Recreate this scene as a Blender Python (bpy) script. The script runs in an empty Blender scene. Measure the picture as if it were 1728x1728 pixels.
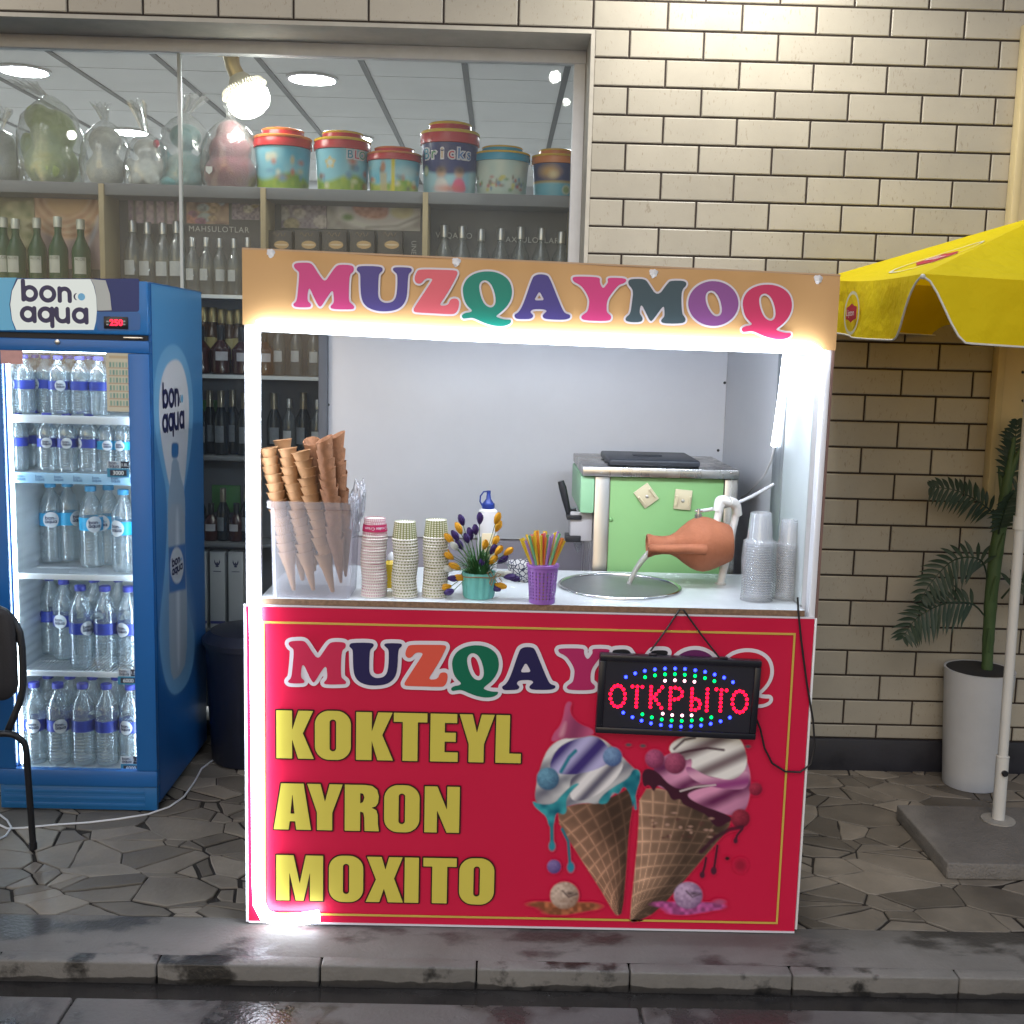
import bpy, bmesh, math, random
import numpy as np
from mathutils import Vector, Matrix

random.seed(7)
RNG = np.random.default_rng(7)
SC = bpy.context.scene
COL = SC.collection
R = math.radians

# ------------------------------------------------------------------ camera, sky, sun, exposure
CAM_LOC = Vector((-0.33898, -4.81409, 1.79464))
CAM_ROT = (1.42914262, -0.02558104, -0.00975557)
FPX = 1925.86                      # focal length in pixels of a 1728 wide frame
cd = bpy.data.cameras.new('camera')
cam = bpy.data.objects.new('camera', cd)
COL.objects.link(cam)
cd.sensor_fit = 'HORIZONTAL'
cd.sensor_width = 36.0
cd.lens = FPX / 1728 * 36.0
cd.clip_start = 0.05
cd.clip_end = 500
cam.location = CAM_LOC
cam.rotation_euler = CAM_ROT
SC.camera = cam

SUN_EL, SUN_AZ = R(38), R(200)
world = bpy.data.worlds.new('World')
SC.world = world
world.use_nodes = True
wn = world.node_tree
bg = wn.nodes['Background']
sky = wn.nodes.new('ShaderNodeTexSky')
sky.sky_type = 'NISHITA'
sky.sun_disc = False
sky.sun_elevation = R(22)
sky.sun_rotation = R(200)
sky.dust_density = 1.0
wn.links.new(sky.outputs[0], bg.inputs[0])
bg.inputs[1].default_value = 0.10
sl = bpy.data.lights.new('sun', 'SUN')
sun = bpy.data.objects.new('sun', sl)
COL.objects.link(sun)
sl.energy = 0.72
sl.angle = R(32)
sl.color = (1.0, 0.965, 0.985)
sun.rotation_euler = (R(46), 0, R(-12))
SC.view_settings.view_transform = 'Standard'
SC.view_settings.look = 'None'
SC.view_settings.exposure = 0.12
SC.view_settings.gamma = 1.0
SC.render.engine = 'CYCLES'
cy = SC.cycles
cy.use_denoising = True
cy.max_bounces = 8
cy.diffuse_bounces = 3
cy.glossy_bounces = 3
cy.transmission_bounces = 6
cy.transparent_max_bounces = 40
cy.caustics_reflective = False
cy.caustics_refractive = False
cy.sample_clamp_indirect = 4.0

# ------------------------------------------------------------------ plane helper: a pixel of the survey turned into a point on a plane
_RM = cam.rotation_euler.to_matrix()
def ray(x, y):
    return _RM @ Vector(((x - 864) / FPX, (864 - y) / FPX, -1.0))
def at(x, y, Y):
    d = ray(x, y); return CAM_LOC + d * ((Y - CAM_LOC.y) / d.y)
def atz(x, y, Z):
    d = ray(x, y); return CAM_LOC + d * ((Z - CAM_LOC.z) / d.z)
def atx(x, y, X):
    d = ray(x, y); return CAM_LOC + d * ((X - CAM_LOC.x) / d.x)

# ------------------------------------------------------------------ object bookkeeping
ORG = {}
def tag(o, label=None, cat=None, group=None, kind=None):
    if label: o['label'] = label
    if cat: o['category'] = cat
    if group: o['group'] = group
    if kind: o['kind'] = kind
    return o
def thing(name, label, cat, loc=(0, 0, 0), group=None):
    o = bpy.data.objects.new(name, None)
    o.empty_display_size = 0.05
    COL.objects.link(o)
    o.location = loc
    ORG[o.name] = Vector(loc)
    return tag(o, label, cat, group)
def kids(o):
    return [c for c in bpy.data.objects if c.parent == o]
KIDS = {}
def copy_tree(o, loc=None, rot=None, parent=None, label=None, group=None):
    c = o.copy(); COL.objects.link(c); c.parent = parent
    if loc is not None: c.location = loc
    if rot is not None: c.rotation_euler = rot
    if label: c['label'] = label
    if group: c['group'] = group
    for ch in KIDS.get(o.name, []):
        copy_tree(ch, parent=c)
    return c

# ------------------------------------------------------------------ mesh collector
class M:
    def __init__(s):
        s.v = []; s.f = []; s.mi = []; s.T = None; s.col = None
    def add(s, vs, fs, m=0):
        n = len(s.v)
        if s.T is not None: vs = [s.T @ Vector(v) for v in vs]
        s.v.extend([tuple(v) for v in vs])
        s.f.extend([tuple(i + n for i in f) for f in fs])
        s.mi.extend([m] * len(fs))
        return s
    def box(s, x0, x1, y0, y1, z0, z1, m=0, bev=0.0, seg=2):
        if x0 > x1: x0, x1 = x1, x0
        if y0 > y1: y0, y1 = y1, y0
        if z0 > z1: z0, z1 = z1, z0
        if bev <= 0:
            vs = [(x, y, z) for z in (z0, z1) for y in (y0, y1) for x in (x0, x1)]
            fs = [(0, 2, 3, 1), (4, 5, 7, 6), (0, 1, 5, 4), (2, 6, 7, 3), (0, 4, 6, 2), (1, 3, 7, 5)]
            return s.add(vs, fs, m)
        bm = bmesh.new()
        bmesh.ops.create_cube(bm, size=1.0)
        for v in bm.verts:
            v.co = Vector(((x0 + x1) / 2 + v.co.x * (x1 - x0), (y0 + y1) / 2 + v.co.y * (y1 - y0), (z0 + z1) / 2 + v.co.z * (z1 - z0)))
        bev = min(bev, .49 * min(x1 - x0, y1 - y0, z1 - z0))
        bmesh.ops.bevel(bm, geom=list(bm.edges), offset=bev, segments=seg, profile=.5, affect='EDGES')
        bm.verts.index_update()
        vs = [v.co.copy() for v in bm.verts]; fs = [[v.index for v in f.verts] for f in bm.faces]
        bm.free()
        return s.add(vs, fs, m)
    def quad(s, a, b, c, d, m=0):
        return s.add([a, b, c, d], [(0, 1, 2, 3)], m)
    def tube(s, pts, r, m=0, seg=10, cap=True, closed=False):
        pts = [Vector(p) for p in pts]; n = len(pts)
        rr = list(r) if hasattr(r, '__len__') else [r] * n
        vs = []; fs = []; up = None
        for i, p in enumerate(pts):
            a = pts[(i - 1) % n] if (closed or i > 0) else p
            b = pts[(i + 1) % n] if (closed or i < n - 1) else p
            t = (b - a).normalized()
            if up is None:
                up = Vector((0, 0, 1)) if abs(t.z) < .9 else Vector((1, 0, 0))
            up = (up - t * up.dot(t)).normalized()
            w = t.cross(up)
            for k in range(seg):
                an = 2 * math.pi * k / seg
                vs.append(p + (up * math.cos(an) + w * math.sin(an)) * rr[i])
        L = n if closed else n - 1
        for i in range(L):
            for k in range(seg):
                a = i * seg + k; b = i * seg + (k + 1) % seg
                c = ((i + 1) % n) * seg + (k + 1) % seg; d = ((i + 1) % n) * seg + k
                fs.append((a, b, c, d))
        if cap and not closed:
            fs.append(tuple(range(seg - 1, -1, -1)))
            fs.append(tuple((n - 1) * seg + k for k in range(seg)))
        return s.add(vs, fs, m)
    def lathe(s, prof, c=(0, 0, 0), m=0, seg=24, axis=None, wob=None):
        vs = []; fs = []; n = len(prof)
        for (r, z) in prof:
            for k in range(seg):
                a = 2 * math.pi * k / seg
                q = r * (1 + (wob(a, z) if wob else 0))
                vs.append(Vector((q * math.cos(a), q * math.sin(a), z)))
        if axis is not None:
            Q = Vector((0, 0, 1)).rotation_difference(Vector(axis).normalized()).to_matrix()
            vs = [Q @ v for v in vs]
        vs = [v + Vector(c) for v in vs]
        for i in range(n - 1):
            for k in range(seg):
                a = i * seg + k; b = i * seg + (k + 1) % seg
                fs.append((a, b, b + seg, a + seg))
        if prof[0][0] > 1e-6: fs.append(tuple(range(seg - 1, -1, -1)))
        if prof[-1][0] > 1e-6: fs.append(tuple((n - 1) * seg + k for k in range(seg)))
        return s.add(vs, fs, m)
    def lathe_open(s, prof, c=(0, 0, 0), m=0, seg=24, axis=None, wob=None):
        k0 = len(s.f)
        s.lathe(prof, c, m, seg, axis, wob)
        for _ in range(2):
            if len(s.f[-1]) == seg and seg != 4: s.f.pop(); s.mi.pop()
        return s
    def ball(s, c, r, m=0, seg=16, rings=10, sc=(1, 1, 1)):
        prof = []
        vs = []; fs = []
        for i in range(rings + 1):
            t = math.pi * i / rings
            for k in range(seg):
                a = 2 * math.pi * k / seg
                vs.append((c[0] + r * sc[0] * math.sin(t) * math.cos(a), c[1] + r * sc[1] * math.sin(t) * math.sin(a), c[2] - r * sc[2] * math.cos(t)))
        for i in range(rings):
            for k in range(seg):
                a = i * seg + k; b = i * seg + (k + 1) % seg
                fs.append((a, b, b + seg, a + seg))
        return s.add(vs, fs, m)
    def poly(s, pts2, O, U, V, depth=0.0, m=0):
        """flat outline in the plane O + x U + y V, optionally thickened away from its face"""
        O, U, V = Vector(O), Vector(U), Vector(V)
        N = U.cross(V).normalized()
        n = len(pts2)
        a = [O + U * p[0] + V * p[1] for p in pts2]
        if depth == 0:
            return s.add(a, [tuple(range(n))], m)
        b = [p - N * depth for p in a]
        fs = [tuple(range(n)), tuple(range(2 * n - 1, n - 1, -1))]
        for i in range(n):
            j = (i + 1) % n
            fs.append((i, i + n, j + n, j))
        return s.add(a + b, fs, m)
    def flat(s, tri, O, U, V, off=0.0, m=0):
        """a flat 2D mesh (verts, faces) put on the plane O + x U + y V"""
        O, U, V = Vector(O), Vector(U), Vector(V)
        N = U.cross(V).normalized()
        return s.add([O + U * p[0] + V * p[1] + N * off for p in tri[0]], tri[1], m)
    def build(s, name, mats, parent=None, org=None, smooth=35, loc=None):
        me = bpy.data.meshes.new(name)
        o0 = ORG[parent.name] if parent is not None else (Vector(org) if org is not None else Vector((0, 0, 0)))
        me.from_pydata([(v[0] - o0.x, v[1] - o0.y, v[2] - o0.z) for v in s.v], [], s.f)
        if not isinstance(mats, (list, tuple)): mats = [mats]
        for mt in mats: me.materials.append(mt)
        me.polygons.foreach_set('material_index', s.mi)
        if s.col is not None:
            ca = me.color_attributes.new('paint', 'FLOAT_COLOR', 'POINT')
            ca.data.foreach_set('color', np.asarray(s.col, dtype=np.float32).ravel())
        if smooth:
            me.polygons.foreach_set('use_smooth', [True] * len(me.polygons))
            me.set_sharp_from_angle(angle=R(smooth))
        me.update()
        o = bpy.data.objects.new(name, me)
        COL.objects.link(o)
        if parent is not None:
            o.parent = parent
            KIDS.setdefault(parent.name, []).append(o)
            ORG[o.name] = ORG[parent.name]
        else:
            o.location = o0 if loc is None else loc
            ORG[o.name] = o0
        return o

# ------------------------------------------------------------------ materials
MATS = {}
def mat(name, col=(.5, .5, .5), rough=.5, metal=0.0, spec=.5, var=0.0, vs=6.0, bump=0.0, bs=60.0, trans=0.0, ior=1.45,
        emit=None, es=0.0, alpha=1.0, sheen=0.0, rvar=0.0, sub=0.0, coat=0.0, attr=None, island=0.0, stretch=None, bdist=.002):
    if name in MATS: return MATS[name]
    mt = bpy.data.materials.new(name); mt.use_nodes = True
    nt = mt.node_tree; p = nt.nodes['Principled BSDF']; L = nt.links.new
    p.inputs['Base Color'].default_value = (*col, 1)
    p.inputs['Roughness'].default_value = rough
    p.inputs['Metallic'].default_value = metal
    p.inputs['Specular IOR Level'].default_value = spec
    p.inputs['Transmission Weight'].default_value = trans
    p.inputs['IOR'].default_value = ior
    p.inputs['Alpha'].default_value = alpha
    p.inputs['Sheen Weight'].default_value = sheen
    p.inputs['Coat Weight'].default_value = coat
    if sub > 0:
        p.inputs['Subsurface Weight'].default_value = sub
        p.inputs['Subsurface Radius'].default_value = (.01, .008, .006)
    if emit:
        p.inputs['Emission Color'].default_value = (*emit, 1)
        p.inputs['Emission Strength'].default_value = es
    src = None
    tc = nt.nodes.new('ShaderNodeTexCoord')
    vec = tc.outputs['Object']
    if stretch:
        mp = nt.nodes.new('ShaderNodeMapping'); mp.inputs['Scale'].default_value = stretch
        L(vec, mp.inputs[0]); vec = mp.outputs[0]
    if attr:
        a = nt.nodes.new('ShaderNodeAttribute'); a.attribute_name = attr; src = a.outputs['Color']
    def mul(srcc, fac_out, lo, hi):
        mr = nt.nodes.new('ShaderNodeMapRange'); mr.inputs[3].default_value = lo; mr.inputs[4].default_value = hi
        L(fac_out, mr.inputs[0])
        mx = nt.nodes.new('ShaderNodeMix'); mx.data_type = 'RGBA'; mx.blend_type = 'MULTIPLY'; mx.inputs[0].default_value = 1
        if srcc is None: mx.inputs[6].default_value = (*col, 1)
        else: L(srcc, mx.inputs[6])
        cb = nt.nodes.new('ShaderNodeCombineColor')
        for i in range(3): L(mr.outputs[0], cb.inputs[i])
        L(cb.outputs[0], mx.inputs[7])
        return mx.outputs[2]
    if island > 0:
        g = nt.nodes.new('ShaderNodeNewGeometry')
        src = mul(src, g.outputs['Random Per Island'], 1 - island, 1 + island * .6)
    if var > 0:
        n = nt.nodes.new('ShaderNodeTexNoise'); n.inputs['Scale'].default_value = vs; n.inputs['Detail'].default_value = 6
        n.inputs['Roughness'].default_value = .65
        L(vec, n.inputs['Vector'])
        src = mul(src, n.outputs[0], 1 - var * 1.6, 1 + var * 1.2)
        if rvar > 0:
            mr = nt.nodes.new('ShaderNodeMapRange'); mr.inputs[1].default_value = .3; mr.inputs[2].default_value = .7
            mr.inputs[3].default_value = max(.02, rough - rvar); mr.inputs[4].default_value = min(1, rough + rvar)
            L(n.outputs[0], mr.inputs[0]); L(mr.outputs[0], p.inputs['Roughness'])
    if src is not None: L(src, p.inputs['Base Color'])
    if bump > 0:
        n2 = nt.nodes.new('ShaderNodeTexNoise'); n2.inputs['Scale'].default_value = bs; n2.inputs['Detail'].default_value = 4
        L(vec, n2.inputs['Vector'])
        b = nt.nodes.new('ShaderNodeBump'); b.inputs['Strength'].default_value = bump; b.inputs['Distance'].default_value = bdist
        L(n2.outputs[0], b.inputs['Height']); L(b.outputs[0], p.inputs['Normal'])
    MATS[name] = mt
    return mt
def clear_mat(name, tint=(.9, .95, .96), haze=.06, hazecol=(.8, .85, .88), gloss=.06, rough=.05, facing=.35, bump=0.0, bs=30.0):
    """thin clear plastic or glass: transparent, with fresnel gloss and a little milky scatter"""
    if name in MATS: return MATS[name]
    mt = bpy.data.materials.new(name); mt.use_nodes = True
    nt = mt.node_tree; L = nt.links.new
    nt.nodes.remove(nt.nodes['Principled BSDF'])
    out = nt.nodes['Material Output']
    tr = nt.nodes.new('ShaderNodeBsdfTransparent'); tr.inputs[0].default_value = (*tint, 1)
    df = nt.nodes.new('ShaderNodeBsdfDiffuse'); df.inputs[0].default_value = (*hazecol, 1)
    gl = nt.nodes.new('ShaderNodeBsdfGlossy'); gl.inputs['Roughness'].default_value = rough
    lw = nt.nodes.new('ShaderNodeLayerWeight'); lw.inputs[0].default_value = facing
    mr = nt.nodes.new('ShaderNodeMapRange'); mr.inputs[3].default_value = gloss; mr.inputs[4].default_value = min(1, gloss + .75)
    L(lw.outputs['Facing'], mr.inputs[0])
    pw = nt.nodes.new('ShaderNodeMath'); pw.operation = 'POWER'; pw.inputs[1].default_value = 2.2
    L(lw.outputs['Facing'], pw.inputs[0]); L(pw.outputs[0], mr.inputs[0])
    m1 = nt.nodes.new('ShaderNodeMixShader'); m1.inputs[0].default_value = haze
    L(tr.outputs[0], m1.inputs[1]); L(df.outputs[0], m1.inputs[2])
    m2 = nt.nodes.new('ShaderNodeMixShader')
    L(mr.outputs[0], m2.inputs[0]); L(m1.outputs[0], m2.inputs[1]); L(gl.outputs[0], m2.inputs[2])
    L(m2.outputs[0], out.inputs[0])
    if bump > 0:
        tc = nt.nodes.new('ShaderNodeTexCoord')
        n2 = nt.nodes.new('ShaderNodeTexNoise'); n2.inputs['Scale'].default_value = bs
        L(tc.outputs['Object'], n2.inputs['Vector'])
        b = nt.nodes.new('ShaderNodeBump'); b.inputs['Strength'].default_value = bump; b.inputs['Distance'].default_value = .003
        L(n2.outputs[0], b.inputs['Height']); L(b.outputs[0], gl.inputs['Normal']); L(b.outputs[0], lw.inputs['Normal'])
    MATS[name] = mt
    return mt
def glow(name, col, s):
    if name in MATS: return MATS[name]
    mt = bpy.data.materials.new(name); mt.use_nodes = True
    nt = mt.node_tree; nt.nodes.remove(nt.nodes['Principled BSDF'])
    e = nt.nodes.new('ShaderNodeEmission'); e.inputs[0].default_value = (*col, 1); e.inputs[1].default_value = s
    nt.links.new(e.outputs[0], nt.nodes['Material Output'].inputs[0])
    MATS[name] = mt
    return mt
def srgb(r, g, b):
    f = lambda c: (c / 255 / 12.92) if c / 255 <= .04045 else ((c / 255 + .055) / 1.055) ** 2.4
    return (f(r), f(g), f(b))

# ------------------------------------------------------------------ drawing helpers: signed distance fields, outlines, painted sheets
def chaikin(pts, n=2):
    p = np.asarray(pts, float)
    for _ in range(n):
        q = np.roll(p, -1, 0)
        p = np.stack([p * .75 + q * .25, p * .25 + q * .75], 1).reshape(-1, 2)
    return p
def sdf_poly(pts, X, Y):
    p = np.asarray(pts, float); d = np.full(X.shape, 1e9); ins = np.zeros(X.shape, bool)
    n = len(p)
    for i in range(n):
        a = p[i]; b = p[(i + 1) % n]; e = b - a
        L2 = max((e ** 2).sum(), 1e-18)
        t = np.clip(((X - a[0]) * e[0] + (Y - a[1]) * e[1]) / L2, 0, 1)
        d = np.minimum(d, (X - a[0] - e[0] * t) ** 2 + (Y - a[1] - e[1] * t) ** 2)
        if a[1] != b[1]:
            c = ((a[1] > Y) != (b[1] > Y)) & (X < (b[0] - a[0]) * (Y - a[1]) / (b[1] - a[1]) + a[0])
            ins ^= c
    d = np.sqrt(d)
    return np.where(ins, -d, d)
def sdf_line(pts, X, Y, r=0.0):
    p = np.asarray(pts, float); d = np.full(X.shape, 1e9)
    for a, b in zip(p[:-1], p[1:]):
        e = b - a; L2 = max((e ** 2).sum(), 1e-18)
        t = np.clip(((X - a[0]) * e[0] + (Y - a[1]) * e[1]) / L2, 0, 1)
        d = np.minimum(d, (X - a[0] - e[0] * t) ** 2 + (Y - a[1] - e[1] * t) ** 2)
    return np.sqrt(d) - r
def contours(F, x0, y0, h):
    """closed zero contours of a sampled field (marching squares)"""
    F = np.pad(F, 1, constant_values=1.0); x0 -= h; y0 -= h
    ny, nx = F.shape; segs = {}
    neg = F < 0
    mixed = ~((neg[:-1, :-1] == neg[1:, :-1]) & (neg[:-1, :-1] == neg[:-1, 1:]) & (neg[:-1, :-1] == neg[1:, 1:]))
    pt = {}
    def ed(j, i, k):
        key = (j, i, k)
        if key not in pt:
            a = F[j, i]; b = F[j, i + 1] if k == 0 else F[j + 1, i]
            t = a / (a - b) if a != b else .5
            t = min(max(t, .02), .98)
            pt[key] = (x0 + (i + (t if k == 0 else 0)) * h, y0 + (j + (t if k == 1 else 0)) * h)
        return key
    nxt = {}
    for j, i in zip(*np.nonzero(mixed)):
        c = (neg[j, i], neg[j, i + 1], neg[j + 1, i + 1], neg[j + 1, i])
        E = [ed(j, i, 0) if c[0] != c[1] else None, ed(j, i + 1, 1) if c[1] != c[2] else None,
             ed(j + 1, i, 0) if c[2] != c[3] else None, ed(j, i, 1) if c[3] != c[0] else None]
        # walk edges with the inside on the left
        outs = [k for k in range(4) if E[k] and c[k] and not c[(k + 1) % 4]]
        ins_ = [k for k in range(4) if E[k] and not c[k] and c[(k + 1) % 4]]
        for o in outs:
            if len(ins_) == 1: q = ins_[0]
            else: q = (o - 1) % 4 if (o - 1) % 4 in ins_ else ins_[0]
            nxt[E[o]] = E[q]
    res = []
    while nxt:
        k0, k = next(iter(nxt.items())); loop = [k0]; nxt.pop(k0)
        while k != k0 and k in nxt:
            loop.append(k); k = nxt.pop(k)
        if len(loop) > 3:
            P = np.array([pt[q] for q in loop])
            res.append(P)
    return res
def simplify(P, tol):
    keep = [0]; i = 0; n = len(P)
    while i < n - 1:
        j = i + 1
        while j + 1 < n and j - i < 12:
            a, b = P[i], P[j + 1]; e = b - a; L = math.hypot(*e) + 1e-12
            q = P[i + 1:j + 1] - a
            if np.abs(q[:, 0] * e[1] - q[:, 1] * e[0]).max() / L > tol: break
            j += 1
        keep.append(j); i = j
    if keep[-1] == n - 1 and len(keep) > 3: pass
    return P[keep]
def fill(loops):
    """2D outlines with holes -> flat mesh (verts, faces)"""
    cu = bpy.data.curves.new('outline', 'CURVE'); cu.dimensions = '2D'; cu.fill_mode = 'BOTH'
    for P in loops:
        if len(P) < 3: continue
        sp = cu.splines.new('POLY'); sp.points.add(len(P) - 1); sp.use_cyclic_u = True
        for q, c in zip(sp.points, P): q.co = (c[0], c[1], 0, 1)
    ob = bpy.data.objects.new('outline', cu); COL.objects.link(ob)
    dg = bpy.context.evaluated_depsgraph_get(); dg.update()
    me = bpy.data.meshes.new_from_object(ob.evaluated_get(dg))
    vs = [(v.co.x, v.co.y) for v in me.vertices]; fs = [tuple(p.vertices) for p in me.polygons]
    bpy.data.objects.remove(ob); bpy.data.curves.remove(cu); bpy.data.meshes.remove(me)
    # make every face look along +z of the sheet
    out = []
    for f in fs:
        a = sum(vs[f[i]][0] * vs[f[(i + 1) % len(f)]][1] - vs[f[(i + 1) % len(f)]][0] * vs[f[i]][1] for i in range(len(f)))
        out.append(f if a > 0 else tuple(reversed(f)))
    return vs, out
def field_fill(fn, x0, x1, y0, y1, h, tol=None, grow=0.0):
    xs = np.arange(x0, x1 + h, h); ys = np.arange(y0, y1 + h, h)
    X, Y = np.meshgrid(xs, ys)
    return fill([simplify(P, tol or h * .12) for P in contours(fn(X, Y) - grow, x0, y0, h)])
def text_flat(s, size=1.0, font_align='CENTER', spacing=1.0, bold=0.0):
    cu = bpy.data.curves.new('txt', 'FONT'); cu.body = s; cu.size = size; cu.align_x = font_align; cu.align_y = 'CENTER'
    cu.space_character = spacing; cu.offset = bold; cu.fill_mode = 'FRONT'; cu.resolution_u = 4
    ob = bpy.data.objects.new('txt', cu); COL.objects.link(ob)
    dg = bpy.context.evaluated_depsgraph_get(); dg.update()
    me = bpy.data.meshes.new_from_object(ob.evaluated_get(dg))
    vs = [(v.co.x, v.co.y) for v in me.vertices]; fs = [tuple(p.vertices) for p in me.polygons]
    bpy.data.objects.remove(ob); bpy.data.curves.remove(cu); bpy.data.meshes.remove(me)
    out = []
    for f in fs:
        a = sum(vs[f[i]][0] * vs[f[(i + 1) % len(f)]][1] - vs[f[(i + 1) % len(f)]][0] * vs[f[i]][1] for i in range(len(f)))
        out.append(f if a > 0 else tuple(reversed(f)))
    return vs, out
def ellipse(cx, cy_, rx, ry, n=40, rot=0.0):
    t = np.arange(n) / n * 2 * math.pi
    x = rx * np.cos(t); y = ry * np.sin(t)
    return [(cx + a * math.cos(rot) - b * math.sin(rot), cy_ + a * math.sin(rot) + b * math.cos(rot)) for a, b in zip(x, y)]
def rrect(x0, x1, y0, y1, r, n=6):
    out = []
    for cx, cy_, a0 in ((x1 - r, y1 - r, 0), (x0 + r, y1 - r, 90), (x0 + r, y0 + r, 180), (x1 - r, y0 + r, 270)):
        for k in range(n + 1):
            a = R(a0 + 90 * k / n); out.append((cx + r * math.cos(a), cy_ + r * math.sin(a)))
    return out
def vnoise(X, Y, s, seed=0):
    """cheap value noise, 0..1"""
    r = np.random.default_rng(seed); T = r.random((64, 64))
    x = X * s; y = Y * s
    i = np.floor(x).astype(int); j = np.floor(y).astype(int); fx = x - i; fy = y - j
    fx = fx * fx * (3 - 2 * fx); fy = fy * fy * (3 - 2 * fy)
    g = lambda a, b: T[a % 64, b % 64]
    return (g(j, i) * (1 - fx) + g(j, i + 1) * fx) * (1 - fy) + (g(j + 1, i) * (1 - fx) + g(j + 1, i + 1) * fx) * fy
class Paint:
    """a printed picture: colours worked out per point of a fine sheet"""
    def __init__(s, x0, x1, y0, y1, h, bgcol):
        s.nx = max(2, int(round((x1 - x0) / h)) + 1); s.ny = max(2, int(round((y1 - y0) / h)) + 1)
        s.h = h
        s.X, s.Y = np.meshgrid(np.linspace(x0, x1, s.nx), np.linspace(y0, y1, s.ny))
        s.C = np.empty((s.ny, s.nx, 3)); s.C[:] = bgcol; s.A = np.zeros((s.ny, s.nx)); s.bg = np.array(bgcol)
    def put(s, d, col, soft=None, op=1.0):
        soft = soft or s.h
        a = np.clip(.5 - d / (2 * soft), 0, 1) * op
        col = np.asarray(col, float)
        if col.ndim == 1: col = col[None, None, :]
        s.C = s.C * (1 - a[..., None]) + col * a[..., None]
        s.A = np.maximum(s.A, a)
    def poly(s, pts, col, soft=None, op=1.0, smooth=2):
        d = sdf_poly(chaikin(pts, smooth) if smooth else pts, s.X, s.Y); s.put(d, col, soft, op); return d
    def disc(s, cx, cy_, rx, ry, col, soft=None, op=1.0):
        d = (np.hypot((s.X - cx) / rx, (s.Y - cy_) / ry) - 1) * min(rx, ry); s.put(d, col, soft, op); return d
    def line(s, pts, r, col, soft=None, op=1.0):
        d = sdf_line(pts, s.X, s.Y, r); s.put(d, col, soft, op); return d
    def mesh(s, mp, cut=False):
        """mp maps (x, y) to a 3D point; cut drops the cells nothing was drawn on"""
        m = M(); ny, nx = s.ny, s.nx
        keep = np.ones((ny - 1, nx - 1), bool)
        if cut:
            keep = (s.A[:-1, :-1] > .02) | (s.A[1:, :-1] > .02) | (s.A[:-1, 1:] > .02) | (s.A[1:, 1:] > .02)
        idx = np.arange(ny * nx).reshape(ny, nx)
        use = np.zeros(ny * nx, bool)
        j, i = np.nonzero(keep)
        q = np.stack([idx[j, i], idx[j, i + 1], idx[j + 1, i + 1], idx[j + 1, i]], 1)
        use[q.ravel()] = True
        new = np.cumsum(use) - 1
        xs = s.X.ravel()[use]; ys = s.Y.ravel()[use]
        m.v = [tuple(mp(a, b)) for a, b in zip(xs, ys)]
        m.f = [tuple(r) for r in new[q].tolist()]
        m.mi = [0] * len(m.f)
        c = s.C.reshape(-1, 3)[use]
        m.col = np.concatenate([np.clip(c, 0, 1), np.ones((len(c), 1))], 1)
        return m

# ================================================================== THE SETTING
TW, TH = 0.30, 0.110560            # facade tile pitch
YG = 0.28                          # plane of the shop window glass
OPX, OPZ = 0.007, 3.071            # right and top edge of the window opening
WX0, WX1, WZ1 = -3.6, 3.4, 4.1     # extent of the facade built
CEIL = 3.335

# ---- ground: crazy paving laid as separate stones on dark mortar
def clip(poly, a, b, c):
    out = []
    for i in range(len(poly)):
        p, q = poly[i], poly[(i + 1) % len(poly)]
        dp = a * p[0] + b * p[1] - c; dq = a * q[0] + b * q[1] - c
        if dp <= 0: out.append(p)
        if (dp < 0) != (dq < 0) and dp != dq:
            t = dp / (dp - dq); out.append((p[0] + (q[0] - p[0]) * t, p[1] + (q[1] - p[1]) * t))
    return out
def inset(poly, d):
    n = len(poly); out = poly
    for i in range(n):
        p, q = poly[i], poly[(i + 1) % n]
        ex, ey = q[0] - p[0], q[1] - p[1]; L = math.hypot(ex, ey)
        if L < 1e-6: continue
        nx, ny = ey / L, -ex / L
        out = clip(out, nx, ny, nx * p[0] + ny * p[1] - d)
        if len(out) < 3: return []
    return out
PX0, PX1, PY0, PY1 = -3.4, 3.6, -1.43, 0.34
rs = np.random.default_rng(21)
seeds = []
for k in range(9000):
    q = (rs.uniform(PX0, PX1), rs.uniform(PY0 - .1, PY1 + .1))
    if all((q[0] - s[0]) ** 2 + (q[1] - s[1]) ** 2 > s[2] for s in seeds):
        seeds.append((q[0], q[1], rs.choice([.0026, .0045, .007, .011, .016])))
sd = np.array(seeds)
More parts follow.
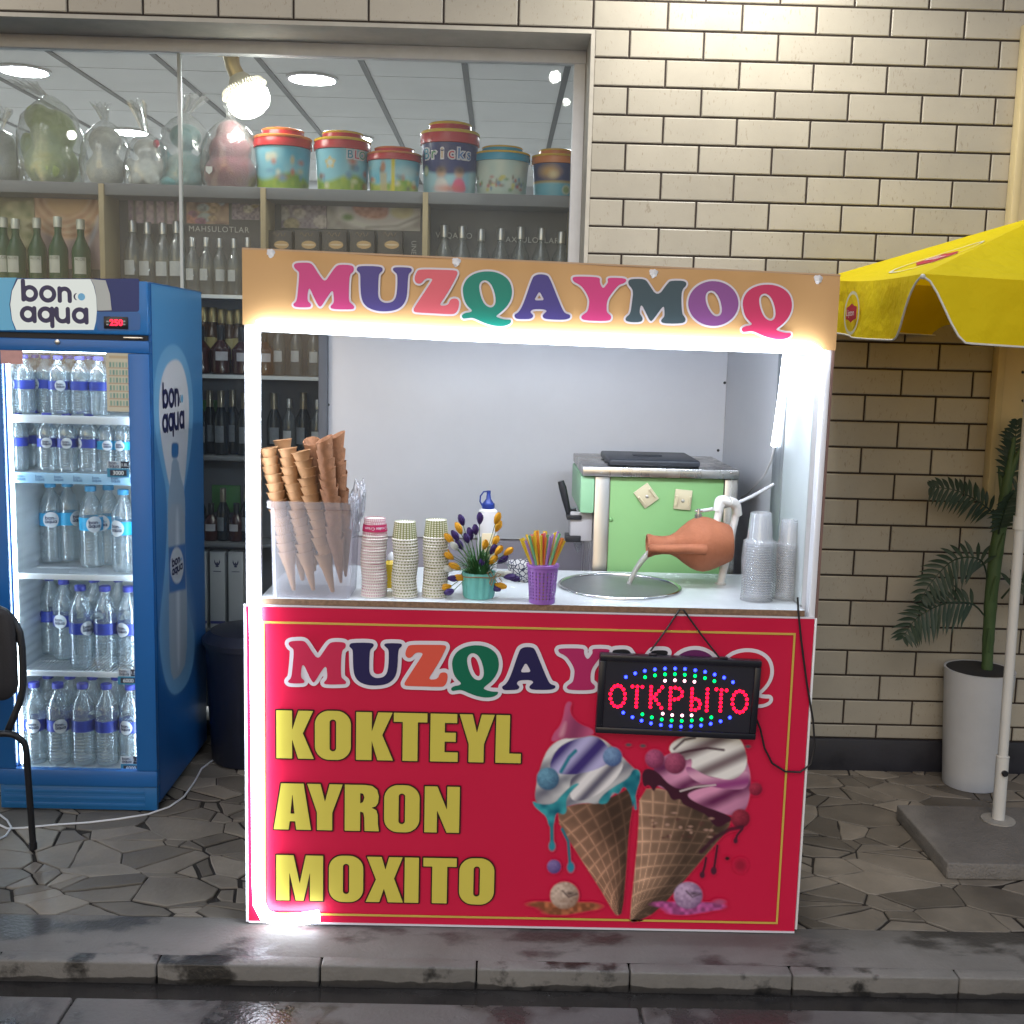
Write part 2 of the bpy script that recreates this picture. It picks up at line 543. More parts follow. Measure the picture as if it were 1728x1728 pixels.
# stones of very unequal size, stretched along a slanting grain, some broken across
GA, GS = R(-14), 1.55
ga, gb = math.cos(GA), math.sin(GA)
fwd = lambda x, y: ((x * ga + y * gb) / GS, -x * gb + y * ga)
inv = lambda u, v: (u * GS * ga - v * gb, u * GS * gb + v * ga)
su = np.array([fwd(q[0], q[1]) for q in sd]); wt = rs.uniform(-.0045, .0045, len(sd))
stone = M()
def lay_stone(poly, g_):
    poly = inset(poly, g_)
    if len(poly) < 3: return
    ar = abs(sum(poly[i][0] * poly[(i + 1) % len(poly)][1] - poly[(i + 1) % len(poly)][0] * poly[i][1] for i in range(len(poly)))) / 2
    if ar < .0006: return
    cx = sum(p[0] for p in poly) / len(poly); cy_ = sum(p[1] for p in poly) / len(poly)
    tl = rs.uniform(-.006, .006, 2); z0 = rs.uniform(-.002, .002)
    fine = []
    for i in range(len(poly)):
        p, q = poly[i], poly[(i + 1) % len(poly)]; L = math.hypot(q[0] - p[0], q[1] - p[1]); n_ = max(1, int(L / .045))
        for k in range(n_):
            j_ = .0 if k == 0 else rs.uniform(-.0035, .0035)
            fine.append((p[0] + (q[0] - p[0]) * k / n_ - (q[1] - p[1]) / max(L, 1e-6) * j_, p[1] + (q[1] - p[1]) * k / n_ + (q[0] - p[0]) / max(L, 1e-6) * j_))
    top = []; edge = []; low = []
    for e in fine:
        z = z0 + (e[0] - cx) * tl[0] * 2 + (e[1] - cy_) * tl[1] * 2
        edge.append((e[0], e[1], z - .0022)); low.append((e[0], e[1], -.03))
        f = 1 - .0035 / max(.03, math.hypot(e[0] - cx, e[1] - cy_))
        top.append((cx + (e[0] - cx) * f, cy_ + (e[1] - cy_) * f, z))
    n = len(top)
    stone.add(top + edge + low, [tuple(range(n))] + [(n + k, n + (k + 1) % n, (k + 1) % n, k) for k in range(n)] +
              [(2 * n + k, 2 * n + (k + 1) % n, n + (k + 1) % n, n + k) for k in range(n)])
for i in range(len(sd)):
    poly = [fwd(*q) for q in ((PX0, PY0), (PX1, PY0), (PX1, PY1), (PX0, PY1))]
    d2 = (su[:, 0] - su[i, 0]) ** 2 + (su[:, 1] - su[i, 1]) ** 2
    for j in np.argsort(d2)[1:30]:
        dx, dy = su[j] - su[i]; L2 = dx * dx + dy * dy
        poly = clip(poly, dx, dy, dx * su[i, 0] + dy * su[i, 1] + L2 * .5 + (wt[i] - wt[j]))
        if len(poly) < 3: break
    if len(poly) < 3: continue
    poly = [inv(*q) for q in poly]
    cx = sum(p[0] for p in poly) / len(poly); cy_ = sum(p[1] for p in poly) / len(poly)
    pieces = [poly]
    if rs.random() < .38:
        a_ = rs.uniform(0, math.pi); c_ = math.cos(a_) * cx + math.sin(a_) * cy_
        pieces = [clip(poly, math.cos(a_), math.sin(a_), c_), clip(poly, -math.cos(a_), -math.sin(a_), -c_)]
    for pc_ in pieces:
        if len(pc_) > 2: lay_stone(pc_, rs.choice([.0016, .0026, .004, .008]))
paving_m = mat('flagstone', (.215, .185, .148), .55, var=.36, vs=7, bump=.5, bs=45, island=.46, rvar=.18, bdist=.004)
tag(stone.build('paving', paving_m, smooth=0), kind='structure')
g = M(); g.box(PX0 - .3, PX1 + .3, PY0 - .004, 1.2, -.12, -.0055)
mortar_m = mat('mortar', (.028, .023, .019), .9, var=.4, vs=14, bump=.7, bs=90)
tag(g.build('paving_bed', mortar_m, smooth=0), kind='structure')
# one sheet of ground far out
def stained(name, col, rough, wet, sc, thr, bump, stretch=(1, 1, 1)):
    """concrete with wet, darker stains that have a shape of their own"""
    mt = mat(name, col, rough, var=.30, vs=5, bump=bump, bs=75, rvar=.12, bdist=.004)
    nt = mt.node_tree; L = nt.links.new; p = nt.nodes['Principled BSDF']
    tc = nt.nodes.new('ShaderNodeTexCoord'); mp = nt.nodes.new('ShaderNodeMapping'); mp.inputs['Scale'].default_value = stretch; L(tc.outputs['Object'], mp.inputs[0])
    n = nt.nodes.new('ShaderNodeTexNoise'); n.inputs['Scale'].default_value = sc; n.inputs['Detail'].default_value = 7; n.inputs['Roughness'].default_value = .6; L(mp.outputs[0], n.inputs['Vector'])
    mr = nt.nodes.new('ShaderNodeMapRange'); mr.inputs[1].default_value = thr; mr.inputs[2].default_value = thr + .07; L(n.outputs[0], mr.inputs[0])
    mx = nt.nodes.new('ShaderNodeMix'); mx.data_type = 'RGBA'; mx.blend_type = 'MULTIPLY'; mx.inputs[7].default_value = (.34, .34, .35, 1)
    L(p.inputs['Base Color'].links[0].from_socket, mx.inputs[6]); L(mr.outputs[0], mx.inputs[0]); L(mx.outputs[2], p.inputs['Base Color'])
    m2 = nt.nodes.new('ShaderNodeMix'); m2.inputs[3].default_value = wet; L(p.inputs['Roughness'].links[0].from_socket, m2.inputs[2]); L(mr.outputs[0], m2.inputs[0]); L(m2.outputs[0], p.inputs['Roughness'])
    return mt
concrete_m = stained('wet_concrete', (.135, .126, .118), .66, .20, 2.3, .50, .6)
kerb_m = stained('kerb_concrete', (.165, .152, .138), .72, .38, 2.6, .53, .6, (1, 1.7, 1))
def rough_strip(name, m_, x0, x1, prof, nx, amp, seed):
    """a long strip with the section prof [(y, z)], its edges slightly worn"""
    mm = M(); rr = np.random.default_rng(seed); vs = []
    for i in range(nx + 1):
        x = x0 + (x1 - x0) * i / nx
        for (y, z) in prof: vs.append((x, y + rr.uniform(-amp, amp), z + rr.uniform(-amp, amp) * .5))
    k = len(prof)
    mm.add(vs, [(i * k + j, (i + 1) * k + j, (i + 1) * k + j + 1, i * k + j + 1) for i in range(nx) for j in range(k - 1)])
    mm.f = [tuple(reversed(f)) for f in mm.f]
    return tag(mm.build(name, m_, smooth=40), kind='structure')
rough_strip('pavement_edge', kerb_m, -3.7, 3.9, [(-1.434, -.12), (-1.434, .002), (-1.50, .003), (-1.56, .001), (-1.62, .003), (-1.655, .0)], 160, .0022, 3)
# kerb stones along the edge
x = -3.66; kerb = M(); rk = random.Random(5)
while x < 3.9:
    L = rk.uniform(.44, .50)
    kerb.box(x + .002, x + L - .002, -1.705 + rk.uniform(-.002, .002), -1.652, -.16, .0025 + rk.uniform(-.0015, .0015), 0, .006, 3)
    x += L
km = stained('kerb_stone', (.175, .163, .148), .72, .40, 4.0, .57, .7)
nt = km.node_tree; p = nt.nodes['Principled BSDF']; L = nt.links.new
tc = nt.nodes.new('ShaderNodeTexCoord'); sp = nt.nodes.new('ShaderNodeSeparateXYZ'); L(tc.outputs['Object'], sp.inputs[0])
nz = nt.nodes.new('ShaderNodeTexNoise'); nz.inputs['Scale'].default_value = 9; nz.inputs['Detail'].default_value = 6; L(tc.outputs['Object'], nz.inputs['Vector'])
md = nt.nodes.new('ShaderNodeMath'); md.operation = 'MULTIPLY_ADD'; md.inputs[1].default_value = .034; L(nz.outputs[0], md.inputs[0]); L(sp.outputs[2], md.inputs[2])
mr = nt.nodes.new('ShaderNodeMapRange'); mr.inputs[1].default_value = -.027; mr.inputs[2].default_value = -.030; L(md.outputs[0], mr.inputs[0])   # damp line where the gutter water stood
mx = nt.nodes.new('ShaderNodeMix'); mx.data_type = 'RGBA'; mx.blend_type = 'MULTIPLY'; mx.inputs[7].default_value = (.22, .21, .21, 1)
L(p.inputs['Base Color'].links[0].from_socket, mx.inputs[6]); L(mr.outputs[0], mx.inputs[0]); L(mx.outputs[2], p.inputs['Base Color'])
tag(kerb.build('kerb', stained('kerb_stone', (.175, .163, .148), .72, .40, 4.0, .57, .7)), kind='structure')
gut_m = mat('wet_gutter', (.03, .027, .025), .12, var=.5, vs=10, bump=.25, bs=26, rvar=.10, spec=.6)
rough_strip('gutter', gut_m, -3.7, 3.9, [(-1.706, -.062), (-1.74, -.066), (-1.80, -.064), (-1.83, -.06)], 120, .0012, 4)
slab = M(); x = -3.9
rk = random.Random(9)
for L in (1.15, 1.25, 1.6, 1.4, 1.5, 1.3):
    slab.box(x + .004, x + L - .004, -2.9, -1.802, -.2, -.048 + rk.uniform(-.002, .002), 0, .007, 3); x += L
tag(slab.build('road_slabs', concrete_m), kind='structure')
g = M(); g.box(-60, 60, -60, -1.65, -.5, -.068)
tag(g.build('road', mat('road_concrete', (.13, .125, .12), .75, var=.3, vs=3, bump=.5, bs=50), smooth=0), kind='structure')

# ---- the shop building
bld = thing('shop_building', 'shop facade clad in cream brick tiles with a big display window', 'building', (0, 0, 0))
tiles = M()
def tile(x0, x1, z0, z1):
    g = .0041; e = .0035
    x0 += g; x1 -= g; z0 += g; z1 -= g
    if x1 - x0 < .012 or z1 - z0 < .012: return
    vs = [(x0, .004, z0), (x1, .004, z0), (x1, .004, z1), (x0, .004, z1),
          (x0, -.0015, z0), (x1, -.0015, z0), (x1, -.0015, z1), (x0, -.0015, z1),
          (x0 + e, -.004, z0 + e), (x1 - e, -.004, z0 + e), (x1 - e, -.004, z1 - e), (x0 + e, -.004, z1 - e)]
    tiles.add(vs, [(8, 9, 10, 11), (4, 5, 9, 8), (5, 6, 10, 9), (6, 7, 11, 10), (7, 4, 8, 11), (0, 1, 5, 4), (1, 2, 6, 5), (2, 3, 7, 6), (3, 0, 4, 7)])
for r in range(-7, 29):
    zt = (11 * .3) - r * TH; zb = zt - TH
    zb2 = max(zb, .141)
    if zt <= .141: continue
    off = 0.0 if r % 2 else .5
    for u in range(-13, 13):
        xa = (u + off) * TW; xb = xa + TW
        xa2, xb2 = max(xa, WX0), min(xb, WX1)
        if xb2 <= xa2: continue
        if zb2 < OPZ - .02 and xa2 < OPX:
            if zt > OPZ + .02: pass
            if xb2 <= OPX: continue
            xa2 = OPX
        tile(xa2, xb2, zb2, zt)
tile_m = mat('facade_tile', (.385, .352, .288), .38, var=.13, vs=3, bump=.12, bs=160, island=.10, rvar=.08)
nt = tile_m.node_tree; p = nt.nodes['Principled BSDF']
# fine brown flecks of the glaze
tcx = nt.nodes.new('ShaderNodeTexCoord'); nz = nt.nodes.new('ShaderNodeTexNoise')
mpx = nt.nodes.new('ShaderNodeMapping'); mpx.inputs['Rotation'].default_value = (0, R(40), 0); mpx.inputs['Scale'].default_value = (1, 1, .42)
nz.inputs['Scale'].default_value = 120; nz.inputs['Detail'].default_value = 3
nt.links.new(tcx.outputs['Object'], mpx.inputs[0]); nt.links.new(mpx.outputs[0], nz.inputs['Vector'])
n3 = nt.nodes.new('ShaderNodeTexNoise'); n3.inputs['Scale'].default_value = 9; nt.links.new(tcx.outputs['Object'], n3.inputs['Vector'])
ad = nt.nodes.new('ShaderNodeMath'); ad.operation = 'MULTIPLY_ADD'; ad.inputs[1].default_value = .28
nt.links.new(n3.outputs[0], ad.inputs[0]); nt.links.new(nz.outputs[0], ad.inputs[2])
mrx = nt.nodes.new('ShaderNodeMapRange'); mrx.inputs[1].default_value = .78; mrx.inputs[2].default_value = .88; mrx.inputs[3].default_value = 0; mrx.inputs[4].default_value = .55
nt.links.new(ad.outputs[0], mrx.inputs[0])
mx = nt.nodes.new('ShaderNodeMix'); mx.data_type = 'RGBA'; mx.inputs[7].default_value = (.20, .16, .11, 1)
src = p.inputs['Base Color'].links[0].from_socket
nt.links.new(src, mx.inputs[6]); nt.links.new(mrx.outputs[0], mx.inputs[0]); nt.links.new(mx.outputs[2], p.inputs['Base Color'])
tiles.build('tile_cladding', tile_m, bld, smooth=0)
grout_m = mat('brown_grout', (.035, .025, .02), .85, var=.2, vs=20)
w = M()
w.box(OPX, WX1, .0015, .34, -.05, WZ1)
w.box(WX0, OPX - .0001, .0015, .34, OPZ, WZ1)
w.build('wall', [grout_m], bld, smooth=0)
# plaster reveal round the opening
pl = mat('reveal_plaster', (.45, .42, .36), .8, var=.22, vs=6, bump=.3, bs=50)
w = M()
w.box(WX0, OPX - .012, -.003, YG + .05, OPZ - .012, OPZ + .004)
w.box(OPX - .012, OPX + .004, -.003, YG + .05, 0.0, OPZ + .004)
w.build('window_reveal', pl, bld, smooth=0)
w = M(); w.box(OPX + .004, WX1, -.022, 0, -.06, .141, 0, .004)
w.build('plinth', mat('plinth_paint', (.022, .022, .03), .5, var=.35, vs=9, bump=.4, bs=60, rvar=.2), bld)
# window
alu = mat('white_aluminium', (.62, .63, .64), .42, var=.10, vs=10, bump=.1)
fr = M()
fx1, fz1 = OPX - .0125, OPZ - .0125
fr.box(WX0, fx1, YG - .025, YG + .03, fz1 - .055, fz1, 0, .004)
fr.box(fx1 - .05, fx1, YG - .0245, YG + .0295, .055, fz1 - .0555, 0, .004)
fr.box(WX0, fx1, YG - .025, YG + .03, 0.0, .055, 1, .004)
wf = fr.build('window', [alu, mat('plinth_paint', (.022, .022, .03), .5, var=.35, vs=9, bump=.4, bs=60, rvar=.2)], bld)
jx = at(305, 270, YG).x
j = M(); j.box(jx - .007, jx + .007, YG - .012, YG + .012, .056, fz1 - .056, 0, .002)
j.build('glass_joint', mat('silicone_joint', (.42, .44, .42), .35, var=.1), wf)
glass = clear_mat('shop_glass', (.88, .90, .89), .016, (.80, .84, .92), .011, .012, .25)
gm = M()
gm.box(WX0, jx - .0075, YG - .003, YG + .003, .056, fz1 - .056)
gm.box(jx + .0075, fx1 - .051, YG - .003, YG + .003, .056, fz1 - .056)
gm.build('pane', glass, wf, smooth=0)
# shop interior
IX0, IX1, IY1 = -4.6, 1.6, 6.4
ceil_m = mat('ceiling_panel', (.80, .81, .80), .6, var=.08, vs=3)
c = M(); c.box(IX0, IX1, YG + .06, IY1, CEIL, CEIL + .1)
ce = c.build('shop_ceiling', ceil_m, bld, smooth=0)
gr = M()
xr = atz(783, 99.7, CEIL).x
for k in range(-7, 4):
    xx = xr + k * .565
    gr.box(xx - .017, xx + .017, YG + .2, IY1, CEIL - .006, CEIL + .01, 0)
gr.build('ceiling_runner', mat('dark_runner', (.10, .105, .105), .5), ce, smooth=0)
gr = M()
for k in range(-2, 8):
    yy = 1.46 + .612 * k
    if yy > YG + .3: gr.box(IX0, IX1, yy - .007, yy + .007, CEIL - .003, CEIL + .01, 0)
gr.build('ceiling_seam', mat('pale_seam', (.85, .86, .85), .4), ce, smooth=0)
iw = M()
iw.box(IX0, IX1, IY1, IY1 + .1, -.1, CEIL); iw.box(IX0 - .1, IX0, YG + .36, IY1 + .1, -.1, CEIL); iw.box(IX1, IX1 + .1, YG + .36, IY1 + .1, -.1, CEIL)
iw.build('interior_wall', mat('shop_wall_paint', (.58, .60, .62), .7, var=.1), bld, smooth=0)
iw = M(); iw.box(IX0, IX1, YG + .06, IY1, -.13, -.004)
iw.build('shop_floor', mat('shop_floor_tile', (.40, .38, .36), .3, var=.2), bld, smooth=0)
# ceiling lights of the shop: two seen through the glass, the rest added in rows to brighten the shop
lampA, lampB = atz(40, 117, CEIL), atz(527, 131, CEIL)
dx = lampB - lampA
def ceil_light(p, lab):
    t = thing('ceiling_light', lab, 'ceiling light', (p.x, p.y, CEIL), 'round ceiling lights in the shop')
    b = M(); b.lathe([(.15, 0), (.155, -.012), (.135, -.016), (.133, -.010)], (p.x, p.y, CEIL), 0, 40)
    b.build('trim_ring', mat('lamp_rim', (.8, .8, .8), .4), t)
    b = M(); b.lathe([(0.0, -.0145), (.131, -.013), (.132, -.002)], (p.x, p.y, CEIL), 0, 40)
    b.build('diffuser', glow('shop_lamp_glow', (.93, .97, 1.0), 190), t)
ceil_light(lampA, 'round white ceiling light above the pale green toy bag')
ceil_light(lampB, 'round white ceiling light above the bucket with a star badge')
for kx, ky in ((-1, 0), (2, 0), (0, 1), (1, 1), (-.3, 2), (.8, 2)):
    ceil_light(Vector((lampA.x + dx.x * kx, lampA.y + .15 + 1.75 * ky, CEIL)), 'round white ceiling light deeper in the shop or beside the window')

# facade lamps above the frame, out of the photograph, whose pools of light show on the wall
def facade_lamp(x, z, lab, e, col=(1.0, .98, .92)):
    t = thing('facade_lamp', lab, 'wall lamp', (x, 0, z), 'lamps over the shop front')
    b = M(); b.tube([(x, -.002, z + .12), (x, -.25, z + .2), (x, -.50, z + .16)], .012)
    b.box(x - .05, x + .05, -.03, -.002, z + .06, z + .18, 0, .006)
    b.build('arm', mat('lamp_arm_steel', (.12, .12, .12), .4, .6), t)
    b = M(); b.lathe([(.03, .14), (.05, .12), (.12, .02), (.124, .0), (.116, .004), (.045, .11)], (x, -.52, z), 0, 28)
    b.build('shade', mat('lamp_shade_enamel', (.5, .5, .48), .4), t)
    b = M(); b.ball((x, -.52, z + .045), .035)
    b.build('bulb', glow('facade_bulb', (1, .93, .78), 40), t)
    l = bpy.data.lights.new('facade_lamp_light', 'SPOT'); l.energy = e; l.color = col; l.shadow_soft_size = .05; l.spot_size = R(150); l.spot_blend = .6
    lo = bpy.data.objects.new('lamp_light', l); COL.objects.link(lo); lo.parent = t; lo.location = (0, -.52, .0)
    lo.rotation_euler = (R(14), 0, 0)
facade_lamp(.55, 3.62, 'shaded wall lamp over the tiled wall beside the window', 88)
facade_lamp(-3.35, 3.62, 'shaded wall lamp over the left end of the shop window', 50)
# cream cable trunking on the wall
zt = at(1722, 38, -.05).z; zb = at(1660, 869, -.05).z; xl = at(1683, 600, -.05).x
trk = thing('cable_trunking', 'cream vertical metal trunking fixed to the tiled wall behind the palm', 'trunking', (xl + .08, -.004, zb))
b = M(); b.box(xl + .036, xl + .30, -.050, -.0045, zb + .02, zt, 0, .004)
b.build('cover', mat('cream_metal', (.60, .50, .30), .45, var=.12, vs=5), trk)
b = M(); b.box(xl, xl + .034, -.064, -.0045, zb, zt, 0, .006)
b.build('edge_profile', mat('cream_edge', (.55, .45, .25), .4, var=.1, vs=5), trk)
for yy in (628, 676):
    b = M(); q = at(1726, yy, -.052); b.ball((q.x, q.y, q.z), .006, 0, 10, 6)
    b.build('screw', mat('screw_dark', (.05, .05, .05), .4, .7), trk)

# lamps across the street, which the photograph shows only as glints mirrored in the shop window
for gx, gy, dist, gr_, lab in ((937, 130, 5.6, .055, 'round white lamp hung across the road, mirrored at the window corner'), (956, 172, 8.5, .042, 'small round white lamp hung farther across the road'), (121, 228, 6.4, .045, 'round white lamp hung across the road, mirrored over the green toy')):
    hit = at(gx, gy, YG); d = ray(gx, gy).normalized(); d.y = -d.y
    q = hit + d * (dist / -d.y)
    t = thing('street_lamp', lab, 'street lamp', q, 'globe lamps across the road')
    b = M(); b.tube([(q.x, q.y, q.z + gr_), (q.x, q.y, q.z + 1.2)], .003, 0, 6); b.tube([(q.x - 6, q.y, q.z + 1.35), (q.x, q.y, q.z + 1.2), (q.x + 6, q.y, q.z + 1.35)], .004, 0, 6); b.lathe([(.02, .0), (.02, .03), (.0, .03)], q + Vector((0, 0, gr_ - .005)), 0, 12); b.build('hanging_wire', mat('lamp_arm_steel', (.12, .12, .12), .4, .6), t)
    b = M(); b.ball(q, gr_, 0, 20, 14); b.build('globe', glow('street_globe', (1, .99, .95), 110), t)

# ================================================================== THE ICE CREAM STALL
YK = -1.467
XL, XR = -1.085, 0.634
UX, UZ = Vector((1, 0, 0)), Vector((0, 0, 1))
white_lam = mat('white_laminate', (.74, .75, .79), .35, var=.05, vs=3, bump=.05, bs=20)
grey_lam = mat('grey_laminate', (.60, .61, .64), .32, var=.06, vs=3)
chip = mat('chipboard_edge', (.26, .16, .10), .85, var=.5, vs=90, bump=.5, bs=200)
mdf = mat('brown_board_edge', (.20, .12, .10), .8, var=.2, vs=20)
steel = mat('brushed_steel', (.58, .57, .56), .28, 1.0, var=.10, vs=12, stretch=(1, 1, .1), rvar=.08)
white_pl = mat('white_plastic', (.78, .78, .78), .35, var=.04)
black_pl = mat('black_plastic', (.015, .015, .018), .38, var=.2, vs=10)
stall = thing('ice_cream_stall', 'white ice cream stall with a peach header, red front panel and bright light strips', 'market stall', (-.22, -1.1, 0))
KB = -.075                                     # plane of the stall's back panel
ztop = 1.995
# posts and panels
b = M()
b.box(XL + .002, XL + .043, YK + .004, YK + .045, .012, 2.03, 0, .003)
b.build('post', white_lam, stall)
b = M(); xp = at(1381, 800, YK).x
b.box(xp, XR - .007, YK + .004, YK + .05, .03, 2.0, 0, .003)
b.build('post', white_lam, stall)
b = M(); b.box(XR - .0065, XR, YK + .002, YK + .0505, .03, 2.0, 0)
b.build('side_panel_edge', mdf, stall)
xs_in = .598
b = M(); b.box(xs_in, XR, YK + .051, KB, .03, 1.985, 0)
b.build('side_panel', grey_lam, stall)
ya = atx(1311, 700, xs_in).y; yb = atx(1328, 700, xs_in).y
b = M(); b.box(xs_in - .006, xs_in - .0003, yb, ya, 1.045, 1.96, 0, .001)
b.build('side_batten', mat('worn_metal_batten', (.32, .35, .38), .45, .5, var=.5, vs=14, stretch=(1, 1, .3)), stall)
b = M(); b.box(xs_in - .004, xs_in - .0003, YK + .052, yb - .004, 1.043, 1.96, 0, .001)
b.build('side_sheet', mat('glossy_side_sheet', (.60, .66, .68), .5, var=.05, vs=5), stall)
xb0 = at(541, 700, KB).x; zb = at(700, 906, KB).z
b = M(); b.box(xb0, xs_in - .0003, KB, KB + .012, zb, 1.985, 0, .001)
bp = b.build('back_panel', white_lam, stall)
for q in ((1223, 646), (554, 683), (1212, 760), (560, 900)):
    b = M(); w = at(q[0], q[1], KB); b.ball((w.x, w.y, w.z), .006, 0, 10, 6)
    b.build('screw', mat('screw_dark', (.05, .05, .05), .4, .7), bp)
b = M(); b.box(xb0 + .01, xs_in - .0003, KB + .016, KB + .028, .0, zb + .03, 0, .001)
b.build('lower_back_panel', mat('lilac_laminate', (.36, .34, .40), .4, var=.08), stall)
b = M(); b.box(XL + .044, xs_in + .02, YK + .05, KB - .002, 1.986, 1.998)
b.build('roof_panel', white_lam, stall)  # unseen roof, added to keep the wall lamp's light out
b = M()
b.box(XL + .044, XR - .04, YK + .006, YK + .04, 1.86, 1.985); b.box(XL + .004, XL + .04, YK + .05, KB, 1.95, 1.985)
b.build('roof_beam', white_lam, stall)
b = M(); b.box(XL + .004, XL + .04, KB - .04, KB, .012, 1.949, 0, .003)
b.build('post', mat('grey_post', (.10, .11, .13), .5), stall)
# counter with its hole for the sink
ZC = 1.040
SNK = atz(1045, 990.5, ZC); SR = .199
rect = [(XL + .044, YK - .004), (xs_in - .005, YK - .004), (xs_in - .005, -.925), (XL + .044, -.925)]
circ = ellipse(SNK.x, SNK.y, SR - .012, SR - .012, 56)
tri = fill([np.array(rect), np.array(circ)])
ct = M()
ct.add([(p[0], p[1], ZC) for p in tri[0]], tri[1])
ct.add([(p[0], p[1], ZC - .018) for p in tri[0]], [tuple(reversed(f)) for f in tri[1]])
n0 = [(p[0], p[1], ZC) for p in circ] + [(p[0], p[1], ZC - .018) for p in circ]
ct.add(n0, [(k, (k + 1) % 56, 56 + (k + 1) % 56, 56 + k) for k in range(56)])
n0 = [(p[0], p[1], ZC) for p in rect] + [(p[0], p[1], ZC - .018) for p in rect]
ct.add(n0, [(k, 4 + k, 4 + (k + 1) % 4, (k + 1) % 4) for k in range(4)], 1)
cto = ct.build('countertop', [mat('counter_laminate', (.66, .69, .70), .22, var=.08, vs=5, rvar=.08), chip], stall, smooth=0)
b = M()
b.tube([(SNK.x + (SR - .004) * math.cos(a), SNK.y + (SR - .004) * math.sin(a), ZC + .003) for a in np.arange(72) * math.pi / 36], .0062, 0, 10, False, True)
b.build('sink_rim', mat('polished_steel', (.72, .72, .72), .18, 1.0), stall, smooth=50)
b = M(); b.lathe([(SR - .006, ZC + .001), (SR - .016, ZC - .004), (SR - .020, ZC - .02), (SR - .03, ZC - .11), (SR - .06, ZC - .15), (.03, ZC - .158), (0.0, ZC - .16)], (SNK.x, SNK.y, 0), 0, 56)
b.build('sink', mat('sink_steel', (.34, .34, .35), .48, 1.0, var=.15, vs=10, rvar=.1), stall, smooth=50)
# torn white edge tape at the right end of the counter
# front board and its banner
FZ = 1.0145
b = M(); b.box(XL + .004, .626, YK + .004, YK + .018, .018, FZ - .002, 0)
b.build('front_board', white_lam, stall, smooth=0)
b = M(); b.box(.6255, .632, YK - .0045, YK + .003, .02, FZ + .002, 0, .001)
b.build('front_trim', white_pl, stall)
for fx in (.56, -1.06):
    b = M(); b.box(fx, fx + .05, YK + .008, YK + .06, -.004, .017, 0, .003)
    b.build('foot', white_pl, stall)
red_m = mat('red_vinyl', (.60, .010, .055), .33, var=.03, vs=2, bump=.22, bs=4, bdist=.006)
def banner(name, x0, x1, z0, z1, tilt, m_, amp, seed, y, nx=90, nz=40, wr=None):
    """printed vinyl skin, slightly wavy"""
    bm_ = M(); vs = []
    for j in range(nz + 1):
        for i in range(nx + 1):
            u = i / nx; v = j / nz
            xx = x0 + (x1 - x0) * u; zz = z0 + (z1 - z0) * v + tilt * (xx - x0)
            d = wr(xx, zz, u, v) if wr else 0
            vs.append((xx, y - d, zz))
    w_ = nx + 1
    bm_.add(vs, [(j * w_ + i, j * w_ + i + 1, (j + 1) * w_ + i + 1, (j + 1) * w_ + i) for j in range(nz) for i in range(nx)])
    return bm_.build(name, m_, stall, smooth=80)
def red_wr(x, z, u, v):
    top = max(0, (v - .90) / .10)
    d = .004 * top * (1 + math.sin(u * 9 + math.sin(u * 21))) * .9 if top < 1 else .002
    return max(0.0, d)
fb = banner('front_banner', XL + .004, .6245, .012, FZ, 0, red_m, 0, 1, YK, 120, 60, red_wr)
bb = M()
bb.box(XL + .004, .6245, YK - .0025, YK + .003, FZ + .0003, FZ + .006); bb.box(XL + .004, .6245, YK - .0025, YK + .003, .006, .0117)
bb.box(XL - .004, XL + .0037, YK - .002, YK + .003, .01, FZ + .006)
bb.build('banner_margin', mat('vinyl_white', (.70, .68, .74), .4), fb, smooth=0)
YP = YK - .0058                                 # print layers stand just proud of the vinyl
# yellow border line
gold = mat('print_yellow', (.60, .42, .08), .36, var=.03)
q0 = at(432, 1541, YK); q1 = at(1313, 1557, YK); q2 = at(1342, 1070, YK)
xa, xb_, za, zc_ = XL + .052, q2.x, q0.z, q2.z + .004
b = M(); t = .0062
for k, (o, mm) in enumerate(((0, 0),)):
    b.box(xa, xb_, YP, YP + .002, zc_ - t, zc_); b.box(xa, xb_, YP, YP + .002, za, za + t)
    b.box(xb_ - t, xb_, YP, YP + .002, za + t, zc_ - t); b.box(xa, xa + t, YP, YP + .002, za + t, zc_ - t)
b.build('border_line', gold, fb, smooth=0)

# ---- lettering of the header, traced as outlines
def t5(p): return [(400 + x / 3.456, 400 + y / 3.456) for x, y in p]
def t6(p): return [(880 + x / 3.0857, 400 + y / 3.0857) for x, y in p]
Qo = [(1315, 310), (1325, 270), (1350, 235), (1395, 210), (1450, 200), (1510, 205), (1560, 228), (1592, 262), (1605, 310), (1600, 360), (1575, 405), (1545, 435), (1510, 460), (1515, 468), (1550, 480), (1580, 483), (1595, 482), (1600, 492), (1590, 508), (1560, 520), (1520, 522), (1470, 512), (1420, 492), (1375, 470), (1340, 475), (1320, 478), (1310, 465), (1315, 452), (1335, 442), (1360, 440), (1375, 430), (1345, 405), (1325, 370)]
Qh = [(1410, 290), (1420, 262), (1445, 250), (1475, 265), (1495, 300), (1508, 350), (1508, 390), (1490, 412), (1465, 410), (1440, 390), (1420, 345)]
q2m = lambda p: [((x - 1460) * .8929 + 1275, (y - 315) * .8929 + 350) for x, y in p]
